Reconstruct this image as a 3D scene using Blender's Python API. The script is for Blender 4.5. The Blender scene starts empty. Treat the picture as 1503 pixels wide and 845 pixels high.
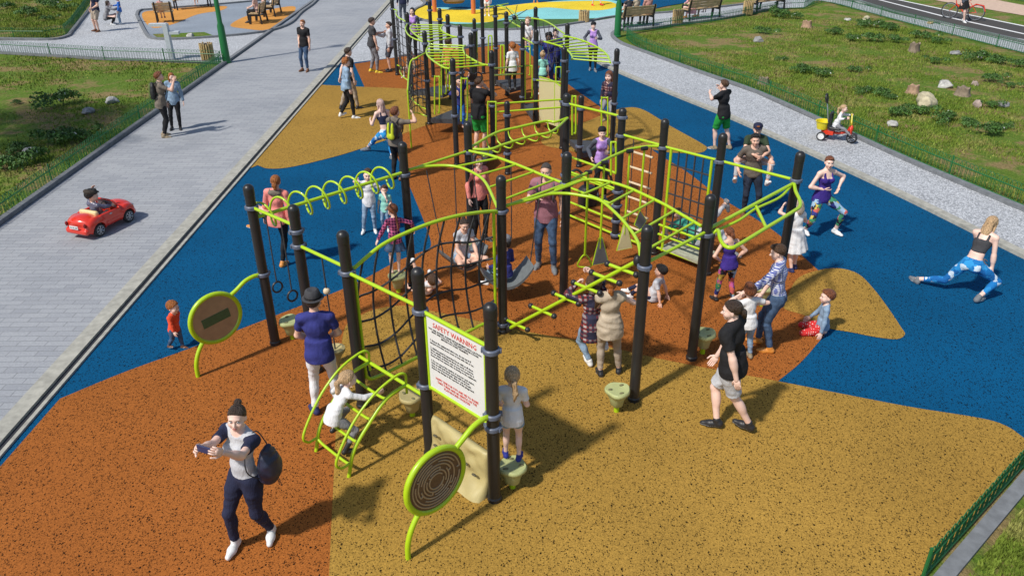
import bpy, bmesh, math, random
import numpy as np
from mathutils import Vector, Matrix
random.seed(7); RNG = np.random.default_rng(11)
SC = bpy.context.scene; COL = SC.collection
# ---------------------------------------------------------------- camera, sky, sun, exposure
PW, PH = 1503.0, 845.0
CF, CTH, CH, CROLL = 1143.9, 0.488877, 6.13, -0.0073
_c, _s = math.cos(CTH), math.sin(CTH)
CR = np.array([[1, 0, 0], [0, -_s, -_c], [0, _c, -_s]])
_cr, _sr = math.cos(CROLL), math.sin(CROLL)
CR = np.array([[_cr, -_sr, 0], [_sr, _cr, 0], [0, 0, 1]]) @ CR
CPOS = np.array([0, 0, CH])
cd = bpy.data.cameras.new('camera'); cam = bpy.data.objects.new('camera', cd); COL.objects.link(cam)
cd.sensor_width = 36; cd.lens = CF / PW * 36; cd.clip_end = 2000; cd.clip_start = .1
M = Matrix([[CR[0][i], -CR[1][i], -CR[2][i], CPOS[i]] for i in range(3)] + [[0, 0, 0, 1]])
cam.matrix_world = M; SC.camera = cam
SUN_EL, SUN_AZ = math.radians(51), math.radians(229)     # the sun stands behind the camera on the left
SD = Vector((math.sin(SUN_AZ) * math.cos(SUN_EL), math.cos(SUN_AZ) * math.cos(SUN_EL), math.sin(SUN_EL)))
wd = bpy.data.worlds.new('World'); SC.world = wd; wd.use_nodes = True
nt = wd.node_tree; bg = nt.nodes['Background']; sky = nt.nodes.new('ShaderNodeTexSky')
sky.sky_type = 'NISHITA'; sky.sun_disc = False; sky.sun_elevation = SUN_EL; sky.sun_rotation = SUN_AZ
nt.links.new(sky.outputs[0], bg.inputs[0]); bg.inputs[1].default_value = .12
sl = bpy.data.lights.new('sun', 'SUN'); so = bpy.data.objects.new('sun', sl); COL.objects.link(so)
sl.energy = 4.1; sl.angle = math.radians(3.); sl.color = (1, .95, .87)
so.rotation_euler = SD.to_track_quat('Z', 'Y').to_euler()
SC.view_settings.view_transform = 'Standard'; SC.view_settings.look = 'None'
SC.view_settings.exposure = .0; SC.view_settings.gamma = 1; SC.view_settings.use_curve_mapping = False

# ---------------------------------------------------------------- surveying: where a spot seen in the photo lies in the world
def ray(px, py): return CR.T @ np.array([(px - PW / 2) / CF, (py - PH / 2) / CF, 1])
def gp(px, py, z=0.):
    d = ray(px, py); return CPOS + (z - CH) / d[2] * d
def g2(px, py, z=0.): return tuple(gp(px, py, z)[:2])
def vp(px, py, A, B):
    d = ray(px, py); A = np.array([A[0], A[1], 0.]); n = np.array([-(B[1] - A[1]), B[0] - A[0], 0])
    return CPOS + (n @ (A - CPOS)) / (n @ d) * d
def yp(px, py, y):
    d = ray(px, py); return CPOS + y / d[1] * d
def hz(b, py):
    lo, hi = -2., 9.
    for _ in range(40):
        m = (lo + hi) / 2; q = CR @ (np.array([b[0], b[1], m]) - CPOS)
        if PH / 2 + CF * q[1] / q[2] > py: lo = m
        else: hi = m
    return lo

# ---------------------------------------------------------------- materials
MATS = {}
def nmat(name):
    m = bpy.data.materials.new(name); m.use_nodes = True
    return m, m.node_tree.nodes, m.node_tree.links, m.node_tree.nodes['Principled BSDF']
def ramp(N, stops, interp='LINEAR'):
    r = N.new('ShaderNodeValToRGB'); cr = r.color_ramp; cr.interpolation = interp
    while len(cr.elements) > 1: cr.elements.remove(cr.elements[-1])
    cr.elements[0].position = stops[0][0]; cr.elements[0].color = (*stops[0][1], 1)
    for p, c in stops[1:]:
        e = cr.elements.new(p); e.color = (*c, 1)
    return r
def noise(N, L, scale, detail=2, rough=.5, coord='Object', stretch=None, vec=None):
    n = N.new('ShaderNodeTexNoise'); n.inputs['Scale'].default_value = scale
    n.inputs['Detail'].default_value = detail; n.inputs['Roughness'].default_value = rough
    if vec is None:
        tc = N.new('ShaderNodeTexCoord'); vec = tc.outputs[coord]
    if stretch:
        mp = N.new('ShaderNodeMapping'); mp.inputs['Scale'].default_value = stretch
        L.new(vec, mp.inputs[0]); vec = mp.outputs[0]
    L.new(vec, n.inputs['Vector']); return n
def mixc(N, L, fac, a, b, mode='MIX'):
    m = N.new('ShaderNodeMix'); m.data_type = 'RGBA'; m.blend_type = mode
    for sock, v in ((m.inputs[0], fac), (m.inputs[6], a), (m.inputs[7], b)):
        if isinstance(v, (int, float)): sock.default_value = v
        elif isinstance(v, tuple): sock.default_value = (*v, 1)
        else: L.new(v, sock)
    return m.outputs[2]
def bump(N, L, P, h, strength=.3, dist=.01):
    b = N.new('ShaderNodeBump'); b.inputs['Strength'].default_value = strength; b.inputs['Distance'].default_value = dist
    L.new(h, b.inputs['Height']); L.new(b.outputs[0], P.inputs['Normal'])
def mat(name, col, rough=.5, metal=0., var=.12, scale=20., bmp=0., bscale=80., coat=0., spec=.5):
    if name in MATS: return MATS[name]
    m, N, L, P = nmat(name)
    P.inputs['Roughness'].default_value = rough; P.inputs['Metallic'].default_value = metal
    P.inputs['Coat Weight'].default_value = coat; P.inputs['Specular IOR Level'].default_value = spec
    n = noise(N, L, scale, 3)
    r = ramp(N, [(.3, tuple(c * (1 - var) for c in col)), (.7, tuple(min(1, c * (1 + var)) for c in col))])
    L.new(n.outputs[0], r.inputs[0]); L.new(r.outputs[0], P.inputs['Base Color'])
    if bmp:
        n2 = noise(N, L, bscale, 2); bump(N, L, P, n2.outputs[0], bmp, .004)
    MATS[name] = m; return m

# ---------------------------------------------------------------- mesh building
class MB:
    def __init__(s): s.v = []; s.f = []; s.m = []; s.n = 0
    def add(s, V, F, mi=0):
        V = np.asarray(V, float).reshape(-1, 3); s.v.append(V)
        for f in F: s.f.append(tuple(int(i) + s.n for i in f)); s.m.append(mi)
        s.n += len(V); return s
    def tube(s, pts, r, n=8, closed=False, mi=0, caps=True):
        P = np.asarray(pts, float); k = len(P); rr = np.full(k, r) if np.isscalar(r) else np.asarray(r, float)
        T = np.zeros_like(P)
        for i in range(k):
            a = P[(i - 1) % k] if (closed or i > 0) else P[i]; b = P[(i + 1) % k] if (closed or i < k - 1) else P[i]
            d = b - a; T[i] = d / (np.linalg.norm(d) + 1e-9)
        u = np.cross(T[0], [0, 0, 1.]);
        if np.linalg.norm(u) < 1e-3: u = np.cross(T[0], [0, 1., 0])
        u /= np.linalg.norm(u); V = []; a = np.arange(n) * 2 * np.pi / n
        for i in range(k):
            u = u - T[i] * (u @ T[i]); u /= (np.linalg.norm(u) + 1e-9); w = np.cross(T[i], u)
            V.append(P[i] + rr[i] * (np.cos(a)[:, None] * u + np.sin(a)[:, None] * w))
        V = np.concatenate(V); F = []
        for i in range(k if closed else k - 1):
            i2 = (i + 1) % k
            for j in range(n): F.append((i * n + j, i * n + (j + 1) % n, i2 * n + (j + 1) % n, i2 * n + j))
        if caps and not closed:
            F.append(tuple(range(n - 1, -1, -1))); F.append(tuple((k - 1) * n + j for j in range(n)))
        return s.add(V, F, mi)
    def lathe(s, prof, c=(0, 0, 0), n=16, mi=0, axis=None):
        P = [(max(r, 1e-4), z) for r, z in prof]; a = np.arange(n) * 2 * np.pi / n
        V = np.concatenate([np.stack([r * np.cos(a), r * np.sin(a), np.full(n, z)], 1) for r, z in P])
        if axis is not None:
            q = np.array(Vector(axis).to_track_quat('Z', 'Y').to_matrix()); V = V @ q.T
        V = V + np.asarray(c, float); F = []
        for i in range(len(P) - 1):
            for j in range(n): F.append((i * n + j, i * n + (j + 1) % n, (i + 1) * n + (j + 1) % n, (i + 1) * n + j))
        F.append(tuple(range(n - 1, -1, -1))); F.append(tuple((len(P) - 1) * n + j for j in range(n)))
        return s.add(V, F, mi)
    def box(s, c, d, R=None, mi=0, taper=(1, 1)):
        x, y, z = np.asarray(d, float) / 2; tx, ty = taper
        V = np.array([(-x, -y, -z), (x, -y, -z), (x, y, -z), (-x, y, -z), (-x * tx, -y * ty, z), (x * tx, -y * ty, z), (x * tx, y * ty, z), (-x * tx, y * ty, z)])
        if R is not None: V = V @ np.asarray(R).T
        return s.add(V + np.asarray(c, float), [(3, 2, 1, 0), (4, 5, 6, 7), (0, 1, 5, 4), (1, 2, 6, 5), (2, 3, 7, 6), (3, 0, 4, 7)], mi)
    def beam(s, a, b, w, h, mi=0, up=(0, 0, 1)):
        a = np.asarray(a, float); b = np.asarray(b, float); d = b - a; l = np.linalg.norm(d); t = d / l
        u = np.cross(up, t); u /= np.linalg.norm(u) + 1e-9; v = np.cross(t, u)
        return s.box((a + b) / 2, (l, w, h), np.stack([t, u, v], 1), mi)
    def prism(s, poly, z0, z1, mi=0):
        n = len(poly); V = [(x, y, z0) for x, y in poly] + [(x, y, z1) for x, y in poly]
        return s.add(V, [tuple(range(n - 1, -1, -1)), tuple(range(n, 2 * n))] + [(i, (i + 1) % n, n + (i + 1) % n, n + i) for i in range(n)], mi)
    def slab(s, poly3, t, mi=0):        # a flat 3-D polygon given thickness along its own normal
        P = np.asarray(poly3, float); n = len(P); nn = np.cross(P[1] - P[0], P[2] - P[1]); nn /= np.linalg.norm(nn)
        V = np.concatenate([P - nn * t / 2, P + nn * t / 2])
        return s.add(V, [tuple(range(n - 1, -1, -1)), tuple(range(n, 2 * n))] + [(i, (i + 1) % n, n + (i + 1) % n, n + i) for i in range(n)], mi)
    def ell(s, c, r, R=None, nu=10, nv=7, mi=0):
        V = []
        for i in range(nv + 1):
            t = np.pi * i / nv
            for j in range(nu):
                p = 2 * np.pi * j / nu; V.append((math.sin(t) * math.cos(p), math.sin(t) * math.sin(p), math.cos(t)))
        V = np.array(V) * np.asarray(r, float)
        if R is not None: V = V @ np.asarray(R).T
        F = [(i * nu + j, (i + 1) * nu + j, (i + 1) * nu + (j + 1) % nu, i * nu + (j + 1) % nu) for i in range(nv) for j in range(nu)]
        return s.add(V + np.asarray(c, float), F, mi)
    def build(s, name, mats, parent=None, smooth=True, angle=40):
        if not isinstance(mats, (list, tuple)): mats = [mats]
        me = bpy.data.meshes.new(name); V = np.concatenate(s.v) if s.v else np.zeros((0, 3))
        me.from_pydata(V.tolist(), [], s.f); me.update()
        for m in mats: me.materials.append(m)
        if len(mats) > 1: me.polygons.foreach_set('material_index', s.m)
        if smooth and len(me.polygons):
            me.polygons.foreach_set('use_smooth', [True] * len(me.polygons))
            if angle < 180: me.set_sharp_from_angle(angle=math.radians(angle))
        o = bpy.data.objects.new(name, me); COL.objects.link(o)
        if parent: o.parent = parent
        return o
def tag(o, label=None, cat=None, group=None, kind=None):
    if label: o['label'] = label
    if cat: o['category'] = cat
    if group: o['group'] = group
    if kind: o['kind'] = kind
    return o
def thing(name, label, cat, loc=(0, 0, 0), rz=0., group=None):
    o = bpy.data.objects.new(name, None); COL.objects.link(o); o.empty_display_size = .2
    o.location = loc; o.rotation_euler = (0, 0, rz); return tag(o, label, cat, group)
def dup(o, parent=None):
    c = o.copy(); COL.objects.link(c)
    if parent: c.parent = parent
    for ch in list(o.children): dup(ch, c)
    return c
def crom(P, n=8, closed=False):      # Catmull-Rom curve through points
    P = [np.asarray(p, float) for p in P]; out = []; k = len(P)
    for i in range(k if closed else k - 1):
        a, b, c, d = (P[(i - 1) % k] if closed or i > 0 else 2 * P[0] - P[1]), P[i], P[(i + 1) % k], (P[(i + 2) % k] if closed or i < k - 2 else 2 * P[-1] - P[-2])
        for j in range(n):
            t = j / n; out.append(.5 * ((2 * b) + (c - a) * t + (2 * a - 5 * b + 4 * c - d) * t * t + (3 * b - a - 3 * c + d) * t ** 3))
    if not closed: out.append(P[-1])
    return np.array(out)
def resample(P, n):
    P = np.asarray(P, float); d = np.r_[0, np.cumsum(np.linalg.norm(np.diff(P, axis=0), axis=1))]
    t = np.linspace(0, d[-1], n); return np.stack([np.interp(t, d, P[:, i]) for i in range(P.shape[1])], 1)
# ================================================================ ground, paths, rubber surfacing
def sheet(name, poly, z, m, kind='structure', label=None, cat=None):
    bm = bmesh.new(); vs = [bm.verts.new((x, y, z)) for x, y in poly]; f = bm.faces.new(vs)
    if f.normal.z < 0: f.normal_flip()
    bmesh.ops.triangulate(bm, faces=bm.faces[:]); bm.normal_update()
    for f in bm.faces:
        if f.normal.z < 0: f.normal_flip()
    me = bpy.data.meshes.new(name); bm.to_mesh(me); bm.free(); me.materials.append(m)
    o = bpy.data.objects.new(name, me); COL.objects.link(o); return tag(o, label, cat, None, kind)
def rubber(name, col, speck=.1):
    m, N, L, P = nmat(name); P.inputs['Roughness'].default_value = .9; P.inputs['Specular IOR Level'].default_value = .1
    n1 = noise(N, L, 90, 2, .6); n2 = noise(N, L, 75, 1, .5); n3 = noise(N, L, .5, 4)
    base = ramp(N, [(.3, tuple(c * .66 for c in col)), (.7, tuple(c * 1.22 for c in col))]); L.new(n2.outputs[0], base.inputs[0])
    big = ramp(N, [(.3, (.86, .86, .86)), (.7, (1.08, 1.08, 1.08))]); L.new(n3.outputs[0], big.inputs[0])
    c1 = mixc(N, L, 1., base.outputs[0], big.outputs[0], 'MULTIPLY')
    tc = N.new('ShaderNodeTexCoord'); facs = []
    for sc_, pr, rd in ((66, speck, .42), (36, speck * .30, .36)):
        mp = N.new('ShaderNodeMapping'); mp.inputs['Scale'].default_value = (1, .72, 1); L.new(tc.outputs['Object'], mp.inputs[0]); mx = N.new('ShaderNodeMix'); mx.data_type = 'RGBA'; mx.inputs[0].default_value = .028; L.new(mp.outputs[0], mx.inputs[6]); L.new(n1.outputs['Color'], mx.inputs[7])
        v = N.new('ShaderNodeTexVoronoi'); v.inputs['Scale'].default_value = sc_; L.new(mx.outputs[2], v.inputs[0]); s_ = N.new('ShaderNodeSeparateColor'); L.new(v.outputs['Color'], s_.inputs[0]); a = N.new('ShaderNodeMath'); a.operation = 'LESS_THAN'; L.new(s_.outputs[0], a.inputs[0]); a.inputs[1].default_value = pr
        d = N.new('ShaderNodeMath'); d.operation = 'LESS_THAN'; L.new(v.outputs['Distance'], d.inputs[0]); d.inputs[1].default_value = rd; k = N.new('ShaderNodeMath'); k.operation = 'MULTIPLY'; L.new(a.outputs[0], k.inputs[0]); L.new(d.outputs[0], k.inputs[1]); facs.append(k.outputs[0])
    sp = N.new('ShaderNodeMath'); sp.operation = 'MAXIMUM'; L.new(facs[0], sp.inputs[0]); L.new(facs[1], sp.inputs[1])
    c2 = mixc(N, L, sp.outputs[0], c1, tuple(c * .04 + .002 for c in col)); L.new(c2, P.inputs['Base Color'])
    bump(N, L, P, n2.outputs[0], .5, .006); return m
RUB_O = rubber('orange_rubber', (.355, .115, .024), .36); RUB_Y = rubber('ochre_rubber', (.375, .220, .044), .27); RUB_B = rubber('blue_rubber', (.002, .082, .195), .30)
RUB_Y2 = rubber('lemon_rubber', (.78, .58, .04), .03); RUB_C = rubber('aqua_rubber', (.25, .60, .60), .03); RUB_G = rubber('grey_rubber', (.27, .31, .36), .03); RUB_O2 = rubber('amber_rubber', (.62, .29, .07), .03)
def paver():
    m, N, L, P = nmat('grey_block_paving'); P.inputs['Roughness'].default_value = .8
    tc = N.new('ShaderNodeTexCoord'); b = N.new('ShaderNodeTexBrick'); L.new(tc.outputs['Object'], b.inputs[0])
    b.inputs['Scale'].default_value = 1; b.inputs['Brick Width'].default_value = .42; b.inputs['Row Height'].default_value = .14; b.inputs['Mortar Size'].default_value = .006
    b.inputs['Color1'].default_value = (.345, .358, .375, 1); b.inputs['Color2'].default_value = (.265, .278, .30, 1); b.inputs['Mortar'].default_value = (.20, .205, .215, 1); b.inputs['Bias'].default_value = -.35
    n = noise(N, L, 40, 3); r = ramp(N, [(.3, (.85, .85, .85)), (.7, (1.12, 1.12, 1.12))]); L.new(n.outputs[0], r.inputs[0])
    n2 = noise(N, L, .35, 4); r2 = ramp(N, [(.3, (.85, .86, .88)), (.7, (1.08, 1.07, 1.06))]); L.new(n2.outputs[0], r2.inputs[0])
    c = mixc(N, L, 1., b.outputs[0], r.outputs[0], 'MULTIPLY'); L.new(mixc(N, L, 1., c, r2.outputs[0], 'MULTIPLY'), P.inputs['Base Color'])
    bump(N, L, P, b.outputs['Fac'], -.3, .004); return m
def gravel(name, col):
    m, N, L, P = nmat(name); P.inputs['Roughness'].default_value = .9
    v = N.new('ShaderNodeTexVoronoi'); v.inputs['Scale'].default_value = 34; tc = N.new('ShaderNodeTexCoord'); L.new(tc.outputs['Object'], v.inputs[0])
    r = ramp(N, [(.0, tuple(c * .62 for c in col)), (.5, col), (1, tuple(min(.9, c * 1.3) for c in col))]); sep = N.new('ShaderNodeSeparateColor'); L.new(v.outputs['Color'], sep.inputs[0]); L.new(sep.outputs[0], r.inputs[0])
    e = ramp(N, [(.25, (1, 1, 1)), (.75, (.55, .56, .58))]); L.new(v.outputs['Distance'], e.inputs[0])
    n2 = noise(N, L, .6, 4); r2 = ramp(N, [(.3, (.9, .9, .9)), (.7, (1.06, 1.06, 1.06))]); L.new(n2.outputs[0], r2.inputs[0])
    c = mixc(N, L, 1., r.outputs[0], e.outputs[0], 'MULTIPLY'); L.new(mixc(N, L, 1., c, r2.outputs[0], 'MULTIPLY'), P.inputs['Base Color'])
    bump(N, L, P, v.outputs['Distance'], -.4, .01); return m
def lawn():
    m, N, L, P = nmat('lawn_turf'); P.inputs['Roughness'].default_value = .95; P.inputs['Specular IOR Level'].default_value = .1
    n1 = noise(N, L, 1.1, 5, .65); n2 = noise(N, L, 24, 4, .7, stretch=(1, .45, 1)); n3 = noise(N, L, .5, 3, .5, stretch=(.55, 1.2, 1))
    g = ramp(N, [(.25, (.055, .105, .012)), (.5, (.105, .175, .024)), (.75, (.18, .24, .045))]); L.new(n2.outputs[0], g.inputs[0])
    d = ramp(N, [(.25, (.15, .105, .045)), (.75, (.36, .26, .125))]); L.new(n2.outputs[0], d.inputs[0])
    ad = N.new('ShaderNodeMath'); ad.operation = 'MULTIPLY_ADD'; L.new(n3.outputs[0], ad.inputs[0]); ad.inputs[1].default_value = .45; L.new(n1.outputs[0], ad.inputs[2])
    f = ramp(N, [(.70, (0, 0, 0)), (.82, (.9, .9, .9))]); L.new(ad.outputs[0], f.inputs[0])
    L.new(mixc(N, L, f.outputs[0], g.outputs[0], d.outputs[0]), P.inputs['Base Color']); bump(N, L, P, n2.outputs[0], .9, .05); return m
PAVER = paver(); GRAV = gravel('pale_gravel', (.52, .535, .55)); LAWN = lawn()
CURB_L = mat('light_curb', (.36, .35, .30), .85, var=.2, scale=9, bmp=.3); CURB_D = mat('dark_curb', (.17, .18, .19), .85, var=.2, scale=9, bmp=.3); DARK = mat('dark_gap', (.025, .027, .035), .8)
ASPH = mat('bike_asphalt', (.055, .05, .045), .9, var=.25, scale=30, bmp=.4); WHITE = mat('road_paint', (.75, .75, .74), .7, var=.06, scale=14); BEIGE = mat('beige_path', (.55, .40, .30), .9, scale=6)

sheet('ground', [(-400, -60), (400, -60), (400, 700), (-400, 700)], -.02, LAWN)
sheet('rubber_ground', [(-6.15, 1)] + [(2.2, 1), (2.9, 4.3)] + [g2(1350, 845), g2(1503, 672), (12.5, 9.6), (10.2, 12.0)] + [g2(x, y) for x, y in [(1480, 365), (1300, 273), (1094, 180), (1000, 142), (905, 103), (868, 84), (830, 74), (790, 66), (745, 64), (690, 70), (640, 78), (590, 83), (522, 92)]] + [(-6.33, 30.5)], 0., RUB_B)
def zone(name, px, m, z): return sheet(name, [tuple(p) for p in crom([g2(*q) for q in px], 6, True)], z, m)
def zone_raw(name, px, m, z): return sheet(name, [g2(*q) for q in px], z, m)
def cc(px, n=6): return [tuple(p) for p in crom(px, n)]
# orange: outline followed round the photo
OR = [(-6.13, 1.2)] + [g2(*p) for p in [(88, 585)] + cc([(88, 585), (180, 547), (290, 507), (420, 457), (513, 420), (580, 385), (612, 372), (632, 362), (626, 335), (606, 285), (585, 235), (577, 205), (588, 175), (600, 150), (585, 138), (560, 131), (535, 128)])[1:] + [(520, 94), (586, 84), (640, 79), (690, 71), (745, 65), (758, 64)] +
      cc([(758, 64), (834, 124), (888, 162), (925, 190), (960, 222), (1009, 253), (1056, 289), (1110, 322), (1146, 347), (1198, 394), (1228, 420), (1232, 450), (1213, 487), (1198, 506), (1174, 533), (1141, 560)])[1:] + [(1000, 620), (520, 845)]] + [(-1.6, 4.6), (-1.6, 1.2)]
sheet('orange_rubber_zone', OR, .004, RUB_O)
Y4 = [g2(*p) for p in cc([(483, 845), (487, 760), (491, 675), (495, 590), (499, 530), (507, 480), (530, 463), (556, 453), (594, 449), (630, 456), (668, 464), (750, 482), (800, 492), (869, 504), (969, 527), (1062, 545), (1141, 559.5), (1240, 579), (1340, 598), (1440, 614), (1478, 626), (1503, 643)])] + [(8.5, 7.1), g2(1503, 672), g2(1350, 845), (2.9, 4.3), (2.2, 1.1), (-1.62, 1.1)]
sheet('ochre_rubber_zone', Y4, .008, RUB_Y)
zone('ochre_rubber_zone', [(1201, 397), (1230, 394), (1259, 402), (1282, 424), (1304, 453), (1322, 480), (1328, 491), (1316, 498), (1285, 495), (1250, 488), (1213, 481), (1180, 463), (1150, 452), (1158, 430), (1172, 408)], RUB_Y, .008)
zone('ochre_rubber_zone', [(907, 161), (940, 160), (985, 186), (1030, 211), (1037, 219), (1024, 225), (980, 224), (940, 217), (905, 222), (870, 230), (830, 220), (800, 214), (797, 203), (830, 190), (860, 179)], RUB_Y, .008)
YL = [g2(472, 125)] + [g2(*p) for p in cc([(535, 128), (596, 131), (650, 140), (672, 160), (655, 178), (627, 184), (594, 196), (575, 203), (555, 210), (500, 228), (430, 245), (395, 248), (378, 243)])]
sheet('ochre_rubber_zone', [(-6.3, 24.6), (-6.29, 17.0)] [:0] + YL + [(-6.3, 17.4)], .008, RUB_Y)
zone('ochre_rubber_zone', [(640, 131), (690, 135), (705, 146), (690, 158), (655, 155)], RUB_Y, .012)
# paved path with its kerbs
sheet('paved_path', [(-9.95, 1), (-6.45, 1), (-6.62, 60), (-10.9, 60)], .004, PAVER)
def kerb(name, line, w, z0, z1, m, side=1):
    P = np.array(line, float); o = MB()
    d = np.gradient(P, axis=0); d /= np.linalg.norm(d, axis=1)[:, None]; nn = np.stack([-d[:, 1], d[:, 0]], 1) * side * w; Q = P + nn; k = len(P)
    V = [(*p, z0) for p in P] + [(*p, z1) for p in P] + [(*p, z1) for p in Q] + [(*p, z0) for p in Q]; F = []
    for i in range(k - 1):
        for a in range(3): F.append((a * k + i, a * k + i + 1, (a + 1) * k + i + 1, (a + 1) * k + i))
    F += [(0, k, 2 * k, 3 * k), (k - 1, 4 * k - 1, 3 * k - 1, 2 * k - 1)]
    o.add(V, F); ob = o.build(name, m, smooth=False); tag(ob, kind='structure')
    bm = bmesh.new(); bm.from_mesh(ob.data); bmesh.ops.recalc_face_normals(bm, faces=bm.faces); bm.to_mesh(ob.data); bm.free(); return ob
kerb('path_kerb', [(-6.22, 1), (-6.38, 30), (-6.55, 60)], .24, -.01, .05, CURB_L)
kerb('drain_strip', [(-6.15, 1), (-6.31, 30), (-6.48, 60)], .065, -.01, .012, DARK)
kerb('edge_strip', [(-6.09, 1), (-6.25, 30), (-6.42, 60)], .055, -.01, .03, CURB_L)
kerb('lawn_kerb', [(-9.95, 1), (-10.45, 30), (-10.9, 60)], .14, -.02, .09, CURB_D)
# pale gravel paths
RIN = [g2(*p) for p in [(1560, 398), (1503, 372), (1300, 273), (1094, 180), (1000, 142), (905, 103), (868, 84)]]
ROUT = [g2(*p) for p in [(910, 62), (903, 54), (897, 47), (905, 40)]]
GR = RIN[:-1] + [g2(*p) for p in [(868, 84), (830, 74), (790, 66), (745, 64), (690, 70), (640, 78), (586, 84), (520, 92), (500, 93)]] + [(-6.3, 29.5), (-6.5, 44), (-6.6, 50), g2(600, -14)] + \
     [g2(*p) for p in [(622, 5), (606, 16), (606, 26), (640, 36), (700, 45), (790, 43), (857, 34), (910, 25), (1000, 18), (1090, 8), (1180, -4), (1250, -8), (1195, 2), (1180, 12), (1140, 13), (1060, 28), (1000, 36), (940, 44), (912, 44), (898, 49), (897, 55), (910, 65), (950, 80), (1020, 106), (1110, 138), (1230, 192), (1330, 238), (1503, 312), (1560, 336)]]
sheet('gravel_path', GR, .006, GRAV)
kerb('gravel_kerb', [tuple(p) for p in crom(RIN, 4)], .2, -.01, .07, CURB_L)
RO = [g2(*p) for p in [(1140, 13), (1060, 28), (1000, 36), (940, 44), (912, 44), (898, 49), (897, 55), (910, 65), (950, 80), (1020, 106), (1110, 138), (1230, 192), (1330, 238), (1503, 312), (1560, 336)]]
kerb('gravel_kerb', [tuple(p) for p in crom(RO, 4)], .14, -.01, .08, CURB_D)
kerb('gravel_kerb', [tuple(p) for p in crom([g2(*p) for p in [(586, 84), (640, 78), (690, 70), (745, 64), (790, 66), (830, 74), (868, 84)]], 4)], .14, -.01, .06, CURB_D)
kerb('gravel_kerb', [tuple(p) for p in crom([g2(*p) for p in [(600, -14), (622, 5), (606, 16), (606, 26), (640, 36), (700, 45), (790, 43), (857, 34), (910, 25), (1000, 18), (1090, 8), (1180, -4)]], 4)], .14, -.01, .08, CURB_D)
# left gravel path
sheet('gravel_path', [(-10.45, 29.3), g2(320, 92), g2(150, 86), g2(0, 77), (-40, 30.0), (-40, 32.6), g2(0, 60), g2(70, 60), g2(102, 54), g2(112, 40), g2(150, -6), (-22, 56), (-10.9, 56), (-10.88, 50)], .006, GRAV)
kerb('gravel_kerb', [tuple(p) for p in crom([g2(*p) for p in [(-90, 58), (0, 59), (70, 60), (100, 55), (112, 43), (150, -6)]], 5)], .14, -.01, .09, CURB_D)
kerb('gravel_kerb', [g2(*p) for p in [(-90, 72), (0, 78), (150, 87), (325, 93)]], .12, -.01, .08, CURB_D, -1)
SB = [g2(*p) for p in cc([(203, 24), (207, 17), (225, 15), (320, 8), (420, -2), (470, -12), (460, 5), (440, 20), (425, 35), (400, 45), (370, 50), (330, 54), (270, 58), (232, 58), (218, 52), (203, 24)], 4)]
sheet('grey_play_surface', SB, .012, RUB_G); kerb('play_kerb', SB, .13, -.01, .09, CURB_D)
zone('amber_rubber_zone', [(209, 20), (240, 15), (300, 10), (332, 10), (325, 16), (290, 22), (255, 36), (222, 41)], RUB_O2, .016)
zone('amber_rubber_zone', [(338, 38), (360, 25), (395, 15), (430, 10), (432, 18), (415, 35), (392, 45), (360, 43)], RUB_O2, .016)
sheet('grass_patch', [g2(*p) for p in [(224, 51), (300, 48), (316, 54), (232, 57)]], .02, LAWN)
# far play area
FP = [g2(*p) for p in cc([(608, 22), (614, 14), (640, -4), (700, -16), (800, -18), (1000, -16), (1010, 2), (975, 10), (905, 24), (850, 28.5), (757, 29), (700, 35), (650, 34), (612, 30), (608, 22)], 4)]
sheet('far_blue_rubber', [tuple(p) for p in FP], .010, RUB_B)
zone('lemon_rubber_zone', [(609, 22), (612, 12), (630, 9), (650, 14), (700, 15), (755, 8), (800, 4), (880, 2), (903, 6), (905, 11), (880, 16), (840, 15), (800, 12), (760, 19), (720, 33), (660, 33), (620, 30)], RUB_Y2, .018)
zone('aqua_rubber_zone', [(612, 27), (640, 30), (660, 35), (700, 36), (745, 30), (850, 29.5), (905, 24), (960, 13), (935, 9), (910, 10), (907, 3), (880, 0), (820, 2), (762, 8), (700, 14), (640, 12)], RUB_C, .014)
sheet('grass_strip', [g2(*p) for p in [(640, 36), (700, 45), (790, 43), (857, 34), (905, 26), (850, 28.5), (757, 29), (700, 35.5)]], .016, mat('short_grass', (.045, .11, .014), .95, var=.4, scale=5, bmp=.8, bscale=30))
# path and cycle lane beyond the lawn on the right
def strip(name, L1, L2, z, m): return sheet(name, [g2(*p) for p in L1] + [g2(*p) for p in reversed(L2)], z, m)
strip('gravel_path', [(1150, -4), (1210, 2), (1260, 14), (1330, 33), (1503, 78), (1700, 130)], [(1120, -16), (1200, -4), (1260, 4), (1310, 20), (1503, 64), (1700, 112)], .004, GRAV)
kerb('gravel_kerb', [g2(*p) for p in [(1200, -5), (1260, 3), (1310, 19), (1503, 63), (1700, 111)]], .14, -.01, .08, CURB_D)
strip('cycle_lane', [(1180, -12), (1260, 4), (1380, 36), (1503, 61), (1700, 104)], [(1240, -22), (1305, -3), (1400, 17), (1503, 38), (1700, 78)], .0, ASPH)
for a, b in (([(1238, -2), (1262, 4.3), (1380, 35.5)], [(1239, -3.6), (1263, 2.9), (1380, 34)]), ([(1310, 18), (1400, 40.5), (1503, 60)], [(1310, 16.8), (1400, 39), (1503, 58.4)]), ([(1268, -5), (1380, 24), (1503, 51)], [(1268, -6), (1380, 22.6), (1503, 49.6)]), ([(1310, -1), (1400, 18.3), (1503, 39.5)], [(1310, -2), (1400, 17), (1503, 38.2)])):
    strip('lane_line', a, b, .008, WHITE)
strip('beige_path', [(1310, -14), (1380, 2), (1503, 23), (1700, 58)], [(1380, -16), (1440, -4), (1503, 8), (1700, 40)], .0, BEIGE)
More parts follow.
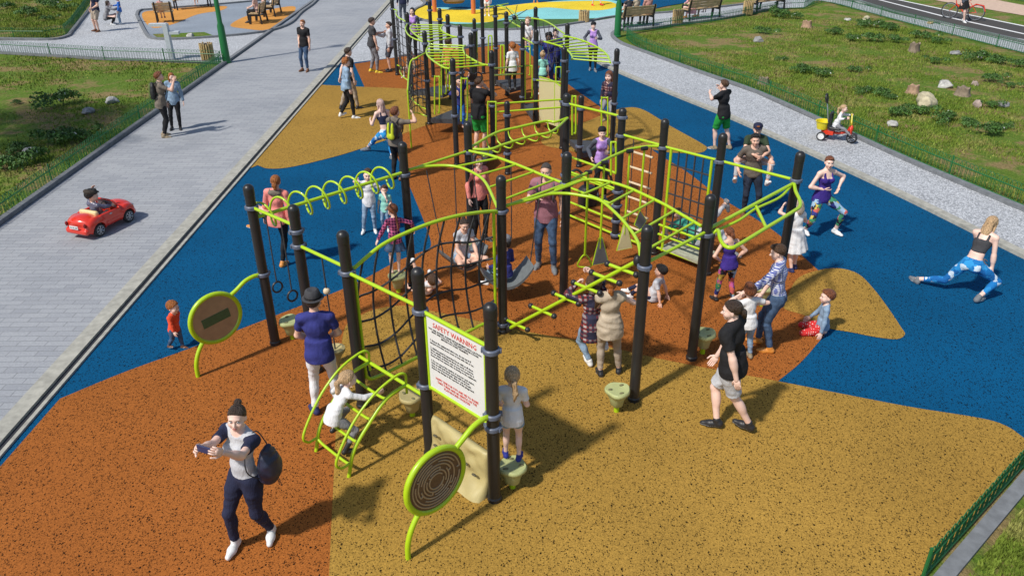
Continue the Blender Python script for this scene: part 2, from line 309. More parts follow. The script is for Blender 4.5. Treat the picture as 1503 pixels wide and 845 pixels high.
# paver strip in the near right corner
kerb('paver_strip', [g2(1366, 850), g2(1503, 691), g2(1560, 626), g2(1640, 540)], .15, -.01, .035, CURB_D, -1)
# ================================================================ climbing frames
LIME = mat('lime_steel', (.40, .60, .012), .32, var=.03, coat=.3); LIME_D = LIME
POST = mat('charcoal_post', (.019, .0185, .019), .38, var=.1, scale=6, bmp=.05); COLLAR = mat('blue_grey_collar', (.105, .125, .175), .45, var=.08)
ROPE = mat('charcoal_rope', (.038, .039, .042), .9, var=.6, scale=110, bmp=.6, bscale=160); BLACKP = mat('black_plastic', (.02, .02, .022), .45); STONE = mat('beige_plastic', (.45, .375, .165), .5, var=.1, scale=5, bmp=.25, bscale=25)
SAGE = mat('sage_plastic', (.42, .45, .20), .5, var=.12, scale=6, bmp=.25, bscale=25); CREAM = mat('cream_panel', (.66, .60, .33), .5, var=.05); WOOD = mat('pale_wood', (.66, .52, .34), .7, var=.15, scale=30)
DECK = mat('charcoal_deck', (.05, .052, .058), .7, var=.25, scale=40, bmp=.3); GREYP = mat('grey_plastic', (.14, .155, .16), .5, var=.1)
TR = .023
PB = dict(A=(-3.51, 9.82), B=(-2.73, 9.08), C=(-1.96, 8.27), D=(-.99, 7.3), E=(-.21, 6.53), F=(-.14, 10.1), G=(.83, 11.08), H=(1.59, 8.36), I=(2.55, 9.33), J=(4.26, 11.03), K=(3.35, 11.97), L=(2.58, 12.8), M=(1.96, 13.5), O=(-1.67, 11.63), P=(-.72, 12.72), Q=(1.05, 14.53))
def p3(k, z): return np.array([PB[k][0], PB[k][1], z])
def T(name, parent, pts, r=TR, m=None, n=10, smoothn=0, closed=False):
    P = crom(pts, smoothn, closed) if smoothn else pts
    b = MB(); b.tube(P, r, n, closed); return b.build(name, m or LIME, parent, angle=60)
POSTMESH = {}
def post(parent, xy, h=2.5, collars=(), r=.068):
    k = (h, r)
    if k not in POSTMESH:
        b = MB(); prof = [(r + .012, 0), (r + .012, .05), (r + .002, .062), (r, .07), (r, h - .16), (r + .004, h - .155), (r + .004, h - .07)] + [((r + .004) * math.cos(a), h - .07 + .07 * math.sin(a)) for a in np.linspace(0.2, 1.45, 7)] + [(0.001, h)]
        b.lathe(prof, n=24); o = b.build('post', POST, None, angle=35); POSTMESH[k] = o.data
    else:
        o = bpy.data.objects.new('post', POSTMESH[k]); COL.objects.link(o)
    o.parent = parent; o.location = (*xy, 0)
    for z in collars:
        if 'collar' not in POSTMESH:
            b = MB(); q = .068; b.lathe([(q, -.03), (q + .012, -.03), (q + .022, -.02), (q + .024, 0), (q + .022, .02), (q + .012, .03), (q, .03)], n=24)
            for sx in (-1, 1): b.box((sx * (q + .02), 0, 0), (.03, .05, .04))
            c = b.build('collar', COLLAR, None, angle=35); POSTMESH['collar'] = c.data
        else:
            c = bpy.data.objects.new('collar', POSTMESH['collar']); COL.objects.link(c)
        c.parent = o; c.location = (0, 0, z); c.rotation_euler = (0, 0, random.random() * 6)
    return o
def rungs(par, R1, R2, n, t0=.08, t1=.92, r=.017, nm='rung'):
    A = resample(R1, 101); B = resample(R2, 101)
    for i in range(n):
        t = int(100 * (t0 + (t1 - t0) * i / (n - 1))); T(nm, par, [A[t], B[t]], r, n=8)

FR = thing('playground_climber', 'large lime and charcoal climber of domed posts and nets, with the safety sign', 'climbing frame', (0, 0, 0))
cols = dict(A=[2.17, 1.16], B=[2.14, 1.94], C=[1.96], D=[1.98, 1.02], E=[1.96, 1.17, 1.01], F=[1.97, .15], G=[2.0], H=[1.96], I=[1.94], J=[2.05], K=[2.03], L=[2.0], M=[2.0, 2.33, .94, .66, .36, .08], O=[1.97], P=[1.97], Q=[2.3, 1.3, .9, .1])
for k, xy in PB.items(): post(FR, xy, 2.5, cols[k])
def straight(k1, z1, k2, z2, name='rail', r=TR, par=None):
    a, b = p3(k1, z1), p3(k2, z2); d = (b - a) / np.linalg.norm(b - a); return T(name, par or FR, [a + d * .06, b - d * .06], r)
straight('A', 2.17, 'B', 2.21); straight('B', 1.94, 'C', 2.02); straight('C', 1.96, 'D', 2.02); straight('O', 2.02, 'P', 1.99); straight('F', 2.02, 'G', 2.0)
straight('J', 2.05, 'K', 2.04, 'rail'); straight('K', 2.04, 'L', 2.02); straight('L', 2.03, 'M', 2.02); straight('M', 2.34, 'Q', 2.31)
for z in (.94, .66, .36, .08): straight('Q', z + .02, 'M', z)
for z in (1.3, 1.0): straight('Q', z, 'M', z - .02)
straight('L', .1, 'M', .08)
straight('H', 2.0, 'I', 1.98)
# helix beam A-O
hb = straight('A', 2.01, 'O', 2.01, 'helix_beam', .026)
a, b = p3('A', 2.01), p3('O', 2.01); ax = (b - a); ln = np.linalg.norm(ax); ax /= ln; sd = np.array([ax[1], -ax[0], 0]); HX = []
for i in range(8 * 24 + 1):
    t = i / (8 * 24); s = .10 + t * (ln - .34); ang = -2 * math.pi * 7.8 * t + 2.4; HX.append(a + ax * s + .185 * (math.cos(ang) * sd + math.sin(ang) * np.array([0, 0, 1.])))
hx = T('helix_tube', FR, HX, .0165, n=8)
for q in (HX[0], HX[-1], HX[40], HX[90], HX[140]):
    s = (q - a) @ ax; T('helix_strut', hx, [q, a + ax * s], .014, n=6)
# overhead ladders (curved in plan)
def flat(px, z): return [gp(x, y, z) for x, y in px]
def ladder(par, P1, P2, n, t0=.1, t1=.9, r=TR):
    la = bpy.data.objects.new('overhead_ladder', None); COL.objects.link(la); la.parent = par
    A = crom(P1, 7); B = crom(P2, 7)
    for X in (A, B): T('ladder_rail', la, X, r)
    rungs(la, A, B, n, t0, t1, r * .8); return la
z = 2.03
l1 = ladder(FR, [p3('F', z) + [.06, .06, 0]] + flat([(780, 292.6), (806, 285), (831, 284), (853, 287), (878, 292.6), (897, 306.5), (918, 328), (935.6, 354)], z) + [p3('H', 2.0) + [-.03, .08, 0]],
       flat([(815, 279), (838.7, 269), (859, 264), (877, 264), (897, 267.6), (921, 275), (946, 286), (975, 300), (1000, 314.6)], z) + [p3('I', z) + [-.06, .06, 0]], 6, .2, .95)
l2 = ladder(FR, [p3('O', z) + [.06, .05, 0]] + flat([(620, 245), (649, 243), (674, 245.5), (699, 256), (714, 270)], z) + [p3('F', 1.99) + [-.05, .06, 0]],
       [p3('P', z) + [.02, -.12, 0]] + flat([(700, 224), (720, 228), (749, 238), (772, 247), (795, 256.5)], z) + [p3('G', 2.0) + [-.06, .05, 0]], 4, .3, .93)
# P - Q ladder with hanging U rungs
R1 = crom([p3('P', 2.03) + [.03, .06, 0]] + flat([(728, 195), (760, 187), (800, 178), (815, 179)], 2.05) + [p3('Q', 2.05) + [.02, -.06, 0]], 6)
R2 = crom([p3('P', 2.03) + [.08, -.03, 0]] + flat([(720, 219), (740, 212), (780, 200), (810, 193)], 2.03) + [p3('Q', 2.05) + [.02, -.07, 0]], 6)
la = bpy.data.objects.new('overhead_ladder', None); COL.objects.link(la); la.parent = FR
T('ladder_rail', la, R1, .024); T('ladder_rail', la, R2, .024); A_ = resample(R1, 61); B_ = resample(R2, 61)
for i in range(7):
    t = 6 + i * 7; m = (A_[t] + B_[t]) / 2 - [0, 0, .17]; T('rung', la, [A_[t], A_[t] * .72 + m * .28 + [0, 0, -.09], m, B_[t] * .72 + m * .28 + [0, 0, -.09], B_[t]], .014, n=6, smoothn=4)
# I - J loop frame hanging outwards
lf = T('loop_rail', FR, [p3('I', 2.0) + [.06, .05, .01], p3('J', 2.02) - [.06, .06, 0]], .026)
LP = [p3('I', 1.95) + [.07, 0, 0]] + flat([(1054, 338), (1057, 350), (1063, 360), (1073, 363.5), (1085, 358.5), (1128, 332.5), (1165, 310), (1174, 303), (1174, 294), (1168, 281)], 2.0) + [p3('J', 2.02) - [.05, .09, 0]]
T('loop_rail', lf, LP, .026, smoothn=5); T('loop_strut', lf, flat([(1110, 303), (1124, 333)], 2.0), .022)
T('loop_rail', lf, [p3('I', 1.93) + [.07, .06, 0]] + flat([(1085, 323), (1108, 307), (1144, 290)], 1.97) + [p3('J', 2.0) - [.07, .06, 0]], .02, smoothn=5)
# climbing net C - F
NA = [vp(x, y, PB['C'], PB['F']) for x, y in [(520, 393), (560, 360), (600, 340), (640, 325), (680, 315), (723, 310)]]; NA = crom([p3('C', 1.97) + [.05, .05, 0]] + NA + [p3('F', 1.98) - [.06, .06, 0]], 6)
net = bpy.data.objects.new('climbing_net', None); COL.objects.link(net); net.parent = FR
T('net_arch', net, NA, .025)
cdir = np.array([.705, .709, 0]); NC, NF = p3('C', 0) + cdir * .1, p3('F', 0) - cdir * .15
NB = crom([NC + [0, 0, .42], NC + cdir * .1 + [0, 0, .34], NC + cdir * .5 + [0, 0, .32], NF - cdir * .5 + [0, 0, .32], NF - cdir * .15 + [0, 0, .31], NF + [0, 0, .33]], 5)
T('net_frame', net, NB, .025); T('net_frame', net, [NC + [0, 0, .40], NC + [0, 0, 2.0]], .022); T('net_frame', net, [NF + [0, 0, .32], NF + [0, 0, 2.0]], .022)
def rope(name, par, pts, r=.0150, smoothn=4): return T(name, par, pts, r, ROPE, 6, smoothn)
tp = resample(NA, 101); bt = resample(NB, 101); bul = np.array([-.70, .70, 0])      # the net bellies out behind its frame
def netpt(a, b, f): return a * (1 - f) + b * f + bul * .19 * math.sin(math.pi * f) ** .9
ends = [(tp[int(8 + 86 * i / 8)], bt[int(4 + 88 * (i / 8))]) for i in range(9)]
for a, b in ends: rope('net_rope', net, [netpt(a, b, f) for f in (0, .2, .4, .6, .8, 1)])
for f0, f1 in ((.34, .22), (.56, .42), (.76, .62), (.92, .82)):
    pts = [NC + [0, 0, 2 - 1.6 * (f0 + .06)]] + [netpt(a, b, f0 + (f1 - f0) * k / 8 + .05 * math.sin(k)) for k, (a, b) in enumerate(ends)] + [NF + [0, 0, 2 - 1.68 * f1]]; rope('net_rope', net, pts)
# K - L net panel and deck
nk = bpy.data.objects.new('square_net', None); COL.objects.link(nk); nk.parent = FR
k1, k2 = np.array([2.70, 12.67, 0]), np.array([3.25, 12.08, 0])
T('net_frame', nk, [k1 + [0, 0, 2.01], k1 + [0, 0, .13]], .026); T('net_frame', nk, [k2 + [0, 0, 2.01], k2 + [0, 0, .13]], .026)
for i in range(1, 5):
    q = k1 + (k2 - k1) * i / 5; rope('net_rope', nk, [q + [0, 0, 2.0], q + [0, 0, .45]], .0145, 0)
for i in range(6):
    z = 1.75 - i * .26; rope('net_rope', nk, [k1 + [0, 0, z], k2 + [0, 0, z]], .0145, 0)
for z in (.6, .42, .15): straight('L', z, 'K', z, 'rail')
dk = np.array([.70, .70, 0]); b = MB(); Ld, Kd = p3('L', .17), p3('K', .17); b.slab([Ld - dk * .02 + [.1, -.1, 0], Kd - dk * .02 - [.1, -.1, 0], Kd - dk * -.55 - [.1, -.1, 0], Ld - dk * -.55 + [.1, -.1, 0]], .05)
b.build('deck', mat('slatted_deck', (.36, .36, .26), .7, var=.25, scale=14), FR, smooth=False)
# sign panel D-E
sgn = bpy.data.objects.new('sign_panel', None); COL.objects.link(sgn); sgn.parent = FR
sdir = (p3('E', 0) - p3('D', 0)); sl_ = np.linalg.norm(sdir); sdir /= sl_; s0, s1 = p3('D', 0) + sdir * .075, p3('E', 0) - sdir * .075; off = np.array([sdir[1], -sdir[0], 0])
if off[1] > 0: off = -off
T('sign_frame', sgn, [s0 + [0, 0, 1.985], s1 + [0, 0, 1.985]], .024); T('sign_frame', sgn, [s0 + [0, 0, 1.03], s1 + [0, 0, 1.03]], .024)
T('sign_frame', sgn, [s0 + sdir * .012 + [0, 0, 1.0], s0 + sdir * .012 + [0, 0, 2.0]], .02); T('sign_frame', sgn, [s1 - sdir * .012 + [0, 0, 1.0], s1 - sdir * .012 + [0, 0, 2.0]], .02)
b = MB(); b.slab([s0 + [0, 0, 1.03], s1 + [0, 0, 1.03], s1 + [0, 0, 1.985], s0 + [0, 0, 1.985]], .012); b.build('sign_board', mat('white_board', (.72, .72, .70), .4, var=.03, scale=3), sgn, smooth=False)
RM = Matrix(((sdir[0], 0, off[0]), (sdir[1], 0, off[1]), (0, 1, 0)))
INKR = mat('red_ink', (.62, .05, .03), .6); INKB = mat('black_ink', (.03, .03, .03), .6)
def text(par, body, size, origin, m, R=RM, name='lettering', align='CENTER', sx=1., gap=1.0):
    cu = bpy.data.curves.new(name, 'FONT'); cu.body = body; cu.size = size; cu.align_x = align; cu.align_y = 'TOP'; cu.extrude = .0015; cu.space_line = gap; cu.resolution_u = 1
    o = bpy.data.objects.new(name, cu); COL.objects.link(o)
    me = bpy.data.meshes.new_from_object(o.evaluated_get(bpy.context.evaluated_depsgraph_get())); bpy.data.objects.remove(o)
    me.materials.clear(); me.materials.append(m); o = bpy.data.objects.new(name, me); COL.objects.link(o); o.parent = par
    mw = R.to_4x4(); mw.translation = Vector(origin); o.matrix_local = mw @ Matrix.Diagonal((sx, 1, 1, 1)); return o
so_ = (s0 + s1) / 2 + off * .0085; bd = bpy.data.objects['sign_board']; hw = (np.linalg.norm(s1 - s0)) / 2
text(bd, 'SAFETY WARNING', .088, so_ + [0, 0, 1.93], INKR, sx=.92)
text(bd, 'YOU ARE ADVISED, PLEASE USE EQUIPMENT WITH CAUTION.\nREAD AND FOLLOW ALL THE SAFETY INSTRUCTIONS\nBEFORE YOU START TRAINING.', .030, so_ + [0, 0, 1.84], INKB)
lines = ['1. Inspect the equipment before use, do not use it if', 'any part is broken, loose, worn or wet with rain or ice.', '', '2. Children must be supervised by an adult at all times.', 'Wear suitable clothing and shoes, no cords or scarves.', 'Do not climb on frames, nets or posts not meant for it.', 'Keep away from anyone who is moving on the equipment.', '', '3. Do not exceed the number of users for each station.', 'Hold on with both hands and land with both feet.', 'Stop at once if you feel pain, dizzy or out of breath.', 'Report any damage to the operator of this playground.']
text(bd, '\n'.join(lines), .0335, so_ - sdir * (hw - .07) + [0, 0, 1.70], INKB, align='LEFT', sx=.92, gap=.98)
text(bd, 'HAPPY TIME FOR YOU AND ME TO SHARE\nTAKE TURNS AND BE GENTLE ON THE\nPLAYGROUND FACILITIES', .042, so_ + [0, 0, 1.23], INKR, sx=.86)
# disc panels
def disc_panel(pole, base, ztop, cz, rad, m_panel, maze):
    d = np.array([base[0] - PB[pole][0], base[1] - PB[pole][1], 0]); L_ = np.linalg.norm(d); d /= L_; nrm = np.array([d[1], -d[0], 0])
    if nrm[1] > 0: nrm = -nrm
    P0 = p3(pole, 0); c = P0 + d * .79 + [0, 0, cz]
    dp = bpy.data.objects.new('disc_panel', None); COL.objects.link(dp); dp.parent = FR
    ang = np.linspace(0, 2 * math.pi, 49)[:-1]; ring = [c + rad * (math.cos(t) * d + math.sin(t) * np.array([0, 0, 1.])) for t in ang]
    T('disc_ring', dp, ring, .034, closed=True)
    b = MB(); q = MB(); b.lathe([(rad - .005, -.014), (rad - .005, .014)], c, 40, axis=nrm); disc = b.build('disc_board', m_panel, dp, angle=30)
    ps = lambda q: [P0 + d * u + [0, 0, w] for u, w in q]
    T('disc_arm', dp, ps([(.06, ztop), (.14, ztop + .015), (.28, ztop - .01), (.42, ztop - .09), (.52, 1.02)]), .030, smoothn=6)
    T('disc_leg', dp, ps([(1.02, .50), (1.09, .41), (1.15, .30), (1.19, .16), (1.20, -.02)]), .030, smoothn=6)
    return dp, disc, c, d, nrm
BOARD = mat('beige_board', (.36, .25, .13), .55, var=.12, scale=8)
dp, disc, c, d, n_ = disc_panel('A', g2(290, 553), 1.16, .77, .355, BOARD, False)
b = MB(); X = -d if d[0] < 0 else d; U = np.array([0, 0, 1.]); a_ = .12
R2_ = np.stack([X * math.cos(a_) + U * math.sin(a_) * 1, -X * math.sin(a_) + U * math.cos(a_), n_], 1)
b.box(c + n_ * .016, (.40, .135, .012), R2_); b.build('green_plate', mat('dark_green_plate', (.05, .115, .045), .5), disc, smooth=False)
dp, disc, c, d, n_ = disc_panel('E', g2(595, 822), 1.17, .78, .36, mat('brown_maze_board', (.13, .075, .038), .6, var=.25, scale=60), True)
X = -d if d[0] < 0 else d; b = MB(); rr = random.Random(4)
for i, r_ in enumerate((.30, .265, .23, .195, .16, .125, .09)):
    segs = {0: [(.1, 6.2)], 1: [(.5, 2.6), (2.9, 5.9)], 2: [(-.6, 1.4), (1.75, 3.6), (4.0, 5.4)], 3: [(.3, 2.9), (3.3, 6.1)], 4: [(1.2, 4.2), (4.5, 6.9)], 5: [(-.4, 2.2), (2.7, 5.4)], 6: [(.6, 6.4)]}[i]
    for t0, t1 in segs:
        k = max(6, int((t1 - t0) * 7)); b.tube([c + n_ * .016 + r_ * (math.cos(t) * X + math.sin(t) * U) for t in np.linspace(t0, t1, k)], .0085, 5)
for t, r0, r1 in ((.1, .265, .3), (2.7, .23, .265), (-.6, .195, .23), (3.6, .195, .23), (.3, .16, .195), (4.3, .125, .16), (1.2, .125, .16), (2.4, .09, .125), (5.5, .23, .265), (5.4, .09, .125)):
    b.tube([c + n_ * .016 + r_ * (math.cos(t) * X + math.sin(t) * U) for r_ in (r0, r1)], .0085, 5)
b.build('maze_track', mat('maze_beige', (.40, .29, .16), .55), disc)
# rock panel D-E with hand holds and a scooped foot
rp = bpy.data.objects.new('rock_panel', None); COL.objects.link(rp); rp.parent = FR
nu, nv = 34, 26; V = []; rnd = np.random.default_rng(3)
def rockd(u, v): return .010 * math.sin(u * 9 + v * 5) + .010 * math.sin(v * 13 - u * 7) + .010 * math.sin(u * 23) * math.sin(v * 19)
for side in (0, 1):
    for j in range(nv + 1):
        v = j / nv
        for i in range(nu + 1):
            u = i / nu; top = .62 - .02 * u; w = (u - .5) * (sl_ - .16); zz = top * v
            prof = .15 * max(0, 1 - v / .45) ** 1.6 + .05; edge = min(u, 1 - u, 1) / .07; rd = .03 * (1 - min(1, edge)) ** 2 + .035 * max(0, (v - .88) / .12) ** 2
            y = (prof - rd + (rockd(u, v) if .05 < u < .95 else 0)) if side == 0 else -.05 + rd * .5
            pos = (s0 + s1) / 2 + sdir * w + off * y + np.array([0, 0, zz]); V.append(pos)
F = []; st = (nu + 1) * (nv + 1)
for side in (0, 1):
    for j in range(nv):
        for i in range(nu):
            a = side * st + j * (nu + 1) + i; q = (a, a + 1, a + nu + 2, a + nu + 1); F.append(q if side == 0 else q[::-1])
for j in range(nv):
    for i in (0, nu):
        a = j * (nu + 1) + i; q = (a, a + nu + 1, a + nu + 1 + st, a + st); F.append(q if i == 0 else q[::-1])
for i in range(nu):
    a = nv * (nu + 1) + i; F.append((a, a + 1, a + 1 + st, a + st))
b = MB(); b.add(V, F); b.build('rock_face', STONE, rp, angle=180)
for (u, v) in ((.18, .80), (.17, .55), (.45, .66), (.72, .62), (.62, .50), (.86, .48)):
    pos = (s0 + s1) / 2 + sdir * ((u - .5) * (sl_ - .16)) + off * (.062 + .03) + [0, 0, .58 * v]; b = MB()
    b.ell(pos, (.036, .012, .014), np.stack([sdir, off, U], 1), 10, 6); b.build('hand_hold', STONE, rp, angle=180)
    b = MB(); b.ell(pos + off * .012 + [0, 0, .018], (.036, .02, .007), np.stack([sdir, off, U], 1), 8, 5); b.build('finger_slot', mat('slot_dark', (.09, .08, .05), .8), rp, angle=180)
# arch climber hung on the low C-D bar
straight('C', .80, 'D', .84, 'rail')
ac = bpy.data.objects.new('arch_climber', None); COL.objects.link(ac); ac.parent = FR
cd_ = p3('D', 0) - p3('C', 0); cl = np.linalg.norm(cd_); cd_ /= cl; outw = np.array([cd_[1], -cd_[0], 0]); outw = -outw if outw[1] > 0 else outw
f1, f2 = gp(464, 662), gp(512, 700); t1_, t2_ = p3('C', .81) + cd_ * .27, p3('C', .83) + cd_ * 1.0
inner = []
for f_, t_ in ((f1, t1_), (f2, t2_)):
    P = crom([f_, f_ + (t_ - f_) * .12 + [0, 0, .22], f_ + (t_ - f_) * .38 * np.array([1, 1, 0]) + [0, 0, .57], f_ + (t_ - f_) * .68 * np.array([1, 1, 0]) + [0, 0, .78], t_], 6); inner.append(P)
    T('climber_rail', ac, P, .023)
    hand = crom([P[3] + [0, 0, .02], P[3] + outw * .13 + [0, 0, .02], P[3] + outw * .17 + [0, 0, .16], P[10] + outw * .05 + [-.06, -.02, .17], P[16] + [-.05, -.03, .19], P[22] + [-.02, -.02, .20], P[-1] + [0, -.02, .16], P[-1] + [0, 0, .02], P[-1] - [0, 0, .12]], 5); T('hand_rail', ac, hand, .016, n=8)
for t in (3, 8, 13, 18):
    a, b2 = inner[0][t], inner[1][t]; T('climber_rung', ac, [a, a + (b2 - a) * .2 - [0, 0, .03], a + (b2 - a) * .8 - [0, 0, .03], b2], .018, n=8, smoothn=4)
# peg beam F (low) - H (high)
pb0, pb1 = p3('F', .12) + [.09, -.09, 0], p3('H', 2.0) + [-.08, .07, 0]; pgb = T('peg_beam', FR, [pb0, pb1], .026)
for q in (pb0, pb1): b = MB(); b.ell(q, (.05, .05, .075), None, 12, 8); b.build('beam_bracket', BLACKP, pgb, angle=180)
pd = (pb1 - pb0); PX = [(759.5, 478.5), (794, 452.5), (827, 431), (857, 415), (886, 403), (913, 396)]
for (x, y) in PX:
    dd = ray(x, y); # nearest point of the beam to the sight line
    w0 = pb0 - CPOS; aa, bb, cc_ = pd @ pd, pd @ dd, dd @ dd; s_ = (bb * (dd @ w0) - cc_ * (pd @ w0)) / (aa * cc_ - bb * bb); q = pb0 + pd * s_
    hd = np.array([.72, -.69, 0]); pg = T('peg', pgb, [q - hd * .21, q + hd * .21], .022)
    for e_ in (-.22, .22): b = MB(); b.ell(q + hd * e_, (.042,) * 3, None, 12, 8); b.build('peg_knob', BLACKP, pg, angle=180)
# curved rail G - L with hanging stirrups
GL = crom([p3('G', 2.02) + [.05, .06, 0]] + flat([(863, 253), (883, 238), (900, 229), (925, 219), (951, 215)], 2.03) + [p3('L', 2.03) - [.08, .02, 0]], 7); T('rail', FR, GL, .024)

# ---- things that hang from the frame
def hang(name, label, cat, loc, group=None): return thing(name, label, cat, loc, 0, group)
for i, ((x0, y0), (x1, y1), lab) in enumerate((((863.5, 253), (868, 391), 'lime stirrup bar with an oval foot loop, hanging nearest the middle post'), ((887, 239), (897, 391), 'lime stirrup bar ending in a dark triangular foot plate'), ((924.5, 222), (929, 388), 'lime stirrup bar with a cream triangular foot plate behind the tall bar arch'), ((946, 218), (951, 333), 'lime stirrup bar with a grey lozenge foot plate, hanging beside the rope ladder'))):
    top = gp(x0, y0, 2.03); zb = hz(top, y1); zb = max(zb, .22); o = hang('hanging_stirrup', lab, 'stirrup', tuple(top), 'stirrups hanging from the curved rail')
    b = MB(); b.tube([(0, 0, -.03), (0, 0, zb - 2.03 + (.30 if i else .2))], .019, 8); b.build('stirrup_bar', LIME, o)
    b = MB(); b.tube([(-.05, -.02, 0), (.05, .02, 0)], .036, 10); b.build('hanger', BLACKP, o)
    zz = zb - 2.03
    if i == 0: b = MB(); b.tube(crom([(0, 0, zz + .22), (.09, 0, zz + .1), (.1, 0, zz), (-.1, 0, zz), (-.09, 0, zz + .1)], 4, True), .014, 8, True); b.build('foot_loop', LIME, o)
    else:
        b = MB(); P = [(-.02, -.0, zz + .5), (.03, 0, zz + .5), (.16, .05, zz + .02), (-.12, -.03, zz)] if i < 3 else [(0, 0, zz + .32), (.14, .05, zz + .10), (.03, 0, zz - .05), (-.08, -.02, zz + .05)]
        b.slab(P, .02); pl = b.build('foot_plate', GREYP if i != 2 else CREAM, o, smooth=False); b = MB(); b.tube(P, .012, 6, True); b.build('plate_edge', LIME, pl)
for i, (x, y) in enumerate(((407, 415), (431, 431))):
    a = vp(x - 15 if i == 0 else x - 19, 318 if i == 0 else 325, PB['A'], PB['B']); zt = 2.17; a = np.array([*(p3('A', 0) + (p3('B', 0) - p3('A', 0)) * (.32 if i == 0 else .67))[:2], zt]); o = hang('gym_ring', 'black ring on a rope, ' + ('the one nearer the leftmost post' if i == 0 else 'the one farther from the leftmost post'), 'gym ring', tuple(a), 'gym rings by the leftmost post')
    b = MB(); b.tube([(0, 0, 0), (0, 0, -1.02)], .0095, 6); b.build('rope', ROPE, o); b = MB(); b.tube([(.052 * math.cos(t), .052 * math.cos(t), -1.095 + .078 * math.sin(t)) for t in np.linspace(0, 2 * math.pi, 25)[:-1]], .014, 8, True); b.build('ring', BLACKP, o)
q = p3('B', 0) + (p3('C', 0) - p3('B', 0)) * .5; o = hang('climbing_rope', 'knotted climbing rope with cream ball and beige foot cup beside the man in the hat', 'climbing rope', (q[0], q[1], 1.96))
b = MB(); b.tube([(0, 0, 0), (.02, 0, -1.7)], .0105, 6); b.build('rope', ROPE, o); b = MB(); b.ell((.005, 0, -.47), (.045,) * 3, None, 14, 10); b.build('ball', WOOD, o)
b = MB(); b.lathe([(.03, -1.62), (.05, -1.50), (.085, -1.42), (.13, -1.36), (.13, -1.32), (.09, -1.30), (.02, -1.33)], (.015, 0, 0), 18); b.build('foot_cup', STONE, o)
# rope ladder L-M
l0, l1_ = np.array([2.155, 13.285, 0]), np.array([2.42, 12.985, 0]); o = hang('rope_ladder', 'rope ladder with six pale wooden rungs behind the curved bars', 'rope ladder', (*l0[:2], 2.0))
e = l1_ - l0; b = MB(); b.tube([(0, 0, 0), (0, 0, -1.85)], .0095, 6); b.build('rope', ROPE, o); b = MB(); b.tube([e, e + [0, 0, -1.85]], .0095, 6); b.build('rope', ROPE, o)
eu = e / np.linalg.norm(e)
for i in range(6):
    z = -.23 - i * .285; b = MB(); b.tube([-eu * .04 + [0, 0, z], e + eu * .05 + [0, 0, z]], .021, 8); b.build('rung', WOOD, o)
# swing seats under the overhead ladder
def swing(pts_top, c, ang, label, half=.36, zc=.36):
    o = hang('sling_swing', label, 'swing', (c[0], c[1], zc), 'grey sling swings under the overhead ladder'); d = np.array([math.cos(ang), math.sin(ang), 0]); w = np.array([-d[1], d[0], 0]); A = []
    nn = 17
    for s in np.linspace(-1, 1, nn): A.append(d * half * s + np.array([0, 0, .31 * abs(s) ** 2.0 - .07]))
    V = []
    for p in A: V += [p + w * .21, p - w * .21, p - w * .21 + [0, 0, .05], p + w * .21 + [0, 0, .05]]
    F = []
    for i in range(nn - 1):
        for k in range(4): F.append((i * 4 + k, i * 4 + (k + 1) % 4, (i + 1) * 4 + (k + 1) % 4, (i + 1) * 4 + k))
    F += [(3, 2, 1, 0), tuple((nn - 1) * 4 + k for k in range(4))]; b = MB(); b.add(V, F); s_ = b.build('sling', GREYP, o, angle=50)
    for e_, tp_ in ((A[0], pts_top[0]), (A[-1], pts_top[1])):
        t = np.array([tp_[0] - c[0], tp_[1] - c[1], 2.02 - zc]); b = MB(); b.tube([e_ + [0, 0, .02], t], .0095, 6); b.build('rope', ROPE, o)
    return o
sw1 = (g2(680, 385, .36)); sw2 = g2(742, 411, .36)
sw1d = np.array(g2(704, 362, .55)) - np.array(g2(648, 378, .55)); sw2d = np.array(g2(777, 395, .55)) - np.array(g2(703, 405, .55))
swing((g2(626, 250, 2.03), g2(692, 226, 2.03)), sw1, math.atan2(sw1d[1], sw1d[0]), 'grey curved sling swing the barefoot girl in shorts sits on', np.linalg.norm(sw1d) / 2)
swing((g2(722, 282, 2.03), g2(796, 258, 2.03)), sw2, math.atan2(sw2d[1], sw2d[0]), 'grey curved sling swing with the boy in blue, beside the central post', np.linalg.norm(sw2d) / 2)
for k, px in (('a', (750, 238)), ('b', (667, 247))):
    a = gp(*px, 2.02); o = hang('hanging_rope', 'thin charcoal rope hanging ' + ('right of the central post' if k == 'a' else 'left of the woman in the pink hoodie'), 'rope', tuple(a)); b = MB(); b.tube([(0, 0, 0), (.0, 0, -1.35)], .0095, 6); b.build('strand', ROPE, o)
# stepping pods
def pod_mesh(parent, h, m, s=1., lean=0):
    b = MB(); r = .15 * s; prof = [(.05, h - .26), (.075 * s, h - .24), (.09 * s, h - .15), (r * .85, h - .07), (r, h - .045), (r, h - .015), (r * .92, h), (r * .45, h - .012), (.005, h - .015)]
    b.lathe(prof, n=22); V = np.concatenate(b.v); a = np.arctan2(V[:, 1], V[:, 0]); k = 1 + .06 * np.sin(3 * a + 1) + .035 * np.sin(5 * a); V[:, 0] *= k; V[:, 1] *= k; b.v = [V]; b.build('pod_top', m, parent, angle=50)
    for t in (0.6, 2.9, 4.7):
        b = MB(); b.ell((r * .62 * math.cos(t), r * .62 * math.sin(t), h - .004), (.034, .02, .008), None, 8, 5); b.build('grip_hole', mat('pod_hole', (.16, .15, .07), .8), parent, angle=180)
    b = MB(); b.tube([(0, 0, -.02), (0, 0, h - .24)], .036, 10); b.build('pod_stem', LIME, parent)
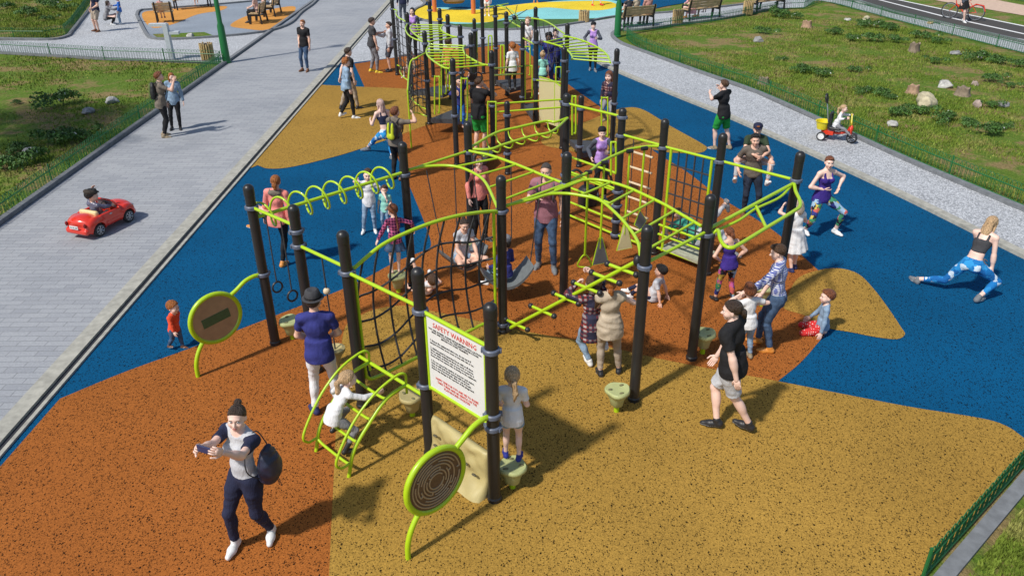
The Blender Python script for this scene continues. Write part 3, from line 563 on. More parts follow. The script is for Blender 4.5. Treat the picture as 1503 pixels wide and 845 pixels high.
PODS = [((425, 468), .34, SAGE, 'sage stepping pod right behind the leftmost post'), ((603, 578), .34, STONE, 'beige stepping pod behind the safety sign post'), ((752, 681), .34, SAGE, 'stepping pod the girl in white T shirt stands on'), ((907, 570), .36, SAGE, 'sage stepping pod in front of the woman in the beige vest'), ((1035, 487), .36, SAGE, 'sage stepping pod beside the walker in the black shirt'), ((1122, 419), .36, SAGE, 'sage stepping pod behind the man in the checked shirt'), ((583, 402), .34, SAGE, 'sage stepping pod the girl in denim skirt stands on'), ((690, 356), .34, SAGE, 'sage stepping pod under the woman in the pink hoodie')]
for (px, h, m, lab) in PODS:
    a = gp(*px, h); o = thing('stepping_pod', lab, 'stepping pod', (a[0], a[1], 0), random.random() * 6, 'stepping pods around the frame'); pod_mesh(o, h, m, 1.08)
# ================================================================ the second climber farther back
FB = thing('playground_climber', 'lime and charcoal climber farther back with curved ladders, rope nets and cream panel', 'climbing frame', (0, 0, 0))
BP = dict(a=(-3.9, 27.2), b=(-3.07, 24.33), c=(-2.63, 26.85), d=(-2.16, 25.08), e=(-1.83, 23.89), f=(-2.25, 21.2), g=(-1.37, 22.13), h=(-1.02, 23.13), i=(-1.02, 20.88), j=(-1.29, 17.75), k=(-.93, 27.3), l=(-.46, 25.55), m=(-.44, 18.58), n=(-.11, 24.32), o=(.35, 22.55), p=(.79, 25.2), q=(.69, 21.25), r=(1.57, 22.2), s=(1.28, 18.95), t=(2.5, 18.7), u=(1.6, 17.58), v=(-.08, 17.1))
for k, xy in BP.items():
    sh = k in 'uv'; post(FB, xy, 1.7 if sh else 2.5, [1.38, .5] if sh else [2.17, 1.2] if k not in 'o' else [1.75, .4], .062 if k != 'h' else .05)
def bp(k, z): return np.array([*BP[k], z])
def flatp(px, z): return [gp(x, y, z) for x, y in px]
zz = 2.17
L1a, L1b = [(606, 36), (602, 42), (607, 49), (618, 57), (631, 62)], [(651, 37), (647, 42), (651, 47.5), (661, 52.6), (671, 55)]
L2a, L2b = [(632, 64.6), (626, 73.5), (628, 82), (638, 91), (651, 99), (660, 101)], [(683, 67), (679.6, 71), (683, 80), (693, 87), (707, 94), (717, 96)]
L3a, L3b = [(797, 61), (811, 64.6), (826, 69.7), (835, 76), (840, 83.6), (839, 87.4)], [(827, 52.6), (848, 57.6), (867, 64.6), (883, 73.5), (892, 82), (896, 92.5)]
ladder(FB, flatp(L1a, zz), flatp(L1b, zz), 7, .02, .98); ladder(FB, flatp(L2a, zz), flatp(L2b, zz), 9, .02, .98); ladder(FB, flatp(L3a, zz), flatp(L3b, zz), 9, .05, .98)
def netpanel(nm, top, bot, nv, nh, par=FB, r=.011, frame=True):
    A, B = resample(crom(top, 6), 61), resample(crom(bot, 6), 61); o = T(nm, par, A, .021)
    if frame: T('net_frame', o, B, .021)
    for i in range(nv): t = int(2 + 56 * i / (nv - 1)); rope('net_rope', o, [A[t], B[t]], r, 0)
    for j in range(1, nh + 1): f = j / (nh + 1); rope('net_rope', o, [A[t] * (1 - f) + B[t] * f for t in range(0, 61, 10)], r, 0)
    return o
def drop(P, z): return [np.array([p[0], p[1], z]) for p in P]
n1 = [bp('a', zz)] + flatp([(583, 16), (581, 20), (585, 26), (594, 31)], zz) + [bp('b', zz)]; netpanel('net_panel', n1, drop(n1, .35), 8, 6)
n2 = [bp('b', zz)] + flatp([(597, 37), (595, 43), (599, 51), (608, 57), (619, 61)], zz) + [bp('f', zz)]; netpanel('net_panel', n2, drop(n2, .35), 9, 6)
foot = gp(604, 217); tz = 1.45
n3 = [bp('f', 1.93)] + [gp(612, 85, 1.9), gp(602, 93, 1.75), np.array([foot[0], foot[1], 1.45])]; n3b = [bp('f', .2), gp(612, 166, .35), np.array([foot[0] - .0, foot[1], .85])]
netpanel('net_panel', n3, n3b, 7, 6); T('net_frame', FB, [foot, foot + [0, 0, 1.46]], .021)
n4 = [bp('p', zz)] + flatp([(780, 27), (797, 30), (811, 37), (820, 44)], zz) + [bp('r', zz)]; T('rail', FB, crom(n4, 6), .022)
wb = T('web_net', FB, [bp('p', 1.0), bp('r', .8)], .011, ROPE, 6)
for (x0, y0), (x1, y1) in (((790, 30), (800, 112)), ((797, 33), (812, 112)), ((806, 36), (803, 112)), ((812, 40), (818, 108)), ((820, 46), (808, 112)), ((798, 62), (822, 60)), ((800, 80), (822, 74)), ((802, 95), (820, 92)), ((783, 40), (806, 110)), ((815, 42), (796, 108))):
    rope('net_rope', wb, [yp(x0, y0, 23.4), yp(x1, y1, 22.0)], .012, 0)
sp = T('web_net', FB, flatp([(731, 8), (745, 12.7), (757, 21), (760, 28)], zz), .022, n=8, smoothn=4); T('rail', FB, flatp([(711, 11), (728, 9), (746, 5.7)], zz), .022, smoothn=3); T('rail', FB, flatp([(748, 31), (758, 37), (766, 41)], zz), .022, smoothn=3); T('rail', FB, [bp('o', 2.05), bp('q', 2.1)], .022)
hub = yp(755, 26, 24.0)
for k in range(9): a = k * .698; rope('net_rope', sp, [hub, hub + [.5 * math.cos(a), .15 * math.sin(a), .33 * math.sin(a)]], .011, 0)
b = MB(); b.ell(hub, (.07,) * 3, None, 10, 7); b.build('web_hub', BLACKP, sp, angle=180)
def bar(k1, py1, k2, py2): T('rail', FB, [bp(k1, hz(BP[k1], py1)), bp(k2, hz(BP[k2], py2))], .022)
bar('m', 101, 'o', 97.5); bar('m', 111, 'o', 108.5); bar('m', 152.7, 's', 146); bar('m', 165, 's', 157.5); bar('s', 121, 'q', 118)
straight('Q', 2.3, 'Q', 2.31) if False else None
def deck(px, z, th=.12):
    P = [g2(x, y, z) for x, y in px]; b = MB(); b.prism(P if np.cross(np.subtract(P[1], P[0]), np.subtract(P[2], P[1])) > 0 else P[::-1], z - th, z); return b.build('deck', DECK, FB, smooth=False)
deck([(632, 174), (664, 161), (694, 168), (692, 176)], .42); deck([(606, 133), (650, 125), (660, 133), (650, 138)], .42); deck([(728, 118), (768, 115), (770, 125), (748, 131)], .5); deck([(768, 152), (783, 151), (782, 172)], .35); deck([(836, 205), (874, 207), (880, 218), (856, 225)], .32); deck([(692, 229), (716, 215), (724, 224), (704, 241)], .32)
hr = [(638, 113, 645, 165, 19.7), (648, 90, 655, 137, 22.2), (677, 116, 686, 175, 18.1), (716, 150, 728, 198, 18.2), (771, 97, 781, 143, 21.9), (748, 77, 754, 112, 22.3), (771, 69, 778, 110, 23.6), (816, 99, 824, 128, 20.6), (883, 144, 892, 199, 18.5), (840, 142, 845, 195, 14.9), (897, 209, 904, 254, 13.2), (697, 44, 700, 86, 23.2), (735, 67, 740, 107, 21.9), (717, 53, 722, 92, 23.0), (660, 92, 667, 130, 21.5)]
for x0, y0, x1, y1, y in hr:
    P = [yp(x0, y1 + 3, y), yp(x0, y0 + 3, y), yp(x0 + 1.5, y0, y), yp(x1 - 1.5, y0, y), yp(x1, y0 + 3, y), yp(x1, y1 - 2, y), yp(x1 - 2.5, y1, y)]; T('hand_rail', FB if y > 15.5 else FR, crom(P, 3), .019, n=8)
# cream panel between two posts
d_ = bp('s', 0) - bp('q', 0); P = [vp(x, y, BP['q'], BP['s']) for x, y in ((792, 113), (806, 117), (817, 122), (823, 127), (822, 187), (792, 177))]; b = MB(); b.slab(P, .03); cp = b.build('cream_panel', CREAM, FB, smooth=False); T('panel_edge', cp, crom(P[:4], 3), .02); T('panel_edge', cp, [vp(815, 122, BP['q'], BP['s']) + [-.02, -.02, 0], vp(815, 183, BP['q'], BP['s']) + [-.02, -.02, 0]], .008)
# black rings on chains
for (x, y), lab in (((684, 108), 'black ring the child in blue holds'), ((692, 113), 'black disc handle hanging between two rings'), ((702, 113), 'black ring by the head of the man in green shorts')):
    c = yp(x, y, 18.55); o = thing('hanging_ring', lab, 'gym ring', tuple(c + [0, 0, .55]), 0, 'rings hanging in the far frame'); b = MB(); b.tube([(0, 0, 0), (0, 0, -.44)], .01, 6); b.build('chain', ROPE, o); b = MB()
    if x == 692: b.lathe([(.10, -.012), (.10, .012)], (0, 0, -.55), 18, axis=(0, 1, .2))
    else: b.tube([(.09 * math.cos(t), 0, -.55 + .10 * math.sin(t)) for t in np.linspace(0, 6.283, 21)[:-1]], .018, 8, True)
    b.build('ring', BLACKP, o)
# black spring seat with two hoop handles
o = thing('spring_rider', 'black rocker with two hoop handles behind the bars of the near frame', 'rocker', tuple(gp(862, 300))); b = MB(); b.lathe([(.16, .0), (.2, .03), (.2, .34), (.14, .40), (.01, .4)], n=16); b.build('rocker_body', BLACKP, o, angle=40)
for s in (-.25, .3): b = MB(); b.tube(crom([(s - .12, 0, .35), (s - .16, 0, .62), (s, 0, .76), (s + .16, 0, .6), (s + .2, .02, .3)], 5), .028, 8); b.build('handle', BLACKP, o)
# ================================================================ people: one continuous skin surface grown from a posed distance field; clothes and hair are children
def rot(ax, deg):
    return np.array(Matrix.Rotation(math.radians(deg), 3, ax))
def surfnets(G, org, vx):
    ins = G < 0; nx, ny, nz = G.shape
    c = np.zeros((nx - 1, ny - 1, nz - 1), np.int8); offs = [(i, j, k) for i in (0, 1) for j in (0, 1) for k in (0, 1)]
    sl = lambda i, j, k: (slice(i, nx - 1 + i), slice(j, ny - 1 + j), slice(k, nz - 1 + k))
    for o in offs: c += ins[sl(*o)]
    act = (c > 0) & (c < 8); idx = np.argwhere(act)
    if len(idx) == 0: return np.zeros((0, 3)), []
    vid = np.full(act.shape, -1, np.int32); vid[act] = np.arange(len(idx)); acc = np.zeros((len(idx), 3)); cnt = np.zeros(len(idx))
    val = {o: G[idx[:, 0] + o[0], idx[:, 1] + o[1], idx[:, 2] + o[2]] for o in offs}
    for a in offs:
        for d in range(3):
            if a[d]: continue
            b = tuple(a[i] + (i == d) for i in range(3)); va, vb = val[a], val[b]; m = (va < 0) != (vb < 0); t = np.where(m, va / np.where(m, va - vb, 1), 0)
            p = np.array(a, float)[None] + 0; p = np.repeat(p, len(idx), 0); p[:, d] += t; acc += p * m[:, None]; cnt += m
    V = (idx + acc / np.maximum(cnt, 1)[:, None]) * vx + org; F = []
    for d in range(3):
        e1, e2 = (d + 1) % 3, (d + 2) % 3; A = [slice(0, n) for n in G.shape]; B = list(A); A[d] = slice(0, G.shape[d] - 1); B[d] = slice(1, G.shape[d])
        x = ins[tuple(A)] != ins[tuple(B)]; s0 = ins[tuple(A)]; q = np.argwhere(x); q = q[(q[:, e1] > 0) & (q[:, e2] > 0) & (q[:, e1] < G.shape[e1] - 1) & (q[:, e2] < G.shape[e2] - 1)]
        if len(q) == 0: continue
        def gv(a, b):
            r = q.copy(); r[:, e1] -= a; r[:, e2] -= b; return vid[r[:, 0], r[:, 1], r[:, 2]]
        Q = np.stack([gv(1, 1), gv(0, 1), gv(0, 0), gv(1, 0)], 1); fl = ~s0[q[:, 0], q[:, 1], q[:, 2]]; Q[fl] = Q[fl][:, ::-1]; F.append(Q)
    F = np.concatenate(F) if F else np.zeros((0, 4), int); F = F[(F >= 0).all(1)]
    return V, F
class Field:                                                     # smooth union of soft shapes on a grid
    def __init__(s): s.p = []
    def cone(s, a, b, ra, rb, k=.02, fy=None, cut=None):
        a = np.asarray(a, float); b = np.asarray(b, float); d = b - a; dd = d @ d + 1e-9; r = max(ra, rb)
        def f(X, Y, Z):
            t = np.clip(((X - a[0]) * d[0] + (Y - a[1]) * d[1] + (Z - a[2]) * d[2]) / dd, 0, 1)
            q = np.sqrt((X - a[0] - t * d[0]) ** 2 + (Y - a[1] - t * d[1]) ** 2 + (Z - a[2] - t * d[2]) ** 2) - (ra + (rb - ra) * t)
            if cut is not None:
                for (c0, n0) in cut: q = np.maximum(q, (X - c0[0]) * n0[0] + (Y - c0[1]) * n0[1] + (Z - c0[2]) * n0[2])
            return q
        s.p.append((f, np.minimum(a, b) - r, np.maximum(a, b) + r, k)); return s
    def ell(s, c, r, R=None, k=.03, cut=None):
        c = np.asarray(c, float); r = np.asarray(r, float); R = np.eye(3) if R is None else R; m = r.max() if R is not None else r
        ext = np.sqrt(((R * r[None]) ** 2).sum(1))
        def f(X, Y, Z):
            x, y, z = X - c[0], Y - c[1], Z - c[2]; u = [(R[0, i] * x + R[1, i] * y + R[2, i] * z) / r[i] for i in range(3)]
            k0 = np.sqrt(u[0] ** 2 + u[1] ** 2 + u[2] ** 2) + 1e-6; k1 = np.sqrt((u[0] / r[0]) ** 2 + (u[1] / r[1]) ** 2 + (u[2] / r[2]) ** 2) + 1e-6; q = k0 * (k0 - 1) / k1
            if cut is not None:
                for (c0, n0) in cut: q = np.maximum(q, (X - c0[0]) * n0[0] + (Y - c0[1]) * n0[1] + (Z - c0[2]) * n0[2])
            return q
        s.p.append((f, c - ext, c + ext, k)); return s
    def raw(s, f, lo, hi, k=.02): s.p.append((f, np.asarray(lo, float), np.asarray(hi, float), k)); return s
    def mesh(s, vx, off=0., post=None):
        pad = off + .03 + 2 * vx; lo = np.min([p[1] for p in s.p], 0) - pad; hi = np.max([p[2] for p in s.p], 0) + pad; n = np.ceil((hi - lo) / vx).astype(int) + 1
        G = np.full(n, .5, np.float32); ax = [(lo[i] + np.arange(n[i]) * vx).astype(np.float32) for i in range(3)]
        for f, a, b, k in s.p:
            m = off + k + 2 * vx; i0 = np.maximum(((a - m - lo) / vx).astype(int), 0); i1 = np.minimum(((b + m - lo) / vx).astype(int) + 2, n); S = tuple(slice(i0[i], i1[i]) for i in range(3))
            q = f(ax[0][S[0]][:, None, None], ax[1][S[1]][None, :, None], ax[2][S[2]][None, None, :]); g = G[S]
            if k > 0: h = np.maximum(k - np.abs(g - q), 0) / k; G[S] = np.minimum(g, q) - h * h * k * .25
            else: G[S] = np.minimum(g, q)
        G -= off
        if post is not None: G = post(G, ax[0][:, None, None], ax[1][None, :, None], ax[2][None, None, :])
        return surfnets(G, lo, vx)
def wr(amp, fx=14., seed=0.):                                    # soft cloth folds
    def f(G, X, Y, Z):
        a = np.sin(fx * (X * .7 + Z * 1.0 + .35 * np.sin(Z * 9 + seed)) + seed * 3) * np.sin(fx * .8 * (Y + .5 * Z) + 1.7 * seed) + .6 * np.sin(fx * 2.1 * (Z - .6 * X + .3 * Y) + seed)
        return G + amp * a
    return f
def ik(a, t, l1, l2, hint):
    d = t - a; L = np.linalg.norm(d); mx = (l1 + l2) * .998
    if L > mx: t = a + d / L * mx; d = t - a; L = mx
    L = max(L, abs(l1 - l2) + .02); u = d / (np.linalg.norm(d) + 1e-9); x = (l1 * l1 - l2 * l2 + L * L) / (2 * L); h = math.sqrt(max(l1 * l1 - x * x, 0))
    w = hint - u * (hint @ u); w /= np.linalg.norm(w) + 1e-9; return a + u * x + w * h, t
BODY = dict(m=dict(hip=.93, hw=.080, th=.44, sh=.42, nk=1.475, sw=.178, ua=.29, fa=.26, hc=1.625, hs=1.0, q=1.0), f=dict(hip=.93, hw=.084, th=.44, sh=.42, nk=1.47, sw=.158, ua=.28, fa=.25, hc=1.62, hs=.98, q=.91),
            c=dict(hip=.865, hw=.078, th=.405, sh=.385, nk=1.40, sw=.165, ua=.265, fa=.24, hc=1.585, hs=1.36, q=.92), t=dict(hip=.75, hw=.105, th=.34, sh=.33, nk=1.27, sw=.19, ua=.235, fa=.205, hc=1.52, hs=1.80, q=1.25))
SKIN = {}
def skinmat(c):
    k = tuple(c)
    if k not in SKIN:
        m, N, L, P = nmat('skin'); P.inputs['Roughness'].default_value = .5; P.inputs['Subsurface Weight'].default_value = .0
        n = noise(N, L, 9, 3); r = ramp(N, [(.3, tuple(x * .92 for x in c)), (.7, tuple(min(1, x * 1.06) for x in c))]); L.new(n.outputs[0], r.inputs[0]); L.new(r.outputs[0], P.inputs['Base Color']); SKIN[k] = m
    return SKIN[k]
PALE, LIGHT, TAN, BROWN = (.80, .54, .44), (.72, .44, .325), (.52, .28, .175), (.13, .065, .035)
EYEW = mat('eye_white', (.75, .73, .70), .3, var=.02); IRIS = mat('iris', (.03, .02, .015), .2, var=.02); LIPM = mat('lips', (.42, .13, .11), .45, var=.05); LIPD = mat('lips_dark', (.12, .04, .035), .45)
HAIR = {}
def hairmat(c):
    if c not in HAIR:
        m, N, L, P = nmat('hair'); P.inputs['Roughness'].default_value = .42; n = noise(N, L, 48, 4, .65, stretch=(1.6, 1.6, .16)); r = ramp(N, [(.3, tuple(x * .4 for x in c)), (.7, tuple(min(1, x * 1.6) for x in c))])
        L.new(n.outputs[0], r.inputs[0]); L.new(r.outputs[0], P.inputs['Base Color']); bump(N, L, P, n.outputs[0], 1., .03); HAIR[c] = m
    return HAIR[c]
BLK, DBR, BRN, GIN, BLO, RED = (.012, .010, .009), (.048, .028, .018), (.085, .042, .020), (.36, .115, .022), (.56, .37, .20), (.20, .065, .025)
HEADC = {}
def head_mesh(sex):
    if sex in HEADC: return HEADC[sex]
    F = Field(); ch = sex in 'ct'; fm = sex == 'f'
    F.ell((0, -.012, .028), (.075, .094, .088), k=.02).ell((0, .022, -.04), (.057 if not ch else .062, .062, .062 if not ch else .056), k=.035).ell((0, .058, -.087 if not ch else -.078), (.026, .024, .022), k=.03)
    for s in (-1, 1): F.ell((s * .042, .05, -.028), (.026, .03, .03), k=.03)
    F.ell((0, .07, .028), (.048, .018, .014), k=.02); b = .75 if ch else 1
    F.cone((0, .084, .008), (0, .084 + .022 * b, -.026), .008, .0125 * (.9 if ch or fm else 1.1), k=.014)
    for s in (-1, 1): F.ell((s * .012, .09, -.029), (.008, .01, .007), k=.008)
    F.ell((0, .083, -.055), (.022, .010, .006), k=.006).ell((0, .082, -.066), (.019, .010, .007), k=.006)
    for s in (-1, 1): F.ell((s * .077, -.008, -.004), (.009, .019, .031), rot('Z', s * 18), k=.008)
    def post(G, X, Y, Z):
        for s in (-1, 1):
            q = np.sqrt(((X - s * .031) / .019) ** 2 + ((Y - .096) / .020) ** 2 + ((Z - .004) / .012) ** 2) - 1; q = -q * .012; h = np.maximum(.012 - np.abs(G - q), 0) / .012; G = np.maximum(G, q) + h * h * .003
        return G
    V, Fc = F.mesh(.0065, 0, post); HEADC[sex] = (V, Fc); return HEADC[sex]
def hair_field(style, sex):
    F = Field(); planes = dict(short=(.058, .078, -.105, -.062), crew=(.066, .078, -.1, -.05), long=(.072, .078, -.12, -.30), bun=(.068, .079, -.105, -.075), buzz=(.066, .086, -.1, -.055), full=(.06, .066, -.11, -.10))
    pk = dict(short='short', crew='crew', buzz='buzz', bun='bun', lowbun='bun', pony='bun', braid='bun', long='long', messy='short', curly='short', toddler='full', bob='long')[style]
    y1, z1, y0, z0 = planes[pk]
    t = dict(buzz=.004, crew=.010, short=.014, messy=.018, curly=.026, toddler=.016, bun=.006, lowbun=.008).get(style, .010); n = np.array([-(z1 - z0), (y1 - y0)]); n = n / np.linalg.norm(n)   # plane through (y1,z1),(y0,z0)
    if style in ('long', 'bob'): cut = [((0, .068, .07), (0, .80, -.60)), ]
    else: cut = [((0, y1, z1), (0, -n[0] * 1., -n[1]))]
    F.ell((0, -.016, .034), (.077 + t, .098 + t, .088 + t), k=.0, cut=cut)
    if style in ('short', 'messy', 'crew'): F.ell((0, .035, .10 if style != 'crew' else .095), (.055, .055, .028), k=.02)
    if style == 'curly':
        for i in range(26):
            a = i * 2.4; zz = .02 + .105 * ((i * 37) % 26) / 26; r = .09 * math.sqrt(max(0.1, 1 - (zz / .15) ** 2)); F.ell((r * math.cos(a), -.02 + r * math.sin(a) * (1 if math.sin(a) < .3 else .75), zz + (.03 if math.sin(a) > .3 else 0)), (.03,) * 3, k=.01)
    if style == 'bun': F.ell((0, -.075, .128), (.036, .035, .032), k=.008)
    if style == 'lowbun': F.ell((0, -.125, -.03), (.045, .035, .05), k=.012).ell((0.012, -.13, -.075), (.03, .026, .035), k=.012)
    if style == 'pony': F.cone((0, -.10, .03), (0, -.15, -.01), .022, .03, k=.02).cone((0, -.15, -.01), (.015, -.155, -.13), .032, .03, k=.02).cone((.015, -.155, -.13), (.0, -.13, -.24), .03, .010, k=.02)
    if style == 'braid': F.cone((0, -.1, -.02), (0.0, -.13, -.10), .03, .024, k=.02).cone((0, -.13, -.10), (.01, -.13, -.34), .022, .012, k=.01)
    if style in ('long', 'bob'):
        e = -.25 if style == 'long' else -.12
        for s in (-1, 1): F.cone((s * .066, .0, .02), (s * .076, -.01, e * .7), .026, .018, k=.02)
        F.ell((0, -.085, e * .42), (.082, .035, abs(e) * .62 + .02), k=.03)
    def post(G, X, Y, Z):
        a = np.arctan2(Y + .02, X); amp = dict(buzz=.0005, crew=.0015, messy=.005, short=.003, curly=.003, toddler=.004).get(style, .002)
        return G + amp * (np.sin(a * 31 + 40 * Z) + .6 * np.sin(a * 17 - 60 * Z + 2 * np.sin(30 * Y)))
    return F, post
def hand(mb, w, fd, pn, s, curl, side, mi=0):
    fd = fd / np.linalg.norm(fd); pn = pn - fd * (pn @ fd); pn /= np.linalg.norm(pn) + 1e-9; wd = np.cross(fd, pn)      # fd: fingers' direction, pn: where the palm faces
    th = wd * side                                                                                                        # thumb side
    R = np.stack([fd, wd, pn], 1); mb.ell(w + fd * .045 * s, np.array([.055, .041, .0165]) * s, R, 10, 7, mi)
    for i, (o, L_) in enumerate(((.030, .070), (.0105, .080), (-.0095, .075), (-.028, .058))):
        p = w + (fd * .082 + th * o) * s; d = fd.copy(); pts = [p - fd * .02 * s, p]
        for k in range(3):
            a = curl * (.5 + .35 * k) * (1 + .08 * i); d2 = d * math.cos(a) + pn * math.sin(a); pn2 = -d * math.sin(a) + pn * math.cos(a); p = p + d2 * L_ * (.42, .32, .26)[k] * s; pts.append(p); d = d2
            if k < 2: pn_ = pn2
            d, pnl = d2, pn2; pn_keep = pn; pn = pn2
        pn = np.cross(wd, -fd) if False else R[:, 2]; mb.tube(pts, np.array([.009, .0095, .0088, .0078, .006]) * s, 6, mi=mi)
    b0 = w + (fd * .018 + th * .026) * s; d = fd * .62 + th * .68 + pn * .25; d /= np.linalg.norm(d); b1 = b0 + d * .042 * s; d2 = fd * .85 + th * .2 + pn * (.2 + .5 * curl); d2 /= np.linalg.norm(d2); mb.tube([b0 - d * .01 * s, b0, b1, b1 + d2 * .034 * s, b1 + d2 * .05 * s], np.array([.012, .0135, .0105, .009, .006]) * s, 6, mi=mi)
def clothmesh(name, V, F, m, root, s, smooth=True):
    me = bpy.data.meshes.new(name); V = V * s
    me.vertices.add(len(V)); me.vertices.foreach_set('co', V.astype(np.float32).ravel()); me.loops.add(len(F) * 4); me.loops.foreach_set('vertex_index', np.asarray(F, np.int32).ravel()); me.polygons.add(len(F))
    me.polygons.foreach_set('loop_start', np.arange(len(F), dtype=np.int32) * 4); me.update(calc_edges=True); me.validate(); me.polygons.foreach_set('use_smooth', [True] * len(me.polygons)); me.materials.append(m)
    o = bpy.data.objects.new(name, me); COL.objects.link(o); o.parent = root; return o
V3 = lambda *a: np.array(a, float)
PEOPLE = []
def person(label, at, yaw, H=None, ty=None, sex='m', skin=LIGHT, hair=('short', BRN), top=None, bot=None, shoes=None, z=0., vx=None, group=None, root_z=None,
           pel=None, lean=0, side=0, twist=0, head=(0, 0, 0), rh=None, lh=None, re=None, le=None, rf=None, lf=None, rk=None, lk=None, rfy=-12, lfy=12, rfp=0, lfp=0, rc=.35, lc=.35, rp=None, lp=None, plean=None, extra=None, roll=0, hat=None, bare=False, belly=0., tilt=.6):
    B = BODY[sex]; H = H or (hz(at, ty) - z); s = H / 1.75; rootp = np.array([*(at if len(at) == 2 else at[:2]), z]); 
    q0, q1 = CR @ (rootp - CPOS), CR @ (rootp + V3(0, 0, 1.5) - CPOS); al = math.atan2(q1[0] / q1[2] - q0[0] / q0[2], -(q1[1] / q1[2] - q0[1] / q0[2])) * (tilt if pel is None else 0); Ry = rot('Y', -math.degrees(al)) @ rot('Z', yaw)   # how they carry themselves: a slight sway of the whole stance
    root = thing('person', label, 'person', tuple(rootp), 0, group); root.rotation_euler = Matrix(Ry).to_euler()
    def loc(p):                                                     # world point -> the figure's own frame
        return (Ry.T @ (np.asarray(p, float) - rootp)) / s
    def res(t):
        if t is None: return None
        if isinstance(t[0], str):
            if t[0] == 'p': return loc(yp(t[1], t[2], rootp[1] + (t[3] if len(t) > 3 else 0)))
            if t[0] == 'g': return loc(gp(t[1], t[2], t[3] if len(t) > 3 else .08 * s))
            if t[0] == 'w': return loc(t[1])
        return np.array(t, float)
    depth = np.linalg.norm(rootp - CPOS); vx = (vx or (0.0105 if depth < 13 else .013 if depth < 19 else .018)) / max(s, .72) ** .5
    q = B['q']; P = res(pel); P = V3(0, 0, B['hip']) if P is None else P
    Rp = rot('X', -(plean if plean is not None else lean * .45)) @ rot('Y', side * .4) @ np.eye(3)
    Rc = rot('Z', twist) @ rot('X', -lean) @ rot('Y', side); waist = P + Rp @ V3(0, 0, .14); tl = B['nk'] - B['hip'] - .14
    neck = waist + Rc @ V3(0, 0, tl); chest = waist + Rc @ V3(0, .0, tl * .55); Rh = rot('Z', twist + head[0]) @ rot('X', -(lean * .35 + head[1])) @ rot('Y', head[2] + side * .4)
    hc = neck + (Rc * .5 + Rh * .5) @ V3(0, .015, B['hc'] - B['nk'])
    S = [neck + Rc @ V3(k * B['sw'], 0, -.055) for k in (1, -1)]; Hp = [P + Rp @ V3(k * B['hw'], 0, -.01) for k in (1, -1)]
    out = []
    hands = []
    for i, (t, e, k) in enumerate(((rh, re, 1), (lh, le, -1))):
        t = res(t)
        if t is None: t = S[i] + Rp @ V3(k * .075, .03, -(B['ua'] + B['fa']) * .965)
        e = V3(k * .5, -1, -.35) if e is None else np.array(e, float); el, w = ik(S[i], t, B['ua'], B['fa'], e); hands.append((S[i], el, w))
    legs = []
    for i, (t, e, k, fy) in enumerate(((rf, rk, 1, rfy), (lf, lk, -1, lfy))):
        t = res(t); t = V3(k * .105, 0, .08) if t is None else t
        e = V3(k * .12, 1, .1) if e is None else np.array(e, float); kn, an = ik(Hp[i], t, B['th'], B['sh'], e); legs.append((Hp[i], kn, an))
    fem = sex == 'f'; chd = sex in 'ct'
    def torso(F, cut=None, k=.045, grow=0., shoulder=True):
        g = grow; hipx = (.150 if fem else .140) if not chd else .128
        F.ell(P + Rp @ V3(0, -.012, .01), ((hipx + (.006 if fem else 0)) * q ** .4 + g, .105 * q ** .5 + g, .125), Rp, k, cut)
        F.ell(waist + Rc @ V3(0, .005 + belly * .3, .02), ((.118 if fem else .138 if not chd else .125) * q ** .5 + g, (.088 if not chd else .098) * q ** .5 + g + belly, .15), Rc, k, cut)
        F.ell(chest + Rc @ V3(0, .0, .01), ((.128 if fem else .152 if not chd else .130) * q ** .4 + g, (.094 if fem else .108 if not chd else .092) * q ** .4 + g, .175), Rc, k, cut)
        if fem:
            for k_ in (1, -1): F.ell(chest + Rc @ V3(k_ * .062, .075, .005), (.055 + g, .052 + g, .055 + g), Rc, .03, cut)
        elif not chd:
            for k_ in (1, -1): F.ell(chest + Rc @ V3(k_ * .07, .062, .055), (.075 + g, .045 + g, .06 + g), Rc, .04, cut)
        if shoulder: F.cone(S[0] - Rc @ V3(.03, 0, -.005), S[1] + Rc @ V3(.03, 0, .005), .047 * q + g, .047 * q + g, .05, cut=cut)
        if shoulder:
            for i in (0, 1): F.cone(neck + Rc @ V3(0, -.012, -.0), S[i] + Rc @ V3(0, -.005, .01), .05 * q + g, .042 * q + g, .04, cut=cut)
    def glute(F, g=0., cut=None):
        for k_ in (1, -1): F.ell(P + Rp @ V3(k_ * .07, -.06, -.045), ((.085 + g) * (1 if not chd else .85), .072 * (1 if not chd else .8) + g, .085 + g), Rp, .04, cut)
    aq = q ** 1.0 * (1 if not fem else .98)
    def arm(F, i, g=0., f0=0., f1=1., cut=None, flare=0):
        a, e, w = hands[i]; F.cone(a, e, .048 * aq + g, .038 * aq + g + flare, .03, cut=cut)
        if f1 > 1: F.cone(e, w, .038 * aq + g, .027 * aq + g + flare * .6, .025, cut=cut); F.ell(e + (w - e) * .25, np.array([.043, .043, .085]) * aq + g * .6, frame(w - e), .03, cut)
    def frame(d):
        d = d / (np.linalg.norm(d) + 1e-9); u = np.cross(d, [0, 1., .03]); u /= np.linalg.norm(u) + 1e-9; return np.stack([u, np.cross(d, u), d], 1)
    lq = q ** .7 * (1.06 if fem else 1)
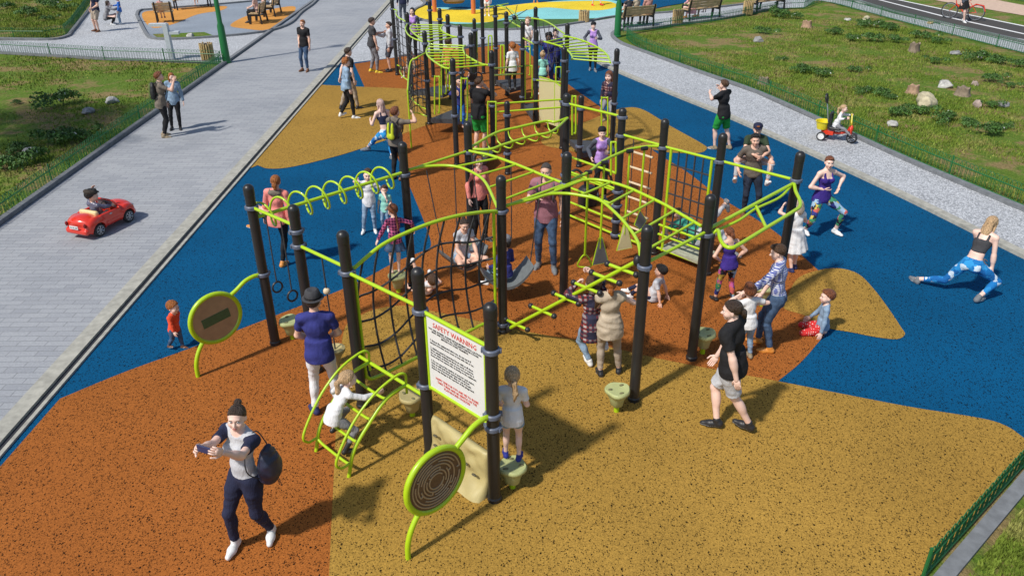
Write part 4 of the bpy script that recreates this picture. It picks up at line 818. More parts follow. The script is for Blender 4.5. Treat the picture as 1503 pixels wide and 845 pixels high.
    def leg(F, i, g=0., full=True, cut=None, fl=0., k=.03):
        h, kn, an = legs[i]; F.cone(h, kn, .082 * lq + g, .051 * lq + g + fl, k, cut=cut); F.ell(h + (kn - h) * .3, (.080 * lq + g, .088 * lq + g, .17), frame(kn - h), .04, cut)
        if full: F.cone(kn, an, .050 * lq + g + fl * .5, .035 * lq + g + fl, .025, cut=cut); d = frame(an - kn); bk = np.cross(np.cross(kn - h, an - kn), an - kn); bk = bk / (np.linalg.norm(bk) + 1e-9) if np.linalg.norm(bk) > 1e-4 else V3(0, 1, 0); F.ell(kn + (an - kn) * .30 + bk * .016 * (1 if bk @ (kn - (h + an) / 2) < 0 else -1), (.048 * lq + g, .050 * lq + g, .115), d, .03, cut)
    # --- skin
    F = Field(); torso(F); glute(F); [arm(F, i, 0, 0, 2) for i in (0, 1)]; [leg(F, i) for i in (0, 1)]
    F.cone(neck + Rc @ V3(0, -.01, -.03), hc + Rh @ V3(0, -.015, -.05 * B['hs']), .056 * q ** .5, .052 * B['hs'] ** .6, .03)
    feet = []
    for i, (fy, fp) in enumerate(((rfy, rfp), (lfy, lfp))):
        an = legs[i][2]; Rf = rot('Z', fy) @ rot('X', -fp); feet.append(Rf); fs = 1.0 if not chd else 1.02
        F.cone(an + Rf @ V3(0, -.03, -.04), an + Rf @ V3(0, .10, -.055), .034, .026, .02)
    V, Fc = F.mesh(vx); mb = MB(); mb.add(V, Fc, 0)
    Vh, Fh = head_mesh(sex); hs = B['hs']; mb.add(Vh * hs @ Rh.T + hc, Fh, 0)
    for k in (1, -1):
        mb.ell(hc + Rh @ (V3(k * .031, .0755, .005) * hs), np.array([.0145, .011, .0095]) * hs, Rh, 8, 6, 1); mb.ell(hc + Rh @ (V3(k * .031, .0835, .005) * hs), np.array([.0068, .005, .0068]) * hs, Rh, 8, 5, 2); mb.ell(hc + Rh @ (V3(k * .0335, .0905, .0275) * hs), np.array([.017, .005, .0034]) * hs, Rh @ rot('Y', k * 8), 8, 5, 4)
    mb.ell(hc + Rh @ (V3(0, .0905, -.0555) * hs), np.array([.0205, .006, .0042]) * hs, Rh, 10, 5, 3); mb.ell(hc + Rh @ (V3(0, .0895, -.0645) * hs), np.array([.018, .006, .0055]) * hs, Rh, 10, 5, 3)
    for i, (c, pn, sd) in enumerate(((rc, rp, 1), (lc, lp, -1))):
        a, e, w = hands[i]; fd = (w - e) / np.linalg.norm(w - e); pn = (Rc @ V3(-sd, .1, 0)) if pn is None else np.array(pn, float); thumb = np.cross(fd, pn); sdn = 1 if thumb @ (Rc @ V3(0, 1, .6)) > 0 else -1
        hand(mb, w, fd, pn, hs ** .45, c, sdn)
    for b in range(len(mb.v)): mb.v[b] = mb.v[b] * s
    hm = hairmat(hair[1]) if hair else IRIS
    body = mb.build('body', [skinmat(skin), EYEW, IRIS, LIPM if skin != BROWN else LIPD, hm], root, angle=180)
    # --- hair
    if hair:
        HF, hp = hair_field(hair[0], sex); hv = .009 if depth < 19 else .014; V, Fc = HF.mesh(hv, 0, hp); clothmesh('hair', V * hs @ Rh.T + hc, Fc, hm, root, s)
    # --- bottom
    seed = (len(PEOPLE) * 1.37) % 6
    if bot:
        kind, m = bot[0], bot[1]; L_ = bot[2] if len(bot) > 2 else 1.; g = dict(leggings=.004, jeans=.006, loose=.016, shorts=.016, skirt=.02)[kind]; F = Field(); wz = P + Rp @ V3(0, 0, .075 if kind != 'leggings' else .10); cutw = [(wz, Rp @ V3(0, 0, 1))]
        F.ell(P + Rp @ V3(0, -.012, .01), ((.155 + (.006 if fem else 0)) * q ** .4 * (1 if not chd else .9) + g, .108 * q ** .5 + g, .128), Rp, .04); glute(F, g * .8); F.ell(waist + Rc @ V3(0, .005, .02), ((.118 if fem else .138) * q ** .5 + g, .09 * q ** .5 + g, .15), Rc, .04)
        if kind == 'skirt':
            P0, R0 = P, Rp
            def sk(X, Y, Z):
                x, y, zc = X - P0[0], Y - P0[1], Z - P0[2]; lx = R0[0, 0] * x + R0[1, 0] * y + R0[2, 0] * zc; ly = R0[0, 1] * x + R0[1, 1] * y + R0[2, 1] * zc; lz = R0[0, 2] * x + R0[1, 2] * y + R0[2, 2] * zc
                t = np.clip((.06 - lz) / (L_ + .06), 0, 1); r = .15 + .11 * t + .012 * t * np.sin(np.arctan2(ly, lx) * 9); return np.maximum(np.maximum((np.sqrt(lx ** 2 + (ly * 1.25) ** 2) - r), -lz - L_), lz - .07)
            F.raw(sk, P - .42, P + V3(.42, .42, .1), .02)
        else:
            for i in (0, 1):
                h, kn, an = legs[i]
                if L_ <= 1: c0 = h + (kn - h) * L_; d = (kn - h) / np.linalg.norm(kn - h); leg(F, i, g, False, [(c0, d)], .02 if kind == 'shorts' else 0)
                else: c0 = kn + (an - kn) * (L_ - 1) + 0; d = (an - kn) / np.linalg.norm(an - kn); leg(F, i, g, True, None, .005 if kind in ('jeans', 'loose') else 0)
                if L_ > 1:
                    F.p[-2] = F.p[-2]
        cl = [(legs[i][1] + (legs[i][2] - legs[i][1]) * (L_ - 1), (legs[i][2] - legs[i][1]) / np.linalg.norm(legs[i][2] - legs[i][1]), legs[i][2]) for i in (0, 1)] if L_ > 1 and kind != 'skirt' else []
        w_ = wr(.0015 if kind == 'leggings' else .0024, 20, seed)
        def post(G, X, Y, Z):
            G = w_(G, X, Y, Z); n0 = Rp @ V3(0, 0, 1); G = np.maximum(G, (X - wz[0]) * n0[0] + (Y - wz[1]) * n0[1] + (Z - wz[2]) * n0[2])
            for c0, d, an in cl:
                pl = (X - c0[0]) * d[0] + (Y - c0[1]) * d[1] + (Z - c0[2]) * d[2]; near = np.sqrt((X - an[0]) ** 2 + (Y - an[1]) ** 2 + (Z - an[2]) ** 2) - .19; G = np.maximum(G, np.minimum(pl, -near) if True else pl)
            return G
        V, Fc = F.mesh(vx, 0, post); clothmesh(bot[3] if len(bot) > 3 else dict(leggings='leggings', jeans='trousers', loose='trousers', shorts='shorts', skirt='skirt')[kind], V, Fc, m, root, s)
    # --- top
    if top:
        kind, m = top[0], top[1]; o = dict(sleeve=1, hem=-.075, g=.012, neck=.075, sm=None, hood=None); o.update(top[2] if len(top) > 2 else {}); g = o['g']; F = Field(); hem = P + Rp @ V3(0, 0, o['hem']); tank = o['sleeve'] == 0
        torso(F, None, .045, g)
        if o['hem'] < .1 and not o.get('tuck') and not o.get('dress'):
            P0, R0, hm0 = P, Rp, o['hem']; a0, b0 = ((.118 if fem else .136) if not chd else .128) * q ** .5 + g, ((.166 if fem else .163) if not chd else .152) * q ** .35 + g + .008; c0_, d0_ = .094 * q ** .5 + g, (.138 if fem else .134) * q ** .4 + g
            def cyl(X, Y, Z):
                x, y, zc = X - P0[0], Y - P0[1], Z - P0[2]; lx = R0[0, 0] * x + R0[1, 0] * y + R0[2, 0] * zc; ly = R0[0, 1] * x + R0[1, 1] * y + R0[2, 1] * zc + .020; lz = R0[0, 2] * x + R0[1, 2] * y + R0[2, 2] * zc
                t = np.clip((.20 - lz) / .20, 0, 1); rx = a0 + (b0 - a0) * t; ry = c0_ + (d0_ - c0_) * t; return np.maximum(np.maximum((np.sqrt((lx / rx) ** 2 + (ly / ry) ** 2) - 1) * ry, lz - .2), hm0 - .03 - lz)
            F.raw(cyl, P - .30, P + V3(.3, .3, .26), .05)
        if o['hem'] < .0 and fem: glute(F, g * .6)
        if not tank and o['sm'] is None:
            for i in (0, 1): arm(F, i, g * .9, 0, 2 if o['sleeve'] > 1 else 1, None, .006 if o['sleeve'] <= 1 else .004)
        cuts = []
        for i in (0, 1):
            a, e, w = hands[i]
            if o['sleeve'] > 1: c0 = e + (w - e) * min(.97, o['sleeve'] - 1); d = (w - e) / np.linalg.norm(w - e)
            else: c0 = a + (e - a) * o['sleeve'] * .62; d = (e - a) / np.linalg.norm(e - a)
            cuts.append((c0, d, a, e, w))
        nk = neck + Rc @ V3(0, .028, .035); hn = Rp @ V3(0, 0, -1); w_ = wr(o.get('wr', .0028), 17, seed); skl = o.get('dress')
        if skl:
            P0, R0 = P, Rp
            def sk(X, Y, Z):
                x, y, zc = X - P0[0], Y - P0[1], Z - P0[2]; t = np.clip((.2 - zc) / (skl + .2), 0, 1); r = .14 + .12 * t + .014 * t * np.sin(np.arctan2(y, x) * 9); return np.maximum(np.maximum(np.sqrt(x ** 2 + (y * 1.2) ** 2) - r, -zc - skl), zc - .2)
            F.raw(sk, P - .62, P + V3(.42, .42, .25), .04)
        armsep = 0 if o['sleeve'] > 1 else 1
        def post(G, X, Y, Z):
            G = w_(G, X, Y, Z); nb = np.sqrt((X - nk[0]) ** 2 + (Y - nk[1]) ** 2 + (Z - nk[2]) ** 2) - o['neck']; G = np.maximum(G, -nb)
            hm_ = (X - hem[0]) * hn[0] + (Y - hem[1]) * hn[1] + (Z - hem[2]) * hn[2]
            if not skl:
                dmin = None
                for c0, d, a, e, w in cuts:          # keep hanging sleeves out of the hem cut
                    for (u, v, R_) in ((a, e, .075), (e, w, .065)):
                        dd = v - u; t = np.clip(((X - u[0]) * dd[0] + (Y - u[1]) * dd[1] + (Z - u[2]) * dd[2]) / (dd @ dd), 0, 1); ds = np.sqrt((X - u[0] - t * dd[0]) ** 2 + (Y - u[1] - t * dd[1]) ** 2 + (Z - u[2] - t * dd[2]) ** 2) - R_; dmin = ds if dmin is None else np.minimum(dmin, ds)
                G = np.maximum(G, np.minimum(hm_, dmin) if o['sleeve'] > 1 else hm_)
            if not tank and o['sm'] is None:
                for c0, d, a, e, w in cuts:
                    pl = (X - c0[0]) * d[0] + (Y - c0[1]) * d[1] + (Z - c0[2]) * d[2]
                    if o['sleeve'] > 1: near = np.sqrt((X - w[0]) ** 2 + (Y - w[1]) ** 2 + (Z - w[2]) ** 2) - .16
                    else: dd = e - a; t = np.clip(((X - a[0]) * dd[0] + (Y - a[1]) * dd[1] + (Z - a[2]) * dd[2]) / (dd @ dd), 0.0, 1); near = np.sqrt((X - a[0] - t * dd[0]) ** 2 + (Y - a[1] - t * dd[1]) ** 2 + (Z - a[2] - t * dd[2]) ** 2) - .085
                    G = np.maximum(G, np.minimum(pl, -near))
            if tank:
                for i in (0, 1):
                    cc_ = S[i] + Rc @ V3((1, -1)[i] * (.03 if not o.get('crop') else .03), 0, .0); G = np.maximum(G, -(np.sqrt((X - cc_[0]) ** 2 + (Y - cc_[1]) ** 2 + (Z - cc_[2]) ** 2) - .085))
                tp_ = neck + Rc @ V3(0, 0, -.035); nn = Rc @ V3(0, 0, 1); ly = (X - tp_[0]) * Rc[0, 0] + (Y - tp_[1]) * Rc[1, 0] + (Z - tp_[2]) * Rc[2, 0]; pl = (X - tp_[0]) * nn[0] + (Y - tp_[1]) * nn[1] + (Z - tp_[2]) * nn[2]
                strap = np.abs(np.abs(ly) - .085 * q) - .017; G = np.maximum(G, np.minimum(pl + .10, np.maximum(strap, pl)))
            return G
        V, Fc = F.mesh(vx, 0, post); nm = dict(tee='t_shirt', shirt='shirt', hoodie='hoodie', jacket='jacket', tank='tank_top', vest='vest', dress='dress', crop='crop_top').get(kind, kind); clothmesh(nm, V, Fc, m, root, s)
        if o['sm'] is not None:                                     # sleeves of another colour
            for i in (0, 1):
                F = Field(); a, e, w = hands[i]; arm(F, i, g, 0, 2 if o['sleeve'] > 1 else 1, [(cuts[i][0], cuts[i][1])] if o['sleeve'] <= 1 else None, .006); F.cone(a - Rc @ V3((.05, -.05)[i], 0, -.012), a, .055 * q + g, .058 * q + g, .03)
                V, Fc = F.mesh(vx, 0, w_); clothmesh('sleeve', V, Fc, o['sm'], root, s)
        if o['hood'] is not None:
            F = Field(); F.ell(neck + Rc @ V3(0, -.085, -.02), (.115, .05, .06), Rc, .02).cone(neck + Rc @ V3(.09, -.03, -.0), neck + Rc @ V3(.05, .06, -.05), .03, .022, .03).cone(neck + Rc @ V3(-.09, -.03, -.0), neck + Rc @ V3(-.05, .06, -.05), .03, .022, .03); V, Fc = F.mesh(vx, 0, wr(.004, 25, seed)); clothmesh('hood', V, Fc, o['hood'], root, s)
    # --- shoes
    if shoes:
        m, sole = shoes[0], shoes[1] if len(shoes) > 1 else None; hi = shoes[2] if len(shoes) > 2 else 0
        for i in (0, 1):
            an, Rf = legs[i][2], feet[i]; F = Field(); F.cone(an + Rf @ V3(0, -.035, -.042), an + Rf @ V3(0, .08, -.05), .041, .041, .03).cone(an + Rf @ V3(0, .08, -.052), an + Rf @ V3(0, .165, -.058), .042, .03, .03).cone(an + Rf @ V3(0, -.02, -.03), an + (legs[i][1] - an) / np.linalg.norm(legs[i][1] - an) * (.015 + hi), .042, .044 + (.004 if hi else 0), .02)
            def post(G, X, Y, Z):
                dn = Rf @ V3(0, 0, -1); c0 = an + Rf @ V3(0, 0, -.079); return np.maximum(G, (X - c0[0]) * dn[0] + (Y - c0[1]) * dn[1] + (Z - c0[2]) * dn[2])
            V, Fc = F.mesh(min(vx, .012), 0, post); so_ = clothmesh('shoe', V, Fc, m, root, s)
            if sole is not None:
                so_.data.materials.append(sole); dn = Rf @ V3(0, 0, 1); c0 = an + Rf @ V3(0, 0, -.058); cen = np.zeros(len(so_.data.polygons) * 3); so_.data.polygons.foreach_get('center', cen); cen = cen.reshape(-1, 3) / s
                so_.data.polygons.foreach_set('material_index', (((cen - c0) @ dn) < 0).astype(np.int32))
    # --- hat
    if hat:
        b = MB(); kk = hs if hat[0] == 'fedora' else 1.; c = hc + Rh @ (V3(0, -.012, .075 if hat[0] != 'flat' else .06) * kk); up = Rh @ V3(0, -.12, 1)
        if hat[0] == 'fedora': b.lathe([(.125, -.012), (.135, -.004), (.125, .004), (.10, .004), (.098, .045), (.085, .095), (.06, .112), (.02, .10), (.001, .098)], c, 24, axis=up); b.lathe([(.101, .004), (.102, .03), (.099, .032), (.098, .004)], c, 24, axis=up, mi=1)
        elif hat[0] == 'cap': b.lathe([(.088, -.03), (.098, -.01), (.1, .02), (.085, .055), (.05, .075), (.001, .08)], c, 20, axis=up); b.slab([c + Rh @ V3(x, y, -.012) for x, y in ((-.08, .06), (-.06, .15), (0, .175), (.06, .15), (.08, .06))], .01)
        elif hat[0] == 'beanie': b.lathe([(.092, -.035), (.102, -.01), (.1, .03), (.082, .065), (.045, .085), (.001, .09)], c, 20, axis=up)
        elif hat[0] == 'flat': b.lathe([(.092, -.02), (.108, .0), (.112, .02), (.098, .042), (.055, .055), (.001, .057)], c + Rh @ V3(0, -.01, .0), 20, axis=Rh @ V3(0, .18, 1)); b.slab([c + Rh @ V3(x, y, -.0) for x, y in ((-.08, .07), (-.05, .125), (0, .135), (.05, .125), (.08, .07))], .012)
        for k in range(len(b.v)): b.v[k] = (b.v[k] - hc) * (hs if hat[0] != 'fedora' else 1) * s + hc * s if hat[0] in ('cap', 'beanie', 'flat') else b.v[k] * s
        b.build('hat' if hat[0] == 'fedora' else 'beanie' if hat[0] == 'beanie' else 'cap', [hat[1], hat[2] if len(hat) > 2 else hat[1]], root, angle=50)
    info = dict(root=root, rootp=rootp, s=s, R=Ry, P=P, Rp=Rp, waist=waist, chest=chest, neck=neck, Rc=Rc, Rh=Rh, hc=hc, S=S, hands=hands, legs=legs, W=lambda p: Ry @ (np.asarray(p, float) * s) + rootp, hs=hs)
    PEOPLE.append(info); return info
# cloth
def folds(m):
    N, L = m.node_tree.nodes, m.node_tree.links; n = noise(N, L, 11, 3, .6, stretch=(1.2, 1.2, .55)); b = N.new('ShaderNodeBump'); b.inputs['Strength'].default_value = .55; b.inputs['Distance'].default_value = .035; L.new(n.outputs[0], b.inputs['Height']); L.new(b.outputs[0], N['Principled BSDF'].inputs['Normal']); return m
def cloth(name, c, var=.18, scale=8, rough=.85): return folds(mat('cloth_' + name, c, rough, var=var, scale=scale, spec=.25))
def pattern(name, kind, cols, sc=1.):
    m, N, L, P = nmat('cloth_' + name); P.inputs['Roughness'].default_value = .85; P.inputs['Specular IOR Level'].default_value = .25; tc = N.new('ShaderNodeTexCoord')
    def stripes(ax, freq, lo, hi):
        sp = N.new('ShaderNodeSeparateXYZ'); L.new(tc.outputs['Object'], sp.inputs[0]); k = N.new('ShaderNodeMath'); k.operation = 'MULTIPLY'; L.new(sp.outputs[ax], k.inputs[0]); k.inputs[1].default_value = freq; f = N.new('ShaderNodeMath'); f.operation = 'FRACT'; L.new(k.outputs[0], f.inputs[0])
        r = ramp(N, [(0, lo), (.5, hi)], 'CONSTANT'); L.new(f.outputs[0], r.inputs[0]); return r.outputs[0]
    if kind in ('plaid', 'check'):
        f = 22 * sc; a = stripes(2, f, (0, 0, 0), (1, 1, 1)); b = stripes(0, f, (0, 0, 0), (1, 1, 1)); c = mixc(N, L, .5, a, b); r = ramp(N, [(.0, cols[0]), (.25, cols[1]), (.75, cols[2])], 'CONSTANT'); L.new(c, r.inputs[0]); o = r.outputs[0]
        if kind == 'plaid' and len(cols) > 3:
            a2 = stripes(2, f * .28, (0, 0, 0), (1, 1, 1)); b2 = stripes(0, f * .28, (0, 0, 0), (1, 1, 1)); o = mixc(N, L, mixc(N, L, .5, a2, b2), o, cols[3], 'MIX')
    elif kind == 'stripes': o = stripes(2, 30 * sc, cols[0], cols[1])
    elif kind == 'dots':
        v = N.new('ShaderNodeTexVoronoi'); v.inputs['Scale'].default_value = 32 * sc; v.inputs['Randomness'].default_value = .15; L.new(tc.outputs['Object'], v.inputs[0]); r = ramp(N, [(0, cols[1]), (.28, cols[0])], 'CONSTANT'); L.new(v.outputs['Distance'], r.inputs[0]); o = r.outputs[0]
    else:                                                            # printed: blots of several colours
        n = noise(N, L, 9 * sc, 2, .6); v = N.new('ShaderNodeTexVoronoi'); v.inputs['Scale'].default_value = 9 * sc; mx = N.new('ShaderNodeMix'); mx.data_type = 'RGBA'; mx.inputs[0].default_value = .12; L.new(tc.outputs['Object'], mx.inputs[6]); L.new(n.outputs['Color'], mx.inputs[7]); L.new(mx.outputs[2], v.inputs[0])
        sp = N.new('ShaderNodeSeparateColor'); L.new(v.outputs['Color'], sp.inputs[0]); k = len(cols); r = ramp(N, [(i / k, c) for i, c in enumerate(cols)], 'CONSTANT'); L.new(sp.outputs[0], r.inputs[0]); o = r.outputs[0]
    L.new(o, P.inputs['Base Color']); return folds(m)
C_WHITE = cloth('white', (.72, .72, .73), .04); C_LGREY = cloth('light_grey', (.50, .51, .54), .08); C_GREY = cloth('grey', (.22, .22, .235)); C_BLACK = cloth('black', (.017, .017, .019)); C_NAVY = cloth('navy', (.020, .024, .055)); C_BLUE = cloth('royal_blue', (.035, .040, .19)); C_DENIM = cloth('denim', (.055, .095, .17), .35, 14); C_LDENIM = cloth('pale_denim', (.24, .34, .46), .25, 12); C_DDENIM = cloth('dark_denim', (.022, .03, .05), .3, 10)
C_KHAKI = cloth('khaki', (.38, .31, .24)); C_BEIGE = cloth('beige', (.46, .38, .28)); C_RED = cloth('red', (.75, .09, .035)); C_GREEN = cloth('green', (.02, .30, .05)); C_PINK = cloth('coral_pink', (.80, .26, .22)); C_MINT = cloth('mint', (.30, .66, .56)); C_PURPLE = cloth('indigo', (.045, .025, .21)); C_PLUM = cloth('dusty_plum', (.30, .13, .16)); C_CHAR = cloth('charcoal', (.055, .055, .06)); C_TAUPE = cloth('taupe', (.18, .15, .12)); C_LILAC = cloth('lilac', (.44, .26, .62)); C_OLIVE = cloth('dark_olive', (.035, .055, .03)); C_SLATE = cloth('slate', (.075, .085, .11)); C_BLUEJ = cloth('bright_blue', (.04, .16, .55))
C_FLORAL = pattern('printed_leggings', 'print', [(.02, .02, .03), (.55, .12, .10), (.03, .04, .20), (.55, .42, .08), (.05, .25, .12), (.50, .10, .28), (.30, .45, .60), (.02, .02, .03)], 1.4); C_BPRINT = pattern('blue_marbled_leggings', 'print', [(.01, .12, .36), (.02, .22, .52), (.55, .66, .75), (.01, .16, .44), (.03, .28, .60)], 1.3)
C_PLAID_R = pattern('red_plaid', 'plaid', [(.025, .022, .03), (.20, .03, .03), (.45, .38, .36), (.03, .03, .06)], .7); C_PLAID_P = pattern('pink_plaid', 'plaid', [(.03, .02, .06), (.38, .06, .16), (.55, .16, .28)], 1.0); C_CHECK = pattern('blue_check', 'check', [(.05, .07, .33), (.25, .29, .50), (.72, .73, .76)], 1.5); C_STRIPE = pattern('dark_striped', 'stripes', [(.075, .06, .05), (.19, .16, .13)], 1.6); C_DOTS = pattern('red_dotted', 'dots', [(.55, .03, .03), (.70, .55, .5)], 1.); C_BREAST = pattern('grey_white_stripes', 'stripes', [(.55, .56, .58), (.28, .29, .32)], 1.3)
S_WHITE = mat('white_leather', (.74, .74, .73), .5, var=.05); S_BLACK = mat('black_leather', (.02, .02, .022), .45); S_BROWN = mat('brown_leather', (.17, .07, .03), .5); S_TAN = mat('tan_leather', (.62, .24, .04), .45, var=.1); S_NAVY = mat('navy_canvas', (.025, .03, .11), .7); S_GREY = mat('grey_canvas', (.17, .18, .19), .8); S_YEL = mat('yellow_canvas', (.70, .50, .03), .7); S_KHAKI = mat('khaki_canvas', (.28, .22, .14), .8); S_BLUE = mat('blue_canvas', (.02, .03, .25), .7)
# ================================================================ the people
def topat(px, py, y, H):
    p = yp(px, py, y); return (p[0], p[1]), p[2] - H
JG = 'people on and around the climbing frames'
WK = 'people walking and standing outside the frames'
# --- foreground
phone_woman = person('young woman in grey tee and torn navy jeans taking a picture with her phone', g2(371, 802), 154, 1.80, sex='f', skin=PALE, hair=('bun', DBR), top=('tee', C_LGREY, dict(sm=C_NAVY, tuck=1, hem=.035)), bot=('jeans', C_NAVY, 1.90), shoes=(S_WHITE,),
    rh=('p', 293, 656, -.42), lh=('p', 327, 664, -.52), re=(.3, -.5, -1), le=(-.5, -.3, -1), rf=('g', 345, 793, .1), lf=('g', 398, 774, .1), tilt=.35, head=(28, -2, 0), rfy=18, lfy=34, rc=.7, lc=.7)
hat_man = person('man in navy T shirt, white trousers and dark trilby hat, seen from behind', g2(480, 603), 8, 1.72, sex='m', skin=LIGHT, hair=('crew', DBR), top=('tee', C_BLUE, dict(hem=-.10)), bot=('jeans', C_WHITE, 1.93), shoes=(S_NAVY,), rh=(.10, .22, 1.0), lh=(-.10, .22, 1.0), re=(1, -.5, -.2), le=(-1, -.5, -.2), rf=(.14, .05, .08), lf=(-.14, -.03, .08), tilt=.1, hat=('fedora', C_CHAR, C_BLACK), head=(-14, 4, 0), rfy=-25, lfy=30)
person('red haired toddler in red hoodie and jeans toddling on blue rubber', g2(258, 511), -105, ty=441, sex='t', skin=PALE, hair=('toddler', GIN), top=('hoodie', C_RED, dict(sleeve=1.95, hood=C_RED, g=.022)), bot=('jeans', C_DENIM, 1.9), shoes=(S_BROWN, C_WHITE), rf=(.09, -.18, .11), lf=(-.09, .2, .08), rh=(.26, .2, .72), lh=(-.28, -.1, .7), rfp=-25)
person('blonde girl in white long sleeves climbing the lime arch ladder', gp(500, 672)[:2], -48, 1.22, sex='c', skin=PALE, hair=('pony', BLO), top=('shirt', C_WHITE, dict(sleeve=1.96, hem=-.10)), bot=('leggings', C_GREY, 1.9), shoes=(S_BLACK, None, .12), pel=('p', 490, 612, .12), rf=('p', 507, 660, .02), lf=('p', 489, 628, .22), rh=('p', 553, 577, .32), lh=('p', 506, 566, .42), re=(1, -.3, -.6), lean=38, head=(-10, -12, 0), rk=(.3, 1, .2), lk=(-.2, 1, .3))
person('girl in white T shirt and denim shorts standing on a stepping pod by the sign', gp(752, 676, .34)[:2], -4, ty=540, z=.335, sex='c', skin=PALE, hair=('pony', BLO), top=('tee', C_WHITE, dict(hem=-.09, g=.018)), bot=('shorts', C_LDENIM, .34), shoes=(S_BLUE, C_WHITE), rh=(.16, .24, 1.0), lh=(-.2, .2, .95), head=(12, 6, 0), rf=(.10, .03, .08), lf=(-.11, .1, .08))
person('person with low dark bun in black T shirt and pale grey shorts walking past', g2(1070, 632), 52, ty=440, sex='m', skin=PALE, hair=('lowbun', DBR), top=('tee', C_BLACK, dict(hem=-.09, g=.018)), bot=('shorts', C_LGREY, .86), shoes=(S_BLACK, S_GREY), lh=('p', 1088, 588, -.30), rh=('p', 1051, 524, .22), rf=('g', 1052, 617, .12), lf=('g', 1100, 622, .14), lfp=-14, head=(22, 4, 0), rfy=16, lfy=4)
# --- right of the frame
person('girl in red plaid shirt and jeans clinging to the pegs of the sloping beam', g2(864, 535), 12, 1.54, sex='c', skin=PALE, hair=('pony', BRN), top=('shirt', C_PLAID_R, dict(sleeve=1.96, hem=-.22, g=.02)), bot=('jeans', C_LDENIM, 1.88), shoes=(S_WHITE,), pel=('p', 868, 478, -.12), rh=('p', 868, 400, .15), lh=('p', 846, 417, .15), rf=('p', 889, 506, .1), lf=('p', 866, 530, -.05), rk=(.4, .9, .2), lk=(-.6, 1, 0), rc=1.2, lc=1.2, head=(0, -6, 0), lfp=-20)
person('woman with ginger bun in beige vest holding up a child', g2(894, 553), 0, ty=405, sex='f', skin=PALE, hair=('lowbun', GIN), top=('vest', C_BEIGE, dict(sleeve=.22, hem=-.17, g=.03, wr=.005)), bot=('jeans', C_KHAKI, 1.86), shoes=(S_BLACK, C_WHITE), rh=(.24, .30, 1.24), lh=(-.10, .38, 1.15), re=(1, -.3, -.5), rf=('g', 908, 541), lf=('g', 881, 545), head=(-6, -8, 0), lean=-3)
person('dark haired boy in grey T shirt sitting on orange rubber behind the sloping beam', g2(957, 441), 62, 1.18, sex='c', skin=LIGHT, hair=('short', BLK), top=('tee', C_LGREY), bot=('jeans', C_NAVY, 1.9), shoes=(S_WHITE,), pel=(0, 0, .12), rh=(.22, -.32, .06), lh=(-.24, -.28, .06), rf=(.10, .66, .09), lf=(-.12, .5, .09), rk=(.1, .3, 1), lk=(-.3, .3, 1), lean=-16, plean=-10, head=(0, 5, 0))
person('woman in indigo tank top and printed leggings, hands on hips, back turned', g2(1067, 447), 12, ty=333, sex='f', skin=LIGHT, hair=('bob', BRN) if False else ('lowbun', RED), top=('tank', C_PURPLE, dict(sleeve=0, hem=-.05)), bot=('leggings', C_FLORAL, 1.78), shoes=(S_BLACK,), rh=(.165, .03, 1.03), lh=(-.165, .03, 1.03), re=(1, -.35, .1), le=(-1, -.35, .1), rf=(.10, -.05, .08), lf=(-.16, .22, .08), head=(10, 8, 0))
person('man in blue checked shirt, jeans and orange shoes bending to guide a small boy', g2(1125, 514), 62, ty=360, sex='m', skin=PALE, hair=('short', BRN), top=('shirt', C_CHECK, dict(sleeve=1.35, hem=-.02, tuck=1)), bot=('jeans', C_DENIM, 1.93), shoes=(S_TAN,), lh=('p', 1093, 431, -.12), rh=('p', 1113, 440, .05), le=(-.6, -.4, -1), re=(.3, -.5, -1), tilt=-.1, lf=('g', 1130, 511), rf=('g', 1113, 497, .09), lean=7, head=(8, 14, 0), lfy=14, rfy=0)
person('small boy in white T shirt with both hands held up by the man', g2(1096, 527), 14, 1.22, sex='c', skin=PALE, hair=('short', RED), top=('tee', C_WHITE, dict(hem=-.08, g=.018)), bot=('jeans', C_LDENIM, 1.88), shoes=(S_KHAKI, C_WHITE), rh=('p', 1110, 447, .05), lh=('p', 1086, 432, .0), re=(1, 0, -.6), le=(-1, 0, .3), rf=('g', 1101, 520), lf=(-.08, .22, .08), head=(-8, -6, 0))
person('girl in pale denim jacket and red dotted trousers kneeling on the ochre patch', g2(1204, 489), 76, 1.22, sex='c', skin=PALE, hair=('short', RED), top=('jacket', C_LDENIM, dict(sleeve=1.95, hem=-.02)), bot=('loose', C_DOTS, 1.85), shoes=None, pel=(0, 0, .17), rf=(.11, .0, .06), lf=(-.11, .0, .06), rk=(.25, 1, -.25), lk=(-.25, 1, -.25), rh=(.28, .22, .22), lh=(-.30, .05, .06), head=(10, 0, 0), rfp=-60, lfp=-60)
person('fair haired girl in white summer dress holding the rightmost post', g2(1167, 398), 22, ty=292, sex='c', skin=PALE, hair=('bob', (.62, .48, .36)), top=('dress', C_WHITE, dict(sleeve=.5, dress=.34, g=.02)), shoes=(S_NAVY,), rh=(.2, .3, 1.2), lh=(-.12, .38, 1.48), lean=6, head=(10, 4, 0), rf=(.07, .1, .08))
person('red haired woman in indigo tank top and printed leggings lunging sideways', g2(1205, 342), 196, 1.74, sex='f', skin=PALE, hair=('crew', RED), top=('tank', C_PURPLE, dict(sleeve=0, hem=-.07)), bot=('leggings', C_FLORAL, 1.72), shoes=(S_WHITE, S_KHAKI), pel=('p', 1207, 290, 0), rh=(.165, .04, .92), lh=(-.165, .04, .92), re=(1, -.35, .2), le=(-1, -.35, .2), rf=('g', 1182, 336), lf=('g', 1226, 337), rk=(.6, 1, 0), lk=(-.9, 1, 0), head=(-24, 0, 0))
